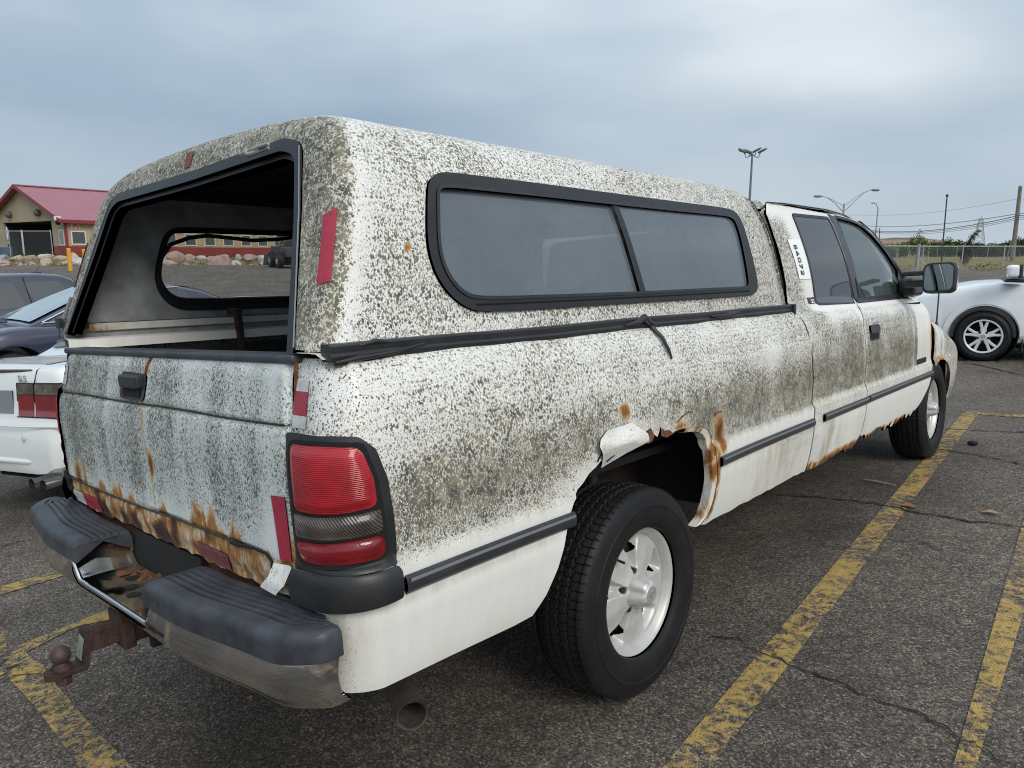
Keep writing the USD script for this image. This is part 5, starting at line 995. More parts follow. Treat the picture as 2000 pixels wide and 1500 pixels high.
spart('hatch_frame', panel(ring, fr_fn, step=.012, thick=.03, out=1), M['seal'])
ring2 = Polygon(op_i).buffer(.004).difference(Polygon(op_i).buffer(-.018)).difference(sbox(-2, 1.0, 2, 1.328))
spart('hatch_seal', panel(ring2, lambda x, z: tail_face(x, z)+np.stack([0*x, .012+0*x, 0*x], 1), step=.012, thick=.03, out=1), M['trim'])
for sg in (1, -1):
    e = [(sg*(.705-.0), .0, 1.62), (sg*.64, 0, 1.82)]
    spart('hatch_bead', tube([(sg*(.783-.0), float(tail_y(1.34))-.006, 1.34), (sg*.690, float(tail_y(1.66))-.006, 1.66), (sg*.630, float(tail_y(1.83))-.006, 1.83)], .002, 6), M['mouldlight'])
spart('broken_latch', cat_([tube([(.36, .20, 1.842), (.44, .19, 1.83), (.50, .21, 1.842)], .006, 6), tube([(.40, .19, 1.838), (.52, .20, 1.848)], .005, 6), trimesh.creation.icosphere(1, .012).apply_translation([.42, .195, 1.837])]), plain('corroded_alloy', (.30, .30, .29), .6, var=.4, scale=80))
spart('latch_strip', tube([(-.80, float(tail_y(1.38))-.02, 1.38), (-.77, float(tail_y(1.46))-.02, 1.46)], .006, 6), M['mouldlight'])
spart('corner_foot', rbox(-.885, -.80, .07, .14, 1.337, 1.372, .006), M['trim'])
# windows
for poly_o, poly_i, glass, sg in ((wo, wi, 'capglass', 1), (flip(wo), flip(wi), 'farglass', -1)):
    h = holder('shell_window', shell)
    nrm = lambda u, s, k: shell_surf(u, s)+k*np.stack([0*u+sg*.97, 0*u, 0*u+.2], 1)
    fr = Polygon(poly_o).difference(Polygon(poly_i))
    spart('window_frame', panel(fr, lambda u, s: nrm(u, s, .010), step=.020, thick=.03, out=1), M['seal'], h)
    spart('frame_lip', panel(Polygon(poly_i).buffer(.006).difference(Polygon(poly_i).buffer(-.004)), lambda u, s: nrm(u, s, .013), step=.016, thick=.006, out=1), M['trim'], h)
    if sg > 0:
        spart('frame_groove', tube([nrm(np.array([u]), np.array([s]), .0115)[0] for u, s in ((.50, .086), (.8, .0845), (1.3, .0845), (1.8, .085), (2.26, .087))], .003, 6), M['black'], h)
        dv = lambda s: 1.225+(.418-s)/.32*.125
        spart('pane', panel(Polygon(poly_i).intersection(Polygon([(0, 0), (dv(0), 0), (dv(.6), .6), (0, .6)])).buffer(.004), lambda u, s: nrm(u, s, -.004), step=.08, thick=.004, back=False), M[glass], h)
        spart('pane', panel(Polygon(poly_i).intersection(Polygon([(dv(0), 0), (3, 0), (3, .6), (dv(.6), .6)])).buffer(.004), lambda u, s: nrm(u, s, .002), step=.08, thick=.004, back=False), M[glass], h)
        spart('window_bar', panel(Polygon([(dv(.41)-.004, .41), (dv(.41)+.034, .41), (dv(.10)+.036, .10), (dv(.10)-.004, .10)]), lambda u, s: nrm(u, s, .008), step=.03, thick=.012), M['trim'], h)
    else:
        spart('pane', panel(Polygon(poly_i).buffer(.004), lambda u, s: nrm(u, s, -.004), step=.08, thick=.004, back=False), M[glass], h)
        # a loose seal that sags across the window's top
        ss = 2*SH-np.array([.28, .36, .392, .398, .396, .392, .394, .402, .408, .41]); uu = np.array([.338, .352, .42, .50, .60, .72, .86, 1.0, 1.12, 1.3])
        spart('loose_seal', tube([nrm(np.array([u]), np.array([s]), -.02)[0]-np.array([0, 0, q]) for u, s, q in zip(uu, ss, [.0, .02, .022, .016, .020, .024, .018, .008, .0, 0])], .009, 8), M['seal'], h)
# front end of the shell, with its window
fx, fz = shell_sec(si, .03)
fpoly = Polygon(np.vstack([np.stack([fx, fz], 1), [[fx[-1], 1.335], [fx[0], 1.335]]])).buffer(0); fwin = Polygon(rounded([(-.66, 1.42), (.66, 1.42), (.60, 1.74), (-.60, 1.74)], .05))
def front_fn(x, z): return np.stack([x, 2.70-.17*(z-1.335)+0*x, z], 1)
spart('front_panel', panel(fpoly.difference(fwin), front_fn, step=.06, thick=.008, out=-1, paint={'lich': lambda X: .8+0*X[:, 0], 'film': lambda X: .3+0*X[:, 0]}), M['paint'])
spart('front_pane', panel(fwin.buffer(.01), front_fn, step=.1, thick=.004, back=False), M['farglass'])
# black rubber strip between shell and rail, split in places
def gas(u, t):
    x, y, nx, ny = bed_plan(np.clip(u, .02, 9)); yy = y+.075
    return np.stack([.908+.020*np.cos((t-.5)*2.6)+.004*np.sin(u*3), np.where(u < .12, u+.035, u-U0*0+.035-.0), 1.318+.026*(t-.5)*1.5+.012*t+0*u], 1)
def strip_sec(y0, y1, r, dz=0.0, n=30, sg=1):
    P = [(sg*(.905+.003*math.sin(7*y)), y, 1.327+dz+.003*math.sin(5*y)) for y in np.linspace(y0, y1, n)]
    return tube(P, r, 12)
for sg in (1, -1):
    sec_ = rounded([(.885, 1.3115), (.921, 1.3115), (.925, 1.324), (.921, 1.330), (.923, 1.346), (.915, 1.3505), (.885, 1.3505)], .003, 3)
    def ring_at(y): w = .0022*math.sin(9*y)+.0015*math.sin(23*y+1); return np.stack([sg*(sec_[:, 0]+w+(.0 if sg > 0 else -.004)), np.full(len(sec_), y), sec_[:, 1]+.0016*math.sin(6*y)+(.0 if sg > 0 else .03)], 1)
    spart('rail_gasket', loft([ring_at(y) for y in np.linspace(.060, 2.628, 70)]), M['trim'], smooth=30)
spart('gasket_tear', cat_([tube([(.925, .07, 1.312), (.933, .13, 1.318), (.930, .22, 1.322), (.924, .33, 1.336)], [.003, .007, .006, .003], 8), tube([(.922, .14, 1.344), (.926, .18, 1.352), (.922, .23, 1.346)], [.003, .006, .003], 8), tube([(.920, .07, 1.306), (.922, .16, 1.308), (.920, .24, 1.314)], [.003, .004, .002], 8)]), M['trim'])
spart('gasket_tear', cat_([tube([(.922, 1.20, 1.330), (.934, 1.27, 1.338), (.930, 1.31, 1.352), (.928, 1.35, 1.330), (.932, 1.38, 1.322)], [.003, .010, .013, .011, .006], 8), tube([(.930, 1.355, 1.318), (.962, 1.37, 1.28), (.977, 1.385, 1.235), (.979, 1.40, 1.205)], [.008, .007, .006, .003], 8)]), M['trim'])
spart('gasket_tear', tube([(.922, 1.80, 1.334), (.930, 1.88, 1.330), (.928, 1.96, 1.336), (.922, 2.05, 1.340)], [.003, .009, .010, .003], 8), M['trim'])
spart('gasket_end', bx(.89, .93, 2.625, 2.645, 1.305, 1.352), M['trim'])
# tapes on the tail, and the clamps that hold the shell down
def edge_tape(pts, m, label=None): spart('reflective_tape', panel(Polygon(pts), lambda x, z: tail_face(x, z)-np.stack([0*x, .003+0*x, 0*x], 1), step=.02, thick=.001), M[m], None, label)
edge_tape([(-.052, 1.905), (-.004, 1.905), (-.006, 1.856), (-.050, 1.856)], 'tapefade', 'faded red tape at the top middle of the shell')
def wrap_tape(s0, s1, u0, u1, lab, left=False):
    P = [(u0, s0), (u1, s0+.004), (u1, s1), (u0, s1-.012)]; P = [(u, 2*SH-s) for u, s in P] if left else P
    spart('reflective_tape', panel(Polygon(P).buffer(0), lambda u, s: shell_surf(u, s)+np.stack([0*u+(.0025 if not left else -.0025), 0*u-.004, 0*u], 1), step=.012, thick=.001), M['tape'], None, lab)
wrap_tape(.155, .335, .014, .050, 'tall red tape on the near rear corner of the shell'); wrap_tape(.165, .345, .014, .052, 'tall red tape on the far rear corner of the shell', True)
for y in (.72,):
    spart('clamp', cat_([rbox(-.775, -.745, y-.014, y+.014, 1.20, 1.375, .006), rbox(-.83, -.745, y-.016, y+.016, 1.365, 1.395, .006), tube([(-.755, y, 1.10), (-.755, y, 1.24)], .007, 8)]), M['chromerust'], None, 'rusty clamp on the far bed rail')
spart('lower_lip', panel(Polygon([(.08, 0), (2.58, 0), (2.58, .035), (.08, .035)]), lambda y, t: np.stack([-.872+t*.4, y, 1.330+t*.8], 1), step=.08, thick=.006, out=-1, paint={'rust': lambda X: .10+.35*sm(fb(X, (9, 9, 9)), .5, .65), 'film': lambda X: .5+0*X[:, 0]}), M['paint'])
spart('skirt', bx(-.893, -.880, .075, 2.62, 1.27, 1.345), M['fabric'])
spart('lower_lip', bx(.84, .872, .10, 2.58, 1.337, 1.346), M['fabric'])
# ---------------------------------------------------------------- cars
PAINT = {}
def car_paint(name, col, rough=.25):
    if name not in PAINT: PAINT[name] = plain(name, col, rough, coat=.9, spec=.5)
    return PAINT[name]
M['carglass'] = plain('dark_car_glass', (.015, .018, .020), .03, spec=1.0, coat=1.0)
M['skyglass'] = plain('sky_painted_windshield', (.16, .215, .22), .06, spec=1.0, coat=1.0)  # the sky's reflection is painted in as a pale teal base colour
M['plastic'] = plain('black_plastic', (.02, .02, .021), .5)
def car_wheel(parent, x, y, r, w=.21, rim=.66, style=5, m=None, detail=False, deep=.03):
    h = UsdGeom.Xform.Define(stage, numbered(str(parent.GetPath()), 'wheel')); sg = 1 if x > 0 else -1
    h.AddTransformOp().Set(mat4(np.diag([sg, sg, 1.0]), (x, y, r))); h = h.GetPrim(); ri = r*rim
    obj('tyre', lathe([(ri, w/2-.02), (ri+.012, w/2-.002), ((ri+r)/2, w/2+.006), (r-.03, w/2-.008), (r-.006, w/2-.03), (r, w/2-.055), (r, -w/2+.05), (r-.02, -w/2+.005), (ri, -w/2)], 64, 'x'), M['tyre'], h)
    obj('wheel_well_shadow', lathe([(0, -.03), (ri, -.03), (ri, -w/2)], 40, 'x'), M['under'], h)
    L_ = [lathe([(ri+.004, w/2-.012), (ri+.004, w/2+.002), (ri-.006, w/2+.004), (ri-.016, w/2-.004), (ri-.020, w/2-.045), (ri-.0, w/2-.06)], 64, 'x')]
    for k in range(style):
        a0_ = 2*math.pi*k/style+math.pi/2
        for da in ((-.17, .17) if detail else (0,)):
            a = a0_+da; P = []
            for rr_, wd, xx in ((ri*.20, ri*.13 if detail else ri*.2, w/2-deep+.012), (ri*.55, ri*.085 if detail else ri*.16, w/2-deep+.010), (ri*.985, ri*.085 if detail else ri*.17, w/2-deep+.014)):
                aa = a0_+da*(.55+.75*rr_/ri) if detail else a
                c = np.array([math.cos(aa), math.sin(aa)]); t = np.array([-c[1], c[0]])
                P.append([(xx+dx, *(c*rr_+t*s_*wd)) for s_, dx in ((-1, -.006), (-.55, .008), (.55, .008), (1, -.006), (.8, -.03), (-.8, -.03))])
            L_.append(loft([np.array(p) for p in P]))
    L_.append(lathe([(0, w/2-deep+.026), (ri*.20, w/2-deep+.026), (ri*.30, w/2-deep+.020), (ri*.36, w/2-deep-.002)], 40, 'x'))
    obj('rim', cat_(L_), m or M['alloy'], h)
    if detail:
        for k in range(5):
            a = 2*math.pi*(k+.5)/5+math.pi/2; obj('lug_nut', trimesh.creation.cylinder(ri*.075, .03, sections=10).apply_transform(trimesh.transformations.rotation_matrix(np.pi/2, [0, 1, 0])).apply_translation([w/2-deep+.012, ri*.29*math.cos(a), ri*.29*math.sin(a)]), M['plastic'], h)
        obj('cap_emblem', cat_([lathe([(0, w/2-deep+.030), (ri*.135, w/2-deep+.030), (ri*.15, w/2-deep+.024)], 30, 'x')]+[tube([(w/2-deep+.032, s_*.002, .012), (w/2-deep+.032, s_*.016, .010), (w/2-deep+.032, s_*.018, -.004)], .0025, 6) for s_ in (1, -1)]), plain('emblem_grey', (.42, .42, .42), .35, metal=.4), h)
    return h
class Car:
    def __init__(s, prof, plan, gh, W, wb, wr, wheels, zb=.22, L=4.8, wellr=None, nose=0.0):
        s.prof, s.plan, s.gh, s.W, s.wb, s.wr, s.wheels, s.zb, s.L = np.array(prof, float), np.array(plan, float), np.array(gh, float), W, wb, wr, wheels, zb, L
        s.zt = lambda y: np.interp(y, s.prof[:, 0], s.prof[:, 1]); s.hw = lambda y: np.interp(y, s.plan[:, 0], s.plan[:, 1])*W/2
        s.ghz = lambda y: np.interp(y, s.gh[:, 0], s.gh[:, 1]); s.zroof = s.gh[:, 1].max(); s.wellr = wellr or wheels[2]+.06
    def section(s, y):
        F = np.array([(0, 0), (.80, 0), (.93, .05), (.985, .15), (1, .32), (1.0, .58), (.985, .80), (.962, .90), (.925, .965), (.85, .992), (.6, 1.0), (0, 1.012)])
        w, zt, zb = s.hw(y), s.zt(y), s.zb+.10*(1-sm(y, 0, .35))+.06*sm(y, s.L-.3, s.L)
        zt = max(zt, zb+.05); h = F*[w, zt-zb]+[0, zb]; m = h[1:-1][::-1]*[-1, 1]
        return np.vstack([h, m])
    def body(s):
        ys = np.unique(np.round(np.concatenate([np.linspace(0, .35, 18), np.linspace(.4, s.L-.45, 46), np.linspace(s.L-.4, s.L, 18)]), 4))
        rings = [np.stack([(q := s.section(y))[:, 0], np.full(len(q), y), q[:, 1]], 1) for y in ys]
        m = loft(rings); b = m3.Manifold(m3.Mesh(np.asarray(m.vertices, np.float32), np.asarray(m.faces, np.uint32)))
        for yw in s.wheels[:2]:
            for sg in (1, -1):
                c = m3.Manifold.cylinder(.42, s.wellr, s.wellr, 64, True).rotate([0, 90, 0]).translate([sg*(s.W/2-.10), yw, s.wheels[2]+.015]); b = b-c
        k = b.to_mesh(); return trimesh.Trimesh(k.vert_properties[:, :3], k.tri_verts, process=False)
    def ghw(s, y, z):
        zB = s.zt(y)-.03; return np.minimum(s.wb, s.hw(y)-.04)-(s.wb-s.wr)*np.clip((z-zB)/(s.zroof-zB), 0, 1.1)
    def roof(s):
        ys = np.linspace(s.gh[0, 0], s.gh[-1, 0], 60); rings = []
        for y in ys:
            zB, zt = float(s.zt(y))-.03, float(s.ghz(y)); zt = max(zt, zB+.012); P = [(float(s.ghw(y, z)), z) for z in np.linspace(zB, zt-.35*min(.16, zt-zB), 5)]
            wt = P[-1][0]; P += [(wt-.02, zt-.2*min(.16, zt-zB)), (wt-.06, zt-.06*min(.16, zt-zB)), (wt-.16, zt), (wt*.45, zt+.012), (0, zt+.016)]
            h = np.array(P); r = np.vstack([h, h[:-1][::-1]*[-1, 1]]); rings.append(np.stack([r[:, 0], np.full(len(r), y), r[:, 1]], 1))
        return loft(rings)
    def side(s, poly, k=.006, sg=1, step=.08):
        f = lambda y, z: np.stack([sg*(s.ghw(y, z)+k), y, z], 1); return panel(Polygon(poly), f, step=step, thick=.004, out=sg)
    def end_glass(s, y0, y1, inset=.09, k=.012, out=1):
        def f(x, t):
            y = y0+(y1-y0)*t; e = .01; dz = (s.ghz(y+e)-s.ghz(y-e))/(2*e); n = np.hypot(dz, 1); return np.stack([x, y-k*dz/n, s.ghz(y)+.016-.012*np.clip(np.abs(x)/.6, 0, 1)**2+k/n], 1)
        w0, w1 = float(s.ghw(y0, s.ghz(y0)))-inset, float(s.ghw(y1, s.ghz(y1)))-inset
        return panel(Polygon(rounded([(-w0, 0), (w0, 0), (w1, 1), (-w1, 1)], .04)), f, step=.08, thick=.004, out=out)
    def rear(s, poly, k=.006, front=False, step=.03):
        yy = np.linspace(0, .6, 400); yf = yy if not front else s.L-yy; hw, zt = s.hw(yf), s.zt(yf)
        zz = np.maximum.accumulate(zt); hh = np.maximum.accumulate(hw)
        def f(x, z):
            y = np.maximum(np.interp(z, zz, yy), np.interp(np.abs(x)/.985, hh, yy))-k; return np.stack([x, y if not front else s.L-y, z], 1)
        return panel(Polygon(poly), f, step=step, thick=.006, out=1 if not front else -1)
    def flank(s, poly, k=.005, sg=1, step=.05):
        def f(y, z):
            w, zt = s.hw(y), s.zt(y); fr = (z-s.zb)/(zt-s.zb); return np.stack([sg*(w*np.interp(fr, [0, .05, .15, .32, .58, .80, .90, .965], [.80, .93, .985, 1, 1, .985, .962, .925])+k), y, z], 1)
        return panel(Polygon(poly), f, step=step, thick=.004, out=sg)
    def make(s, th, paint, glass=None, side_windows=(), ends=(), style=5, detail=False, rimm=None, handles=()):
        obj('body', s.body(), paint, th, smooth=32); obj('roof', s.roof(), paint, th, smooth=32)
        for sg in (1, -1):
            for w in side_windows: obj('side_window', s.side(w, sg=sg), glass or M['carglass'], th)
        for nm, a, b, g in ends: obj(nm, s.end_glass(a, b, out=1), g, th)
        for yw in s.wheels[:2]:
            for sg in (1, -1): car_wheel(th, sg*(s.W/2-.125), yw, s.wheels[2], style=style, detail=detail, m=rimm)
        for yw in s.wheels[:2]:
            for sg in (1, -1):
                ln = lathe([(s.wellr-.003, .145), (s.wellr-.003, -.20), (.05, -.20)], 48, 'x'); ln.apply_translation([sg*0+(s.W/2-.16), yw, s.wheels[2]+.015]); ln.vertices[:, 0] *= sg; obj('wheel_liner', ln, M['under'], th)
        obj('underside', bx(-s.W/2+.3, s.W/2-.3, .4, s.L-.4, .16, .30), M['under'], th)
def stand(x, y, heading): return ground_R(x, y, heading), np.array([x, y, float(ground_z(x, y))])
# the white saloon one stall over
sed = Car(prof=[(0, .50), (.015, .62), (.06, .70), (.075, .76), (.09, .95), (.115, 1.035), (.18, 1.065), (.55, 1.085), (1.05, 1.07), (1.5, 1.00), (3.3, .96), (3.7, .97), (4.4, .88), (4.75, .74), (4.9, .60), (4.95, .45)], plan=[(0, .80), (.04, .87), (.12, .925), (.30, .97), (1.0, 1.0), (3.8, 1.0), (4.5, .93), (4.8, .82), (4.95, .6)],
          gh=[(.85, 1.05), (1.35, 1.33), (1.65, 1.425), (2.2, 1.46), (2.7, 1.44), (3.05, 1.34), (3.75, .98)], W=1.86, wb=.80, wr=.62, wheels=(1.05, 3.95, .33), L=4.95, zb=.24)
PW = car_paint('pearl_white_paint', (.74, .75, .73), .22)
q0 = RT @ np.array([-3.98, .36, 0.0]); saloon = thing('parked_car', 'white saloon one stall left of the pickup with dark red tail lights and twin exhausts', 'car', ground_R(q0[0], q0[1], 0.27), (q0[0], q0[1], float(ground_z(q0[0], q0[1]))+.05))
sed.make(saloon, PW, side_windows=[[(1.30, 1.06), (2.35, 1.02), (2.35, 1.36), (1.65, 1.37)], [(2.43, 1.02), (3.45, 1.00), (3.0, 1.30), (2.43, 1.36)]], ends=[('rear_window', .97, 1.55, M['carglass']), ('windshield', 3.68, 3.0, M['carglass'])])
for sg in (1, -1):
    tl = holder('tail_light', saloon); a, b = sg*.36, sg*.915
    for nm, z0, z1, m in (('upper_lens', .875, .945, 'smoke'), ('lower_lens', .725, .87, 'lens2')):
        for p0, p1 in ((.36, .545), (.558, .868)):
            P = [(sg*p0, z0), (sg*p1, z0), (sg*p1, z1), (sg*p0, z1)]; obj(nm, sed.rear(rounded(P, .018)), M[m], tl)
    obj('light_surround', sed.rear([(sg*.34, .715), (sg*.876, .715), (sg*.876, .955), (sg*.34, .955)], k=.002), M['plastic'], tl)
    for x in (.53, .66): obj('exhaust_tip', tube([(sg*x, -.01, .27), (sg*x, .25, .28)], .036, 16, caps=False), M['chrome'], saloon); obj('exhaust_bore', tube([(sg*x, .012, .2705), (sg*x, .24, .28)], .032, 14), M['black'], saloon)
obj('trunk_strip', tube([(-.56, .135, 1.03), (0, .105, 1.035), (.56, .135, 1.03)], .012, 8), plain('brown_strip', (.07, .045, .04), .5), saloon)
obj('plate', sed.rear([(-.30, .74), (.30, .74), (.30, .90), (-.30, .90)], k=.008), plain('grey_plate', (.20, .22, .24), .5), saloon)
obj('bumper_crease', tube([(-.86, .05, .665), (-.5, -.0, .665), (0, -.006, .665), (.5, -.0, .665), (.86, .05, .665)], .008, 8), PW, saloon)
obj('bumper_lip', tube([(-.84, .08, .42), (-.5, .01, .42), (0, .0, .42), (.5, .01, .42), (.84, .08, .42)], .022, 10), PW, saloon)
t_ = meshkit.text_mesh('SLS', .040, .004, True); t_.vertices = t_.vertices @ np.array([[1, 0, 0], [0, 0, 1], [0, 1, 0]]).T*[1, -1, 1]+[.38, .086, .965]; obj('badge', t_, M['chrome'], saloon, smooth=10)
for x in (.555, -.555): obj('trunk_gap', tube([(x, .078, .72), (x, .082, .80), (x, .088, .95), (x, .118, 1.035), (x*.98, .2, 1.066), (x*.98, .5, 1.083)], .004, 6), M['black'], saloon)
obj('key_sensor', lathe([(0, .0), (.018, 0), (.018, .004), (0, .006)], 16).apply_transform(trimesh.transformations.rotation_matrix(math.pi/2, [1, 0, 0])).apply_translation([.50, -.004, .585]), plain('pale_disc', (.6, .6, .58), .4), saloon)
# the dark blue saloon, nose the other way
blu = Car(prof=[(0, .45), (.05, .80), (.10, .98), (.2, 1.03), (.8, 1.06), (1.4, 1.00), (3.2, .95), (3.55, .96), (3.8, .955), (4.4, .86), (4.7, .74), (4.8, .55)], plan=[(0, .8), (.15, .93), (.8, 1), (3.9, 1), (4.4, .94), (4.7, .8), (4.8, .6)], gh=[(.7, 1.03), (1.3, 1.30), (1.8, 1.42), (2.2, 1.44), (2.55, 1.40), (2.9, 1.27), (3.62, .965)], W=1.84, wb=.80, wr=.58, wheels=(1.0, 3.85, .33), L=4.8)
BL = car_paint('dark_blue_paint', (.018, .020, .045), .2)
R_, t_ = stand(-9.35, 5.45, math.pi+.03); bc = thing('parked_car', 'dark blue saloon with chrome window trim, nose left, behind the white saloon', 'car', R_, t_)
blu.make(bc, BL, side_windows=[[(1.25, 1.04), (2.2, 1.00), (2.2, 1.33), (1.6, 1.34)], [(2.28, 1.00), (3.40, .99), (2.85, 1.24), (2.28, 1.33)]], ends=[('rear_window', .8, 1.5, M['carglass']), ('windshield', 3.56, 2.62, M['skyglass'])])
for sg in (1, -1):
    obj('chrome_window_trim', cat_([tube([(sg*(float(blu.ghw(y, z))+.012), y, z) for y, z in ((3.46, .995), (3.15, 1.125), (2.85, 1.255), (2.28, 1.345), (1.6, 1.355))], .011, 8), tube([(sg*(float(blu.ghw(y, z))+.012), y, z) for y, z in ((3.46, .985), (2.8, .99), (1.3, 1.025))], .010, 8)]), M['chrome'], bc)
    obj('door_gap', tube([(sg*(float(blu.hw(y))*f+.001), y, z) for y, z, f in ((3.30, .93, .95), (3.33, .80, .99), (3.33, .60, 1.0), (3.28, .35, .99))], .004, 6), M['black'], bc)
    obj('door_mirror', rbox(min(sg*.90, sg*1.06), max(sg*.90, sg*1.06), 3.02, 3.14, .99, 1.10, .03), BL, bc)
obj('wiper', tube([(-.10, 3.66, 1.0), (.25, 3.60, 1.015), (.55, 3.52, 1.02)], .008, 6), M['plastic'], bc); obj('wiper_base', rbox(.40, .68, 3.62, 3.72, .955, .985, .01), M['plastic'], bc)
# the dark SUV beyond it
suv = Car(prof=[(0, .5), (.04, .90), (.08, 1.05), (.2, 1.10), (3.3, 1.05), (3.6, 1.06), (4.3, .98), (4.55, .85), (4.65, .6)], plan=[(0, .86), (.1, .94), (.6, 1), (4.0, 1), (4.4, .93), (4.65, .7)], gh=[(.06, 1.10), (.18, 1.25), (.42, 1.56), (.60, 1.645), (1.0, 1.685), (2.3, 1.685), (2.7, 1.63), (3.45, 1.08)], W=1.84, wb=.83, wr=.66, wheels=(.85, 3.65, .36), L=4.65)
NV = car_paint('dark_slate_paint', (.030, .036, .058), .22)
R_, t_ = stand(-13.1, 4.05, math.pi+.02); sc = thing('parked_car', 'dark slate SUV with roof aerial behind the dark blue saloon', 'SUV', R_, t_)
suv.make(sc, NV, side_windows=[rounded([(.38, 1.12), (1.05, 1.11), (1.22, 1.53), (.66, 1.53)], .05), rounded([(1.20, 1.11), (2.05, 1.10), (2.05, 1.53), (1.36, 1.53)], .05), rounded([(2.15, 1.10), (3.2, 1.10), (2.66, 1.50), (2.15, 1.53)], .05)], ends=[('rear_window', .10, .40, M['carglass']), ('windshield', 3.38, 2.72, M['skyglass'])])
for y in (1.13, 2.1):
    for sg in (1, -1): obj('door_gap', tube([(sg*(float(suv.ghw(y, z))+.008), y+.1*(z-1.1), z) for z in np.linspace(1.08, 1.62, 6)], .006, 6), M['black'], sc)
for sg in (1, -1): obj('window_post', tube([(sg*(float(suv.ghw(1.72, z))+.013), 1.72-.05*(z-1.1), z) for z in (1.11, 1.3, 1.525)], .014, 6), M['plastic'], sc)
obj('aerial', cat_([rbox(-.03, .03, .70, .86, 1.67, 1.70, .01), tube([(0, .78, 1.70), (0, .70, 1.79)], [.008, .005], 6)]), M['plastic'], sc)
# the white people carrier at the right
van = Car(prof=[(0, .5), (.05, .95), (.12, 1.1), (3.55, 1.04), (3.75, 1.055), (4.0, 1.045), (4.35, .985), (4.65, .90), (4.82, .78), (4.9, .55)], plan=[(0, .86), (.15, .94), (.6, .99), (1.5, 1), (3.9, 1), (4.4, .95), (4.7, .84), (4.9, .62)], gh=[(.05, 1.1), (.3, 1.5), (.55, 1.66), (1.2, 1.72), (2.3, 1.71), (2.70, 1.64), (3.50, 1.06)], W=1.88, wb=.86, wr=.66, wheels=(.95, 3.93, .335), L=4.9, wellr=.395)
WV = car_paint('cool_white_paint', (.78, .80, .81), .2)
HV = 1.80; fv = np.array([-math.sin(HV), math.cos(HV)]); wv = foot(1916, 702, 9.8); lft = np.array([-fv[1], fv[0]])
o_ = wv[:2]-fv*3.93-lft*.90; R_, t_ = stand(o_[0], o_[1], HV); c_ = t_+R_ @ np.array([-.9, 3.93, 0]); t_[2] += float(ground_z(c_[0], c_[1]))-c_[2]+.004
vc = thing('parked_car', 'white people carrier with silver ten-spoke wheel, in front of the chain-link fence', 'minivan', R_, t_)
van.make(vc, WV, side_windows=[[(.35, 1.14), (1.3, 1.12), (1.3, 1.55), (.6, 1.54)], [(1.38, 1.12), (2.45, 1.10), (2.45, 1.56), (1.38, 1.56)], [(2.53, 1.10), (3.25, 1.09), (2.75, 1.48), (2.53, 1.55)]], ends=[('rear_window', .1, .45, M['carglass']), ('windshield', 3.46, 2.76, M['carglass'])], detail=True, rimm=plain('bright_silver', (.66, .66, .66), .35, metal=.2))
def arc_flank(r0, r1, yc, zc, n=40, a0=-.1, a1=math.pi+.1): 
    o = [(yc+r1*math.cos(t), zc+r1*math.sin(t)) for t in np.linspace(a0, a1, n)]; i = [(yc+r0*math.cos(t), zc+r0*math.sin(t)) for t in np.linspace(a1, a0, n)]; return o+i
for sg in (1, -1):
    obj('arch_flare', van.flank(arc_flank(.405, .475, 3.93, .36), k=.010, sg=sg, step=.03), WV, vc)
    obj('door_gap', tube([(sg*(float(van.hw(y))*f+.002), y, z) for y, z, f in ((3.46, 1.02, .94), (3.40, .90, .975), (3.37, .75, .995), (3.37, .55, 1.0), (3.42, .38, .99))], .007, 6), M['black'], vc)
    obj('mud_flap', rbox(min(sg*.70, sg*.90), max(sg*.70, sg*.90), 3.48, 3.50, .14, .50, .006), M['plastic'], vc)
    if sg > 0: continue
    vm = holder('door_mirror', vc); obj('mirror_shell', rbox(min(sg*1.00, sg*1.24), max(sg*1.00, sg*1.24), 3.60, 3.74, 1.115, 1.275, .045, 2), WV, vm); obj('mirror_bezel', rbox(min(sg*1.0, sg*1.245), max(sg*1.0, sg*1.245), 3.58, 3.615, 1.11, 1.28, .016, 2), M['plastic'], vm)
    obj('mirror_glass', rbox(min(sg*1.02, sg*1.225), max(sg*1.02, sg*1.225), 3.573, 3.584, 1.13, 1.26, .005), plain('grey_mirror', (.42, .42, .41), .2, metal=.5), vm)
    obj('mirror_foot', cat_([rbox(min(sg*.84, sg*1.18), max(sg*.84, sg*1.18), 3.50, 3.76, 1.055, 1.10, .02)]), M['plastic'], vm)
obj('cowl', rbox(-.62, .62, 3.48, 3.66, 1.050, 1.078, .01), M['plastic'], vc); obj('wiper', tube([(-.70, 3.46, 1.105), (-.35, 3.56, 1.09), (.1, 3.58, 1.09)], .010, 6), M['plastic'], vc)
obj('body_crease', van.flank([(3.55, .955), (4.30, .86), (4.30, .868), (3.55, .963)], k=.004), WV, vc)
# cars far off, glimpsed through the shell's two windows
for (u, v, d, h, lab, spec, col) in ((868, 519, 78, 2.2, 'dark car far across the lot, left of the two seen through the shell', blu, car_paint('far_dark_blue', (.03, .04, .06), .3)), (925, 519, 80, 2.0, 'dark car far across the lot, right of the two seen through the shell', blu, car_paint('far_charcoal', (.03, .034, .038), .3)),
                                     (905, 511, 112, 2.4, 'white SUV far off behind the two dark cars', suv, PW), (860, 511, 115, 2.6, 'grey SUV far off behind the dark cars, left of the white one', suv, NV)):
    p = foot(u, v, d); R_, t_ = stand(p[0], p[1], h); c_ = thing('distant_car', lab, 'car', R_, t_, group=None)
    spec.make(c_, col, side_windows=[[(1.30, 1.10), (3.0, 1.08), (2.7, 1.34), (1.6, 1.36)]], ends=[])
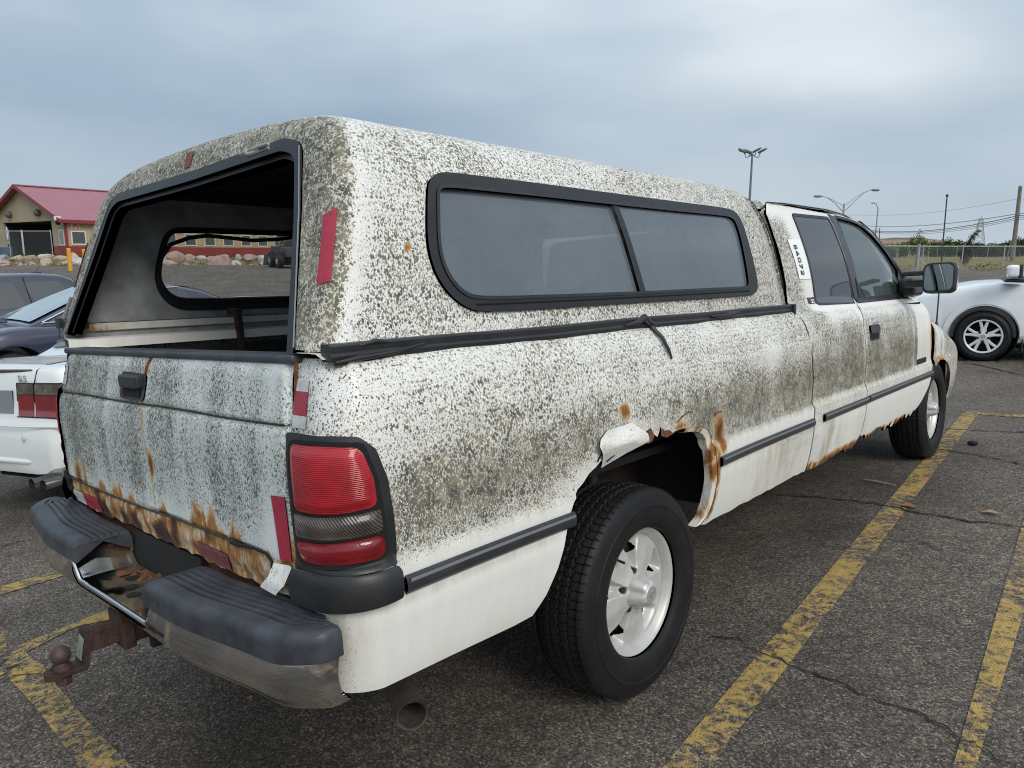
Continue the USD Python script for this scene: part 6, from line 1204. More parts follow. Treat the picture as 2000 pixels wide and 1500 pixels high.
# ---------------------------------------------------------------- the metal building across the road
def flat(p): return np.array([p[0], p[1]])
gA, gB = flat(at(133, 500, 65)), flat(at(573, 500, 85)); wdir = (gB-gA)/np.linalg.norm(gB-gA); gdir = np.array([-wdir[1], wdir[0]])
if gdir @ (flat(at(33, 500, 71))-gA) < 0: gdir = -gdir
Z0 = at(133, 503, 65)[2]; HB = 3.25; HALF = 7.9; WL = 38.0; RISE = 3.15
Bp = lambda a, g, z: np.array([*(gA+wdir*a+gdir*g), Z0+z])                # along the long wall, along the gable, up
BR = np.stack([np.r_[wdir, 0], np.r_[gdir, 0], [0, 0, 1.0]], 1); bt = np.array([gA[0], gA[1], Z0])
if np.linalg.det(BR) < 0: pass
bld = UsdGeom.Xform.Define(stage, numbered('/World', 'metal_building')); bld.AddTransformOp().Set(mat4(np.eye(3), (0, 0, 0)))
bld = tag(bld, 'long tan metal building with red wainscot and red metal roof, garage opening in its gable', 'building')
def rib(name, c1, rough=.5, k=.12):
    return usdkit.material(stage, L+name, {'tc': ('texture_coordinate', {}), 'n': ('noise_texture', {'scale': .7, 'detail': 4.0}), 'r': ('rgb_ramp', {'ramp': [(.3, tuple(np.array(c1)*(1-k))), (.7, tuple(np.array(c1)*(1+k)))]}), 'p': ('principled_bsdf', {'roughness': rough, 'specular_ior_level': .4})},
        [('tc.object', 'n.vector'), ('n.fac', 'r.fac'), ('r.color', 'p.base_color')], surface='p.BSDF')
M['tan'] = rib('tan_metal_siding', (.40, .31, .19)); M['tan2'] = rib('tan_stucco', (.34, .28, .19)); M['red'] = rib('red_metal_wainscot', (.22, .035, .030)); M['roofred'] = rib('red_metal_roof', (.29, .105, .125), .4, .06); M['trimred'] = rib('dark_red_trim', (.20, .030, .038)); M['wframe'] = plain('cream_window_frame', (.62, .58, .48), .5)
def bquad(P, m, name, parent, th=.05, label=None):
    """a slab with the corner points P (building frame), th thick inwards"""
    P = np.array([Bp(*p) for p in P]); n = np.cross(P[1]-P[0], P[2]-P[0]); n /= np.linalg.norm(n); c = P.mean(0); ctr = Bp(WL/2, HALF, 1.5)
    if n @ (c-ctr) < 0: n = -n
    Q = np.vstack([P, P-n*th]); return obj(name, trimesh.convex.convex_hull(Q), m, parent, label, smooth=10)
GO = (2.5, 12.6, 3.2)
bquad([(0, 0, 1.0), (WL, 0, 1.0), (WL, 0, HB), (0, 0, HB)], M['tan'], 'wall', bld, .2); bquad([(0, -.02, 0), (WL, -.02, 0), (WL, -.02, .995), (0, -.02, .995)], M['red'], 'wainscot', bld, .2)
bquad([(0, .05, 1.0), (0, GO[0], 1.0), (0, GO[0], HB), (0, .05, HB)], M['tan2'], 'wall', bld, .2); bquad([(-.02, .05, 0), (-.02, GO[0], 0), (-.02, GO[0], .995), (-.02, .05, .995)], M['red'], 'wainscot', bld, .2)
bquad([(0, GO[1], 0), (0, 2*HALF, 0), (0, 2*HALF, HB), (0, GO[1], HB)], M['tan2'], 'wall', bld, .2)
bquad([(0, 0.02, HB+.002), (0, 2*HALF-.02, HB+.002), (0, HALF, HB+RISE)], M['tan2'], 'gable', bld, .2)
bquad([(.35, GO[0]-.2, 0), (12, GO[0]-.2, 0), (12, GO[0]-.2, HB), (.35, GO[0]-.2, HB)], M['dark'], 'bay_wall', bld, .1); bquad([(.35, GO[1]+.1, 0), (12, GO[1]+.1, 0), (12, GO[1]+.1, HB), (.35, GO[1]+.1, HB)], M['dark'], 'bay_wall', bld, .1)
bquad([(9, GO[0], 0), (9, GO[1], 0), (9, GO[1], HB), (9, GO[0], HB)], M['dark'], 'bay_wall', bld, .1)
obj('bay_ceiling', trimesh.convex.convex_hull(np.array([Bp(a, g, z) for a in (.3, 12) for g in (GO[0]-.3, GO[1]+.2) for z in (HB-.04, HB+.02)])), M['dark'], bld)
M['lamp'] = usdkit.material(stage, L+'lit_lamp', {'e': ('emission', {'color': (1.0, .85, .45), 'strength': 1.6})}, [], surface='e.emission')
for a, g in ((5.5, 6.9), (2.6, 4.3)): obj('ceiling_lamp', trimesh.convex.convex_hull(np.array([Bp(a+x, g+y, z) for x in (-.2, .2) for y in (-.45, .45) for z in (HB-.22, HB-.10)])), M['lamp'], bld)
for s in (0, 1):
    gE, gR = (-.55, HALF) if s == 0 else (2*HALF+.55, HALF); zE, zR = HB-.10, HB+RISE+.10
    k = 19
    for i in range(k):                                              # roof sheets, standing side by side
        a0, a1 = -.6+(WL+1.2)*i/k, -.6+(WL+1.2)*(i+1)/k-.012
        P = np.array([Bp(a, g, z) for a in (a0, a1) for g, z in ((gE, zE), (gR, zR))]); P2 = P+[0, 0, .10]
        obj('roof_sheet', trimesh.convex.convex_hull(np.vstack([P, P2])), M['roofred'], bld, smooth=10)
obj('ridge_cap', trimesh.convex.convex_hull(np.array([Bp(a, HALF+g, HB+RISE+z) for a in (-.62, WL+.62) for g, z in ((-.3, .15), (.3, .15), (0, .28))])), M['trimred'], bld)
for s in (0, 1):
    gE = -.56 if s == 0 else 2*HALF+.56
    obj('eave_trim', trimesh.convex.convex_hull(np.array([Bp(a, gE+g, HB+z) for a in (-.62, WL+.6) for g in (-.06, .06) for z in (-.26, .04)])), M['trimred'], bld)
    obj('gable_trim', trimesh.convex.convex_hull(np.array([Bp(-.66+x, g, z+dz) for x in (0, .07) for g, z in ((gE, HB-.12), (HALF, HB+RISE+.1)) for dz in (-.18, .16)])), M['trimred'], bld)
obj('corner_post', trimesh.convex.convex_hull(np.array([Bp(x, g, z) for x in (-.10, .12) for g in (-.09, .06) for z in (0, HB-.02)])), M['trimred'], bld)
for i in range(16):
    a = 1.03+2.17*i; w = holder('window', bld)
    obj('frame', trimesh.convex.convex_hull(np.array([Bp(a+x, g, z) for x in (-.64, .64) for g in (-.07, .02) for z in (1.12, 2.36)])), M['wframe'], w); obj('pane', trimesh.convex.convex_hull(np.array([Bp(a+x, g, z) for x in (-.53, .53) for g in (-.085, -.068) for z in (1.24, 2.25)])), M['carglass'], w)
w = holder('window', bld); obj('frame', trimesh.convex.convex_hull(np.array([Bp(x, g, z) for x in (-.07, .02) for g in (.25, 1.25) for z in (1.05, 2.45)])), M['wframe'], w); obj('pane', trimesh.convex.convex_hull(np.array([Bp(x, g, z) for x in (-.085, -.068) for g in (.38, 1.12) for z in (1.18, 2.33)])), M['carglass'], w)
for g in (4.6, 10.6):
    obj('flood_light', trimesh.creation.icosphere(2, .30).apply_scale([1, 1, 1.15]).apply_translation(Bp(-.22, g, HB+.75)), plain('dark_lamp_housing', (.08, .085, .08), .5), bld)
sg_ = holder('letter_sign', bld); ta = meshkit.text_mesh('A', .55, .03, True); ta.vertices = np.array([Bp(.55+v[0], -.10-v[2], 2.55+v[1]) for v in ta.vertices]); ta.fix_normals()
obj('sign_board', trimesh.convex.convex_hull(np.array([Bp(a, g, z) for a in (.42, 1.18) for g in (-.09, -.02) for z in (2.47, 3.14)])), plain('pale_pink_board', (.55, .40, .36), .6), sg_); obj('letter', ta, plain('pink_red_letter', (.50, .12, .13), .6), sg_, smooth=10)
pc = at(113, 430, 64.2); obj('security_camera', cat_([trimesh.creation.icosphere(2, .30).apply_scale([1, 1, .8]).apply_translation(pc+[0, 0, .1]), trimesh.creation.cylinder(.30, .25).apply_translation(pc+[0, 0, .2])]), plain('white_camera', (.75, .75, .75), .4), bld); obj('camera_dome', trimesh.creation.icosphere(2, .22).apply_translation(pc-[0, 0, .2]), M['black'], bld)
obj('camera_arm', tube([pc+[0, 0, .15], Bp(0, 1.4, HB+.25)], .07, 8), plain('white_arm', (.7, .7, .7), .4), bld)
# the boulder wall in front of it
bw = UsdGeom.Xform.Define(stage, numbered('/World', 'boulder_wall')); bw = tag(bw, 'low retaining wall of pale and pinkish field boulders below the metal building', 'stone wall')
M['rock'] = [plain(f'field_stone_{n}', c, .9, var=.3, scale=3.0, bump=.4, bscale=12) for n, c in (('pink', (.40, .30, .25)), ('pale', (.42, .39, .34)), ('grey', (.24, .25, .26)), ('tan', (.36, .29, .21)), ('rose', (.36, .25, .22)))]
rr = np.random.default_rng(12)
_ico = trimesh.creation.icosphere(2, 1.0)
def boulder(c, s, parent):
    o = rr.random(3)*50; v = _ico.vertices.copy(); v = v*(1+.55*(meshkit.fbm(v*1.2+o, 3)[:, None]-.5))
    for _ in range(4):
        n = rr.normal(size=3); n /= np.linalg.norm(n); d = v @ n; k = .62+.2*rr.random(); v = v-np.outer(np.maximum(d-k, 0)*.85, n)
    v = v*s*np.array([1.25, 1.0, .72])*(1+.25*rr.normal(size=3)*.6); a = rr.random()*6.28; v = v @ np.array([[math.cos(a), -math.sin(a), 0], [math.sin(a), math.cos(a), 0], [0, 0, 1]]).T
    obj('boulder', trimesh.Trimesh(v+c, _ico.faces, process=False), M['rock'][rr.integers(5)], parent, smooth=22)
for row, (dz, dback, sz) in enumerate(((.18, 0, .50), (.62, .55, .46))):
    u = -140.0+row*8
    while u < 640:
        d = float(np.interp(u, [-140, 130, 250, 575, 640], [53, 50, 52, 61, 63]))+dback; p = at(u, 500, d); s = sz*(.75+.6*rr.random())
        zb = at(130, 523.5, 50)[2] if False else at(u, 523.0, d-dback)[2]
        boulder(np.array([p[0], p[1], zb+dz+.08*rr.normal()]), s, bw); u += s*2.05*1424/d*(.95+.2*rr.random())
bank = []
for u in np.linspace(-200, 700, 60):
    d = float(np.interp(u, [-140, 130, 250, 575, 640], [53, 50, 52, 61, 63])); bank.append((at(u, 523, d), at(u, 523, d+.3), u, d))
bv, bf = [], []
for i, (p, q, u, d) in enumerate(bank):
    far = at(u, 500, d+11); zt = at(u, 523, d)[2]+.70; bv += [(p[0], p[1], p[2]-.25), (q[0], q[1], p[2]+.55), (at(u, 500, d+1.3)[0], at(u, 500, d+1.3)[1], zt), (far[0], far[1], Z0+.02)]
    if i: 
        for j in range(3): a = 4*(i-1)+j; bf += [[a, a+1, a+5], [a, a+5, a+4]]
obj('bank', MB().tm(trimesh.Trimesh(bv, bf, process=False), 60), M['grass'], kind='structure')
M['leaf'] = usdkit.material(stage, L+'weed_leaf', {'oi': ('geometry', {}), 'r': ('rgb_ramp', {'ramp': [(0, (.05, .075, .02)), (.6, (.10, .13, .035)), (1, (.16, .16, .06))]}), 'd': ('diffuse_bsdf', {}), 't': ('translucent_bsdf', {}), 'm': ('mix_closure', {'fac': .3})}, [('oi.random_per_island', 'r.fac'), ('r.color', 'd.color'), ('r.color', 't.color'), ('d.BSDF', 'm.closure1'), ('t.BSDF', 'm.closure2')], surface='m.closure')
def leaves(P, size, r, up=.3):
    """small bent leaves at the points P"""
    k = len(P); a = r.random(k)*6.28; t = (r.random(k)-.35)*1.6; s = size*(.6+.8*r.random(k)); dr = np.stack([np.cos(a)*np.cos(t), np.sin(a)*np.cos(t), np.sin(t)+up*0], 1); sd = np.stack([-np.sin(a), np.cos(a), .4*(r.random(k)-.5)], 1)
    v = np.stack([P, P+dr*s[:, None]*.5+sd*s[:, None]*.28, P+dr*s[:, None], P+dr*s[:, None]*.5-sd*s[:, None]*.28], 1).reshape(-1, 3); i = np.arange(k)*4
    return trimesh.Trimesh(v, np.vstack([np.stack([i, i+1, i+2], 1), np.stack([i, i+2, i+3], 1)]), process=False)
wr_ = np.random.default_rng(4); WP = []
for i in range(110):
    u = wr_.uniform(-140, 640); d = float(np.interp(u, [-140, 130, 250, 575, 640], [53, 50, 52, 61, 63])); lay = wr_.random() < .5; p = at(u, 500, d-(.55 if lay else -.9)); z = at(u, 523, d)[2]+(-.05 if lay else .62); n = 26
    WP.append(np.stack([p[0]+wr_.normal(0, .28, n), p[1]+wr_.normal(0, .28, n), z+wr_.random(n)*.38], 1))
obj('weeds', leaves(np.vstack(WP), .16, wr_), M['leaf'], kind='stuff', label='green weeds growing among the boulders', cat='weeds', smooth=False)
M['bollard'] = plain('yellow_bollard_paint', (.62, .33, .02), .5, var=.15, scale=8); M['galv'] = plain('galvanised_steel', (.32, .33, .34), .5, metal=.3, var=.2, scale=4); M['wood'] = plain('weathered_pole_wood', (.16, .135, .115), .9, var=.3, scale=5)
def bollard(u, vb, d, h, lab):
    p = foot(u, vb, d); t = thing('bollard', lab, 'bollard', None, p); obj('post', lathe([(.11, -.3), (.11, h-.05), (.08, h-.01), (0, h)], 20), M['bollard'], t)
bollard(138, 529, 41.5, 1.28, 'yellow steel bollard in front of the boulder wall, the nearer to the building corner'); bollard(167, 522, 43, 1.20, 'yellow steel bollard in front of the boulder wall, half behind the shell')
# chain-link fencing
M['mesh'] = usdkit.material(stage, L+'chain_link', {'t': ('transparent_bsdf', {}), 'd': ('diffuse_bsdf', {'color': (.13, .135, .14)}), 'm': ('mix_closure', {'fac': .10})}, [('t.BSDF', 'm.closure1'), ('d.BSDF', 'm.closure2')], surface='m.closure')
def fence(name, pts, h, lab, r=.035, rail=True):
    """posts at pts (x, y, z of their feet), a top rail and the wire between them"""
    t = thing(name, lab, 'fence', None, (0, 0, 0)); P = np.array(pts)
    for p in P: obj('post', tube([p-[0, 0, .3], p+[0, 0, h]], r, 10), M['galv'], t); obj('post_cap', trimesh.creation.icosphere(1, r*1.25).apply_translation(p+[0, 0, h]), M['galv'], t)
    for a, b in zip(P[:-1], P[1:]):
        if rail: obj('top_rail', tube([a+[0, 0, h-.06], b+[0, 0, h-.06]], r*.8, 8), M['galv'], t)
        q = np.array([a+[0, 0, .05], b+[0, 0, .05], b+[0, 0, h-.08], a+[0, 0, h-.08]]); obj('wire_mesh', trimesh.Trimesh(q, [[0, 1, 2], [0, 2, 3]], process=False), M['mesh'], t, smooth=10)
    return t
Fp = lambda u, d, v=524: foot(u, v, d)
yard = fence('chain_link_fence', [at(u, 503.5, 57) for u in (-120, -60, -5, 22, 47, 104)], 2.1, 'chain-link fence with pale posts before the garage opening of the metal building')
obj('bent_arm', tube([at(22, 503.5, 57)+[0, 0, 2.1], at(17, 456, 57), at(12, 453, 57)], .05, 8), M['galv'], yard); obj('tall_post', tube([at(48, 504, 56.5), at(42, 450, 56.5)], .07, 10), M['galv'], yard)
bin_ = at(12, 497, 60); obj('waste_bin', lathe([(.42, -.6), (.48, .5), (.50, .5), (.50, .58), (0, .66)], 24).apply_translation(bin_), plain('blue_plastic', (.05, .09, .16), .5), label='blue bin behind the chain-link fence at the left', cat='bin')
fence('chain_link_fence', [Fp(u, 58) for u in (1560, 1640, 1720, 1800, 1877, 1958, 2040, 2125)], 1.78, 'near chain-link fence along the edge of the dry grass, behind the white people carrier', r=.045)
fence('chain_link_fence', [Fp(u, 84, 511) for u in (1500, 1560, 1620, 1680, 1752, 1773, 1798, 1812)], 1.75, 'farther chain-link fence that ends behind the pickup mirror', r=.05)
fence('chain_link_fence', [Fp(u, 104, 503) for u in (1660, 1750, 1830, 1868, 1928, 2000, 2080)], 1.5, 'dark farthest fence before the hedge', r=.03, rail=False)
gp_ = thing('gate_post', 'thick rusty-topped gate post between the two chain-link fences', 'post', None, Fp(1791, 50)); obj('post', tube([(0, 0, -.3), (0, 0, 1.85)], .085, 14), M['galv'], gp_); obj('rusty_top', tube([(0, 0, 1.85), (0, 0, 2.12)], .07, 12), M['rustmetal'], gp_); obj('brace', tube([(.1, 0, .9), (.75, .3, .1)], .03, 8), M['galv'], gp_)
# lamps, poles and wires
def up_thing(name, lab, cat, p, group=None): return thing(name, lab, cat, None, p, group)
RV = np.array([CM[0][0], CM[0][1], 0]); RV /= np.linalg.norm(RV)
def lat(t): return RV*t
M['lampgrey'] = plain('lamp_grey', (.16, .165, .17), .5)
def top_of(u, v, d): return at(u, v, d)
p = foot(1457, 510, 64); tp = at(1463, 305, 64); h = tp[2]-p[2]; lp = up_thing('lamp_post', 'tall light mast with a cluster of four floodlights, behind the shell', 'lamp post', p); obj('pole', tube([(0, 0, 0), (0, 0, h)], [.14, .08], 12), M['lampgrey'], lp)
for k, (dx, dz) in enumerate(((-.86, .05), (-.38, -.02), (.38, .12), (.86, .08))):
    obj('lamp_arm', tube([(0, 0, h-.1), lat(dx*.6)+[0, 0, h-.35 if abs(dx) > .5 else h-.15], lat(dx*.8)+[0, 0, h+dz]], .04, 8), M['lampgrey'], lp); c = lat(dx)+[0, 0, h+dz+.18]
    m = rbox(-.36, .36, -.22, .22, -.09, .09, .05); m.apply_transform(trimesh.transformations.rotation_matrix(.5 if dx < 0 else -.5, np.r_[CM[2][:2], 0])); obj('lamp_head', m.apply_translation(c), M['lampgrey'], lp)
p = foot(1640, 505, 70); tp = at(1640, 404, 70); h = tp[2]-p[2]; lp = up_thing('street_lamp', 'street lamp with two long curved arms in a V, above the cab roof', 'lamp post', p); obj('pole', tube([(0, 0, 0), (0, 0, h+.25)], [.12, .08], 12), M['galv'], lp)
for s in (-1, 1):
    hh = .95 if s < 0 else 1.55; e = 2.55*s if s < 0 else 2.85
    obj('lamp_arm', tube([(0, 0, h-.55), lat(e*.35)+[0, 0, h+hh*.33], lat(e*.62)+[0, 0, h+hh*.80], lat(e*.85)+[0, 0, h+hh]], .045, 8), M['galv'], lp); obj('lamp_arm', tube([(0, 0, h), lat(e*.35)+[0, 0, h+hh*.52], lat(e*.62)+[0, 0, h+hh*.84]], .03, 8), M['galv'], lp)
    obj('lamp_head', trimesh.creation.icosphere(2, 1.0).apply_scale([.42, .17, .12]).apply_transform(trimesh.transformations.rotation_matrix(math.atan2(RV[1], RV[0]), [0, 0, 1])).apply_translation(lat(e)+[0, 0, h+hh-.05]), M['lampgrey'], lp)
p = foot(1706, 505, 120); h = at(1708, 408, 120)[2]-p[2]; lp = up_thing('street_lamp', 'slim far street lamp with one short arm, right of the cab roof', 'lamp post', p); obj('pole', tube([(0, 0, 0), (0, 0, h), lat(-.35)+[0, 0, h+.7], lat(-.7)+[0, 0, h+.85]], [.13, .09, .06, .05], 10), M['galv'], lp); obj('lamp_head', rbox(-.3, .3, -.12, .12, -.08, .08, .04).apply_translation(lat(-.85)+[0, 0, h+.82]), M['lampgrey'], lp)
def pole(u, vb, ut, vt, d, r, lab):
    p = foot(u, vb, d); q = at(ut, vt, d); t = up_thing('utility_pole', lab, 'utility pole', p); obj('shaft', tube([(0, 0, -.2), q-p], [r, r*.7], 12), M['wood'], t); obj('cap', tube([q-p, q-p+[0, 0, .12]], [r*.8, r*.6], 10), M['lampgrey'], t); return p, q
P1 = pole(1977, 507, 1993, 365, 82, .26, 'tall wooden utility pole at the right edge, carrying the wires')
pole(1717, 500, 1718, 446, 180, .16, 'far thin utility pole right of the cab roof, beyond the slim street lamp'); pole(1857, 500, 1857, 463, 190, .16, 'far short utility pole over the hedge, right of the aerial'); pole(1966, 503, 1974, 473, 84, .07, 'thin pale stake leaning before the hedge, left of the tall pole')
for i, (v0, v1, sag, r) in enumerate(((417, 441, .6, .035), (421, 449, .9, .045), (425, 450.5, .9, .03), (428, 451, 1.0, .022), (388, 420, .6, .014))):
    a = at(1990, v0, 82); b = at(1690, v1, 120); c = at(2250, v0-26, 60); Q = [a+(b-a)*t-[0, 0, sag*4*t*(1-t)] for t in np.linspace(0, 1, 14)]; Q0 = [c+(a-c)*t-[0, 0, .5*4*t*(1-t)] for t in np.linspace(0, 1, 8)]; b2 = at(1300, v1-4+i, 170); Q2 = [b+(b2-b)*t for t in np.linspace(0, 1, 4)]
    t = thing('overhead_wire', ['topmost thick wire of the bundle on the tall pole', 'second, thickest wire of the bundle on the tall pole', 'third wire of the bundle on the tall pole', 'lowest thin wire of the bundle on the tall pole', 'faint high wire well above the bundle'][i], 'wire', None, (0, 0, 0)); obj('cable', tube(np.array(Q0[:-1]+Q+Q2[1:]), r, 6), M['plastic'], t)
# lattice tower
p = foot(1908, 500, 330); h = at(1912, 421, 330)[2]-p[2]; tw_ = up_thing('power_tower', 'grey lattice power tower far behind the hedge', 'pylon', p); segs = []
wd = lambda t: 2.6*(1-t)**1.25+.55
lv = np.linspace(0, .93, 8)
for i, t in enumerate(lv):
    for s in ((-1, -1), (1, -1), (1, 1), (-1, 1)):
        if i+1 < len(lv): segs.append(tube([(s[0]*wd(t), s[1]*wd(t), h*t), (s[0]*wd(lv[i+1]), s[1]*wd(lv[i+1]), h*lv[i+1])], .13, 5))
    if i+1 < len(lv):
        for a, b in (((-1, -1), (1, -1)), ((1, -1), (1, 1)), ((1, 1), (-1, 1)), ((-1, 1), (-1, -1))):
            t2 = lv[i+1]; segs.append(tube([(a[0]*wd(t), a[1]*wd(t), h*t), (b[0]*wd(t2), b[1]*wd(t2), h*t2)], .07, 4)); segs.append(tube([(b[0]*wd(t), b[1]*wd(t), h*t), (a[0]*wd(t2), a[1]*wd(t2), h*t2)], .07, 4))
segs.append(tube([(0, 0, h*.93), (0, 0, h)], .15, 5))
obj('lattice', cat_(segs), plain('pale_steel', (.34, .36, .38), .5), tw_)
for z in (.90, .80): obj('cross_arm', tube([-lat(2.6)+[0, 0, h*z], lat(0)+[0, 0, h*(z+.02)], lat(2.6)+[0, 0, h*z]], .12, 5), plain('pale_steel_arm', (.34, .36, .38), .5), tw_)
# the terraced hill
M['soil'] = usdkit.material(stage, L+'terraced_soil', {'g': ('geometry', {}), 's': ('separate_xyz', {}), 'n': ('noise_texture', {'scale': .03, 'detail': 4.0}), 'w': ('math', {'math_type': 'multiply_add', 'value2': 5.0}), 'a': ('math', {'math_type': 'add'}), 'sn': ('math', {'math_type': 'sine'}), 'm': ('map_range', {'from_min': -1.0, 'from_max': 1.0}), 'r': ('rgb_ramp', {'ramp': [(.0, (.09, .085, .045)), (.35, (.20, .135, .085)), (.6, (.27, .185, .125)), (1, (.22, .155, .10))]}), 'p': ('principled_bsdf', {'roughness': .95})},
    [('g.position', 's.vector'), ('g.position', 'n.vector'), ('n.fac', 'w.value1'), ('s.z', 'a.value1'), ('w.value', 'a.value2'), ('a.value', 'sn.value1'), ('sn.value', 'm.value'), ('m.result', 'r.fac'), ('r.color', 'p.base_color')], surface='p.BSDF')
hu = np.linspace(1560, 2010, 90); hv = np.array([(1560, 480), (1640, 474), (1700, 467), (1745, 464), (1790, 464), (1830, 467), (1860, 474), (1900, 485), (1960, 496), (2010, 503)]); HV_, HF = [], []
for i, u in enumerate(hu):
    vt = float(np.interp(u, hv[:, 0], hv[:, 1])); z1 = at(u, vt, 300)[2]
    for j, t in enumerate(np.linspace(0, 1, 14)):
        p = at(u, 500, 235+65*t); st = (np.floor(t*5)+sm(t*5-np.floor(t*5), .3, .9))/5; HV_.append((p[0], p[1], max(0, (z1-.5)*(t*.35+.65*st))+.2+.3*float(meshkit.noise(np.array([[u*.05, t*7, 0]]))[0])))
        if i and j: a = 14*(i-1)+j-1; HF += [[a, a+14, a+15], [a, a+15, a+1]]
obj('hill', MB().tm(trimesh.Trimesh(HV_, HF, process=False), 40), M['soil'], kind='structure')
# trees and hedges
def leafmat(n, a, b, c): return usdkit.material(stage, L+n, {'g': ('geometry', {}), 'r': ('rgb_ramp', {'ramp': [(0, a), (.55, b), (1, c)]}), 'd': ('diffuse_bsdf', {}), 't': ('translucent_bsdf', {}), 'm': ('mix_closure', {'fac': .3})}, [('g.random_per_island', 'r.fac'), ('r.color', 'd.color'), ('r.color', 't.color'), ('d.BSDF', 'm.closure1'), ('t.BSDF', 'm.closure2')], surface='m.closure')
M['young'] = leafmat('young_leaf', (.10, .15, .035), (.18, .24, .065), (.27, .31, .11)); M['dk'] = leafmat('hedge_leaf', (.055, .085, .03), (.095, .13, .045), (.14, .17, .065)); M['conif'] = leafmat('conifer_leaf', (.018, .022, .014), (.032, .036, .022), (.05, .05, .03)); M['haze1'] = leafmat('far_leaf', (.07, .095, .085), (.10, .13, .11), (.13, .16, .13))
tr_ = np.random.default_rng(21)
def crown(blobs, n, size, r, mat, parent, name='crown', label=None):
    P = []
    for c, s in blobs:
        k = int(n*s[0]*s[2]/sum(b[1][0]*b[1][2] for b in blobs)); d = r.normal(size=(k, 3)); d /= np.linalg.norm(d, axis=1, keepdims=True); rad = r.random(k)**.42; q = d*rad[:, None]*(.75+.5*meshkit.fbm(d*2.2+np.array(c)*3, 3)[:, None]); P.append(np.array(c)+q*np.array(s))
    obj(name, leaves(np.vstack(P), size, r), mat, parent, label, smooth=False)
def tree(u, v, d, blobs, n, size, mat, lab, trunk_h, cat='tree', limbs=4, r0=.1, wood='wood', name='leafy_tree', group=None):
    p = foot(u, v, d); t = up_thing(name, lab, cat, p, group); T = [tube([(0, 0, -.1), (.03, .02, trunk_h*.5), (0, 0, trunk_h)], [r0, r0*.8, r0*.45], 8)]
    for c, s in blobs[:limbs]: T.append(tube([(0, 0, trunk_h*.55), np.array(c)*[.5, .5, 0]+[0, 0, (trunk_h*.6+c[2])/2], np.array(c)], [r0*.45, r0*.3, r0*.12], 6))
    obj('trunk', cat_(T), M[wood], t); crown(blobs, n, size, tr_, M[mat], t); return t
d = 66; k = d/1424
tree(1790, 508, d, [(lat(-20*k)+[0, 0, 1.5], (1.0, 1.0, .7)), (lat(14*k)+[0, 0, 1.5], (1.1, 1.0, .8)), (lat(0)+[0, 0, 2.1], (.75, .75, .6)), (lat(1*k)+[0, 0, 2.75], (.33, .33, .42)), (lat(-13*k)+[0, 0, 2.2], (.22, .22, .5)), (lat(11*k)+[0, 0, 2.1], (.3, .3, .5))], 1900, .16, 'young', 'young pale green tree behind the gate post, left of the aerial', 2.4)
tc = foot(1885, 507, 70); cy = up_thing('leaning_conifer', 'ragged dark conifer leaning right, in front of the hedge', 'tree', tc); k = 70/1424
obj('trunk', tube([(0, 0, 0), (0, 0, 1.2), lat(.25)+[0, 0, 2.4], lat(.8)+[0, 0, 3.2]], [.22, .16, .08, .03], 8), M['wood'], cy)
crown([(lat(0)+[0, 0, .75], (.62, .6, .8)), (lat(.0)+[0, 0, 1.45], (.42, .4, .5)), (lat(.18)+[0, 0, 2.0], (.30, .3, .42)), (lat(.45)+[0, 0, 2.5], (.30, .25, .35)), (lat(.75)+[0, 0, 2.85], (.32, .2, .24)), (lat(1.0)+[0, 0, 3.1], (.22, .16, .16)), (lat(.70)+[0, 0, 1.62], (.42, .25, .16)), (lat(1.05)+[0, 0, 1.72], (.2, .15, .1)), (lat(-.6)+[0, 0, 1.05], (.22, .2, .18))], 2600, .13, tr_, M['conif'], cy)
hb = [(1730, 484, 108, 16), (1756, 482, 110, 14), (1822, 472, 112, 15), (1846, 466, 116, 20), (1868, 468, 114, 18), (1905, 474, 112, 18), (1930, 477, 112, 18), (1952, 476, 118, 16), (1968, 470, 120, 16), (1985, 464, 122, 18), (2008, 466, 120, 20), (2036, 470, 118, 20), (1700, 486, 110, 18)]
for i, (u, vt, d, w) in enumerate(hb):
    p = foot(u, 502, d); h = at(u, vt, d)[2]-p[2]; ww = w*d/1424
    tree(u, 502, d, [(lat(-.5*ww)+[0, 0, h*.38], (ww*.8, ww*.8, h*.46)), (lat(.5*ww)+[0, 0, h*.36], (ww*.8, ww*.8, h*.44)), (lat(.1*ww)+[0, 0, h*.70], (ww*.6, ww*.6, h*.30))], 1500, .36, 'young' if i in (0, 1, 4) else 'dk', ['bush left of the hill foot', 'second bush from the door pillar, under the hill', 'bush just left of the aerial', 'tall bush crossed by the aerial', 'bright green bush right of the aerial', 'bush right of the leaning conifer', 'bush under the lattice tower', 'bush between tower and tall pole', 'bush left of the tall pole', 'tallest bush behind the tall pole', 'bush at the right edge of the picture', 'bush past the right edge', 'bush hidden by the door pillar'][i]+' in the far hedge row', h*.4, cat='bush', limbs=2, r0=.07, name='hedge_bush')
hedge = []
for u in np.arange(1600, 2120, 2.0):
    p = foot(u, 501, 124); n = 34; hh = 1.7+.7*float(meshkit.noise(np.array([[u*.07, 3, 1]]))[0]); hedge.append(np.stack([p[0]+tr_.normal(0, .9, n), p[1]+tr_.normal(0, .9, n), p[2]+tr_.random(n)*hh], 1))
obj('hedge', leaves(np.vstack(hedge), .42, tr_), M['dk'], kind='stuff', label='far dark hedge that closes off the dry grass field', cat='hedge', smooth=False)
fw_ = []
for u in np.arange(-300, 1650, 5):
    p = foot(u, 499, 190); n = 60; hh = 2.0+3.6*float(meshkit.fbm(np.array([[u*.021, 7, 1.0]]), 3)[0])**1.5*1.6; fw_.append(np.stack([p[0]+tr_.normal(0, 1.0, n), p[1]+tr_.normal(0, 1.0, n), p[2]+tr_.random(n)**.8*hh], 1))
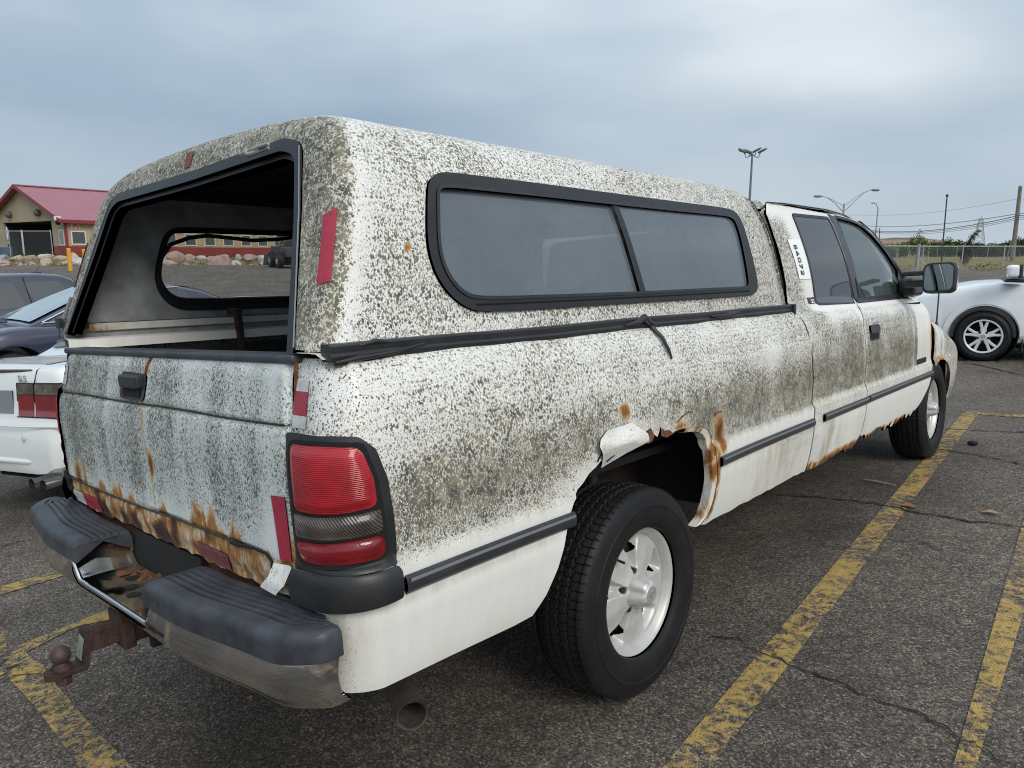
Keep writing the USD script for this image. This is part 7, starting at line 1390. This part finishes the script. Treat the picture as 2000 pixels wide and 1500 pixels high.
obj('far_wood', leaves(np.vstack(fw_), .9, tr_), M['haze1'], kind='stuff', label='hazy line of trees on the horizon', cat='trees', smooth=False)
wd_ = []
for u, v, d, n, h in ((1922, 523, 53, 70, .45), (1905, 524, 53, 40, .3), (1945, 522, 54, 40, .3), (1975, 523, 54, 30, .25), (1850, 524, 54, 26, .2), (1760, 524, 54, 26, .25)):
    p = foot(u, v, d); wd_.append(np.stack([p[0]+tr_.normal(0, .35, n), p[1]+tr_.normal(0, .35, n), p[2]+tr_.random(n)*h], 1))
obj('verge_weeds', leaves(np.vstack(wd_), .18, tr_), M['young'], kind='stuff', label='tufts of weeds at the asphalt edge by the fence', cat='weeds', smooth=False)
# the dark loader seen through the shell
ld = foot(566, 527, 52); lo = thing('loader', 'dark tracked-looking loader with big tyres before the building, seen through the shell', 'loader', ground_R(ld[0], ld[1], 1.3), ld)
DG = plain('dark_machine_grey', (.05, .052, .048), .7, var=.3, scale=3)
obj('engine_body', cat_([rbox(-.9, .9, -1.2, 1.6, .7, 1.5, .1), rbox(-.75, .75, -2.0, -1.1, .75, 1.35, .1)]), DG, lo); obj('bucket', trimesh.convex.convex_hull(np.array([(x, y, z) for x in (-1.15, 1.15) for y, z in ((1.9, .15), (2.9, .10), (2.3, 1.0), (1.9, .9))])), DG, lo); obj('cab_box', cat_([rbox(-.6, .6, -.9, .5, 1.5, 2.15, .06)]), M['carglass'], lo); obj('cab_roof', rbox(-.68, .68, -1.0, .6, 2.15, 2.28, .04), DG, lo); obj('marker', rbox(.9, .93, .2, .6, 1.1, 1.3, .01), M['lens'], lo)
for x in (.95, -.95):
    for y in (1.0, -1.0): car_wheel(lo, x, y, .55, w=.4, rim=.45, style=0)
# litter on the asphalt
def litter(name, lab, cat, u, v, mesh, m):
    p = onlot(u, v, .008); t = thing(name, lab, cat, RT, p); obj('piece', mesh, m, t, smooth=20)
litter('twig', 'pale dry stick lying under the cab sill', 'twig', 1717, 945, tube([(-.10, .02, .006), (.0, -.005, .008), (.11, -.03, .006)], [.004, .006, .003], 6), plain('dry_wood', (.34, .30, .25), .9))
lf = lambda s: trimesh.Trimesh([(-s, 0, .002), (0, -s*.55, .014), (s, 0, .004), (0, s*.55, .016)], [[0, 1, 2], [0, 2, 3]], process=False)
M['dl'] = plain('dead_leaf', (.30, .13, .05), .8)
litter('dead_leaf', 'orange dead leaf beside the yellow line', 'leaf', 1774, 992, lf(.055), M['dl']); litter('dead_leaf', 'pale brown dead leaf in the empty stall right of the yellow line', 'leaf', 1935, 1005, lf(.05), plain('dead_leaf_pale', (.34, .22, .13), .8)); litter('dead_leaf', 'small red leaf under the bumper corner', 'leaf', 487, 1372, lf(.022), M['dl'])
litter('dark_lump', 'dark lump of dirt in the empty stall, near the front wheel', 'dirt', 1900, 870, trimesh.creation.icosphere(2, .03).apply_scale([1.3, 1, .6]).apply_translation([0, 0, .012]), M['tar'])
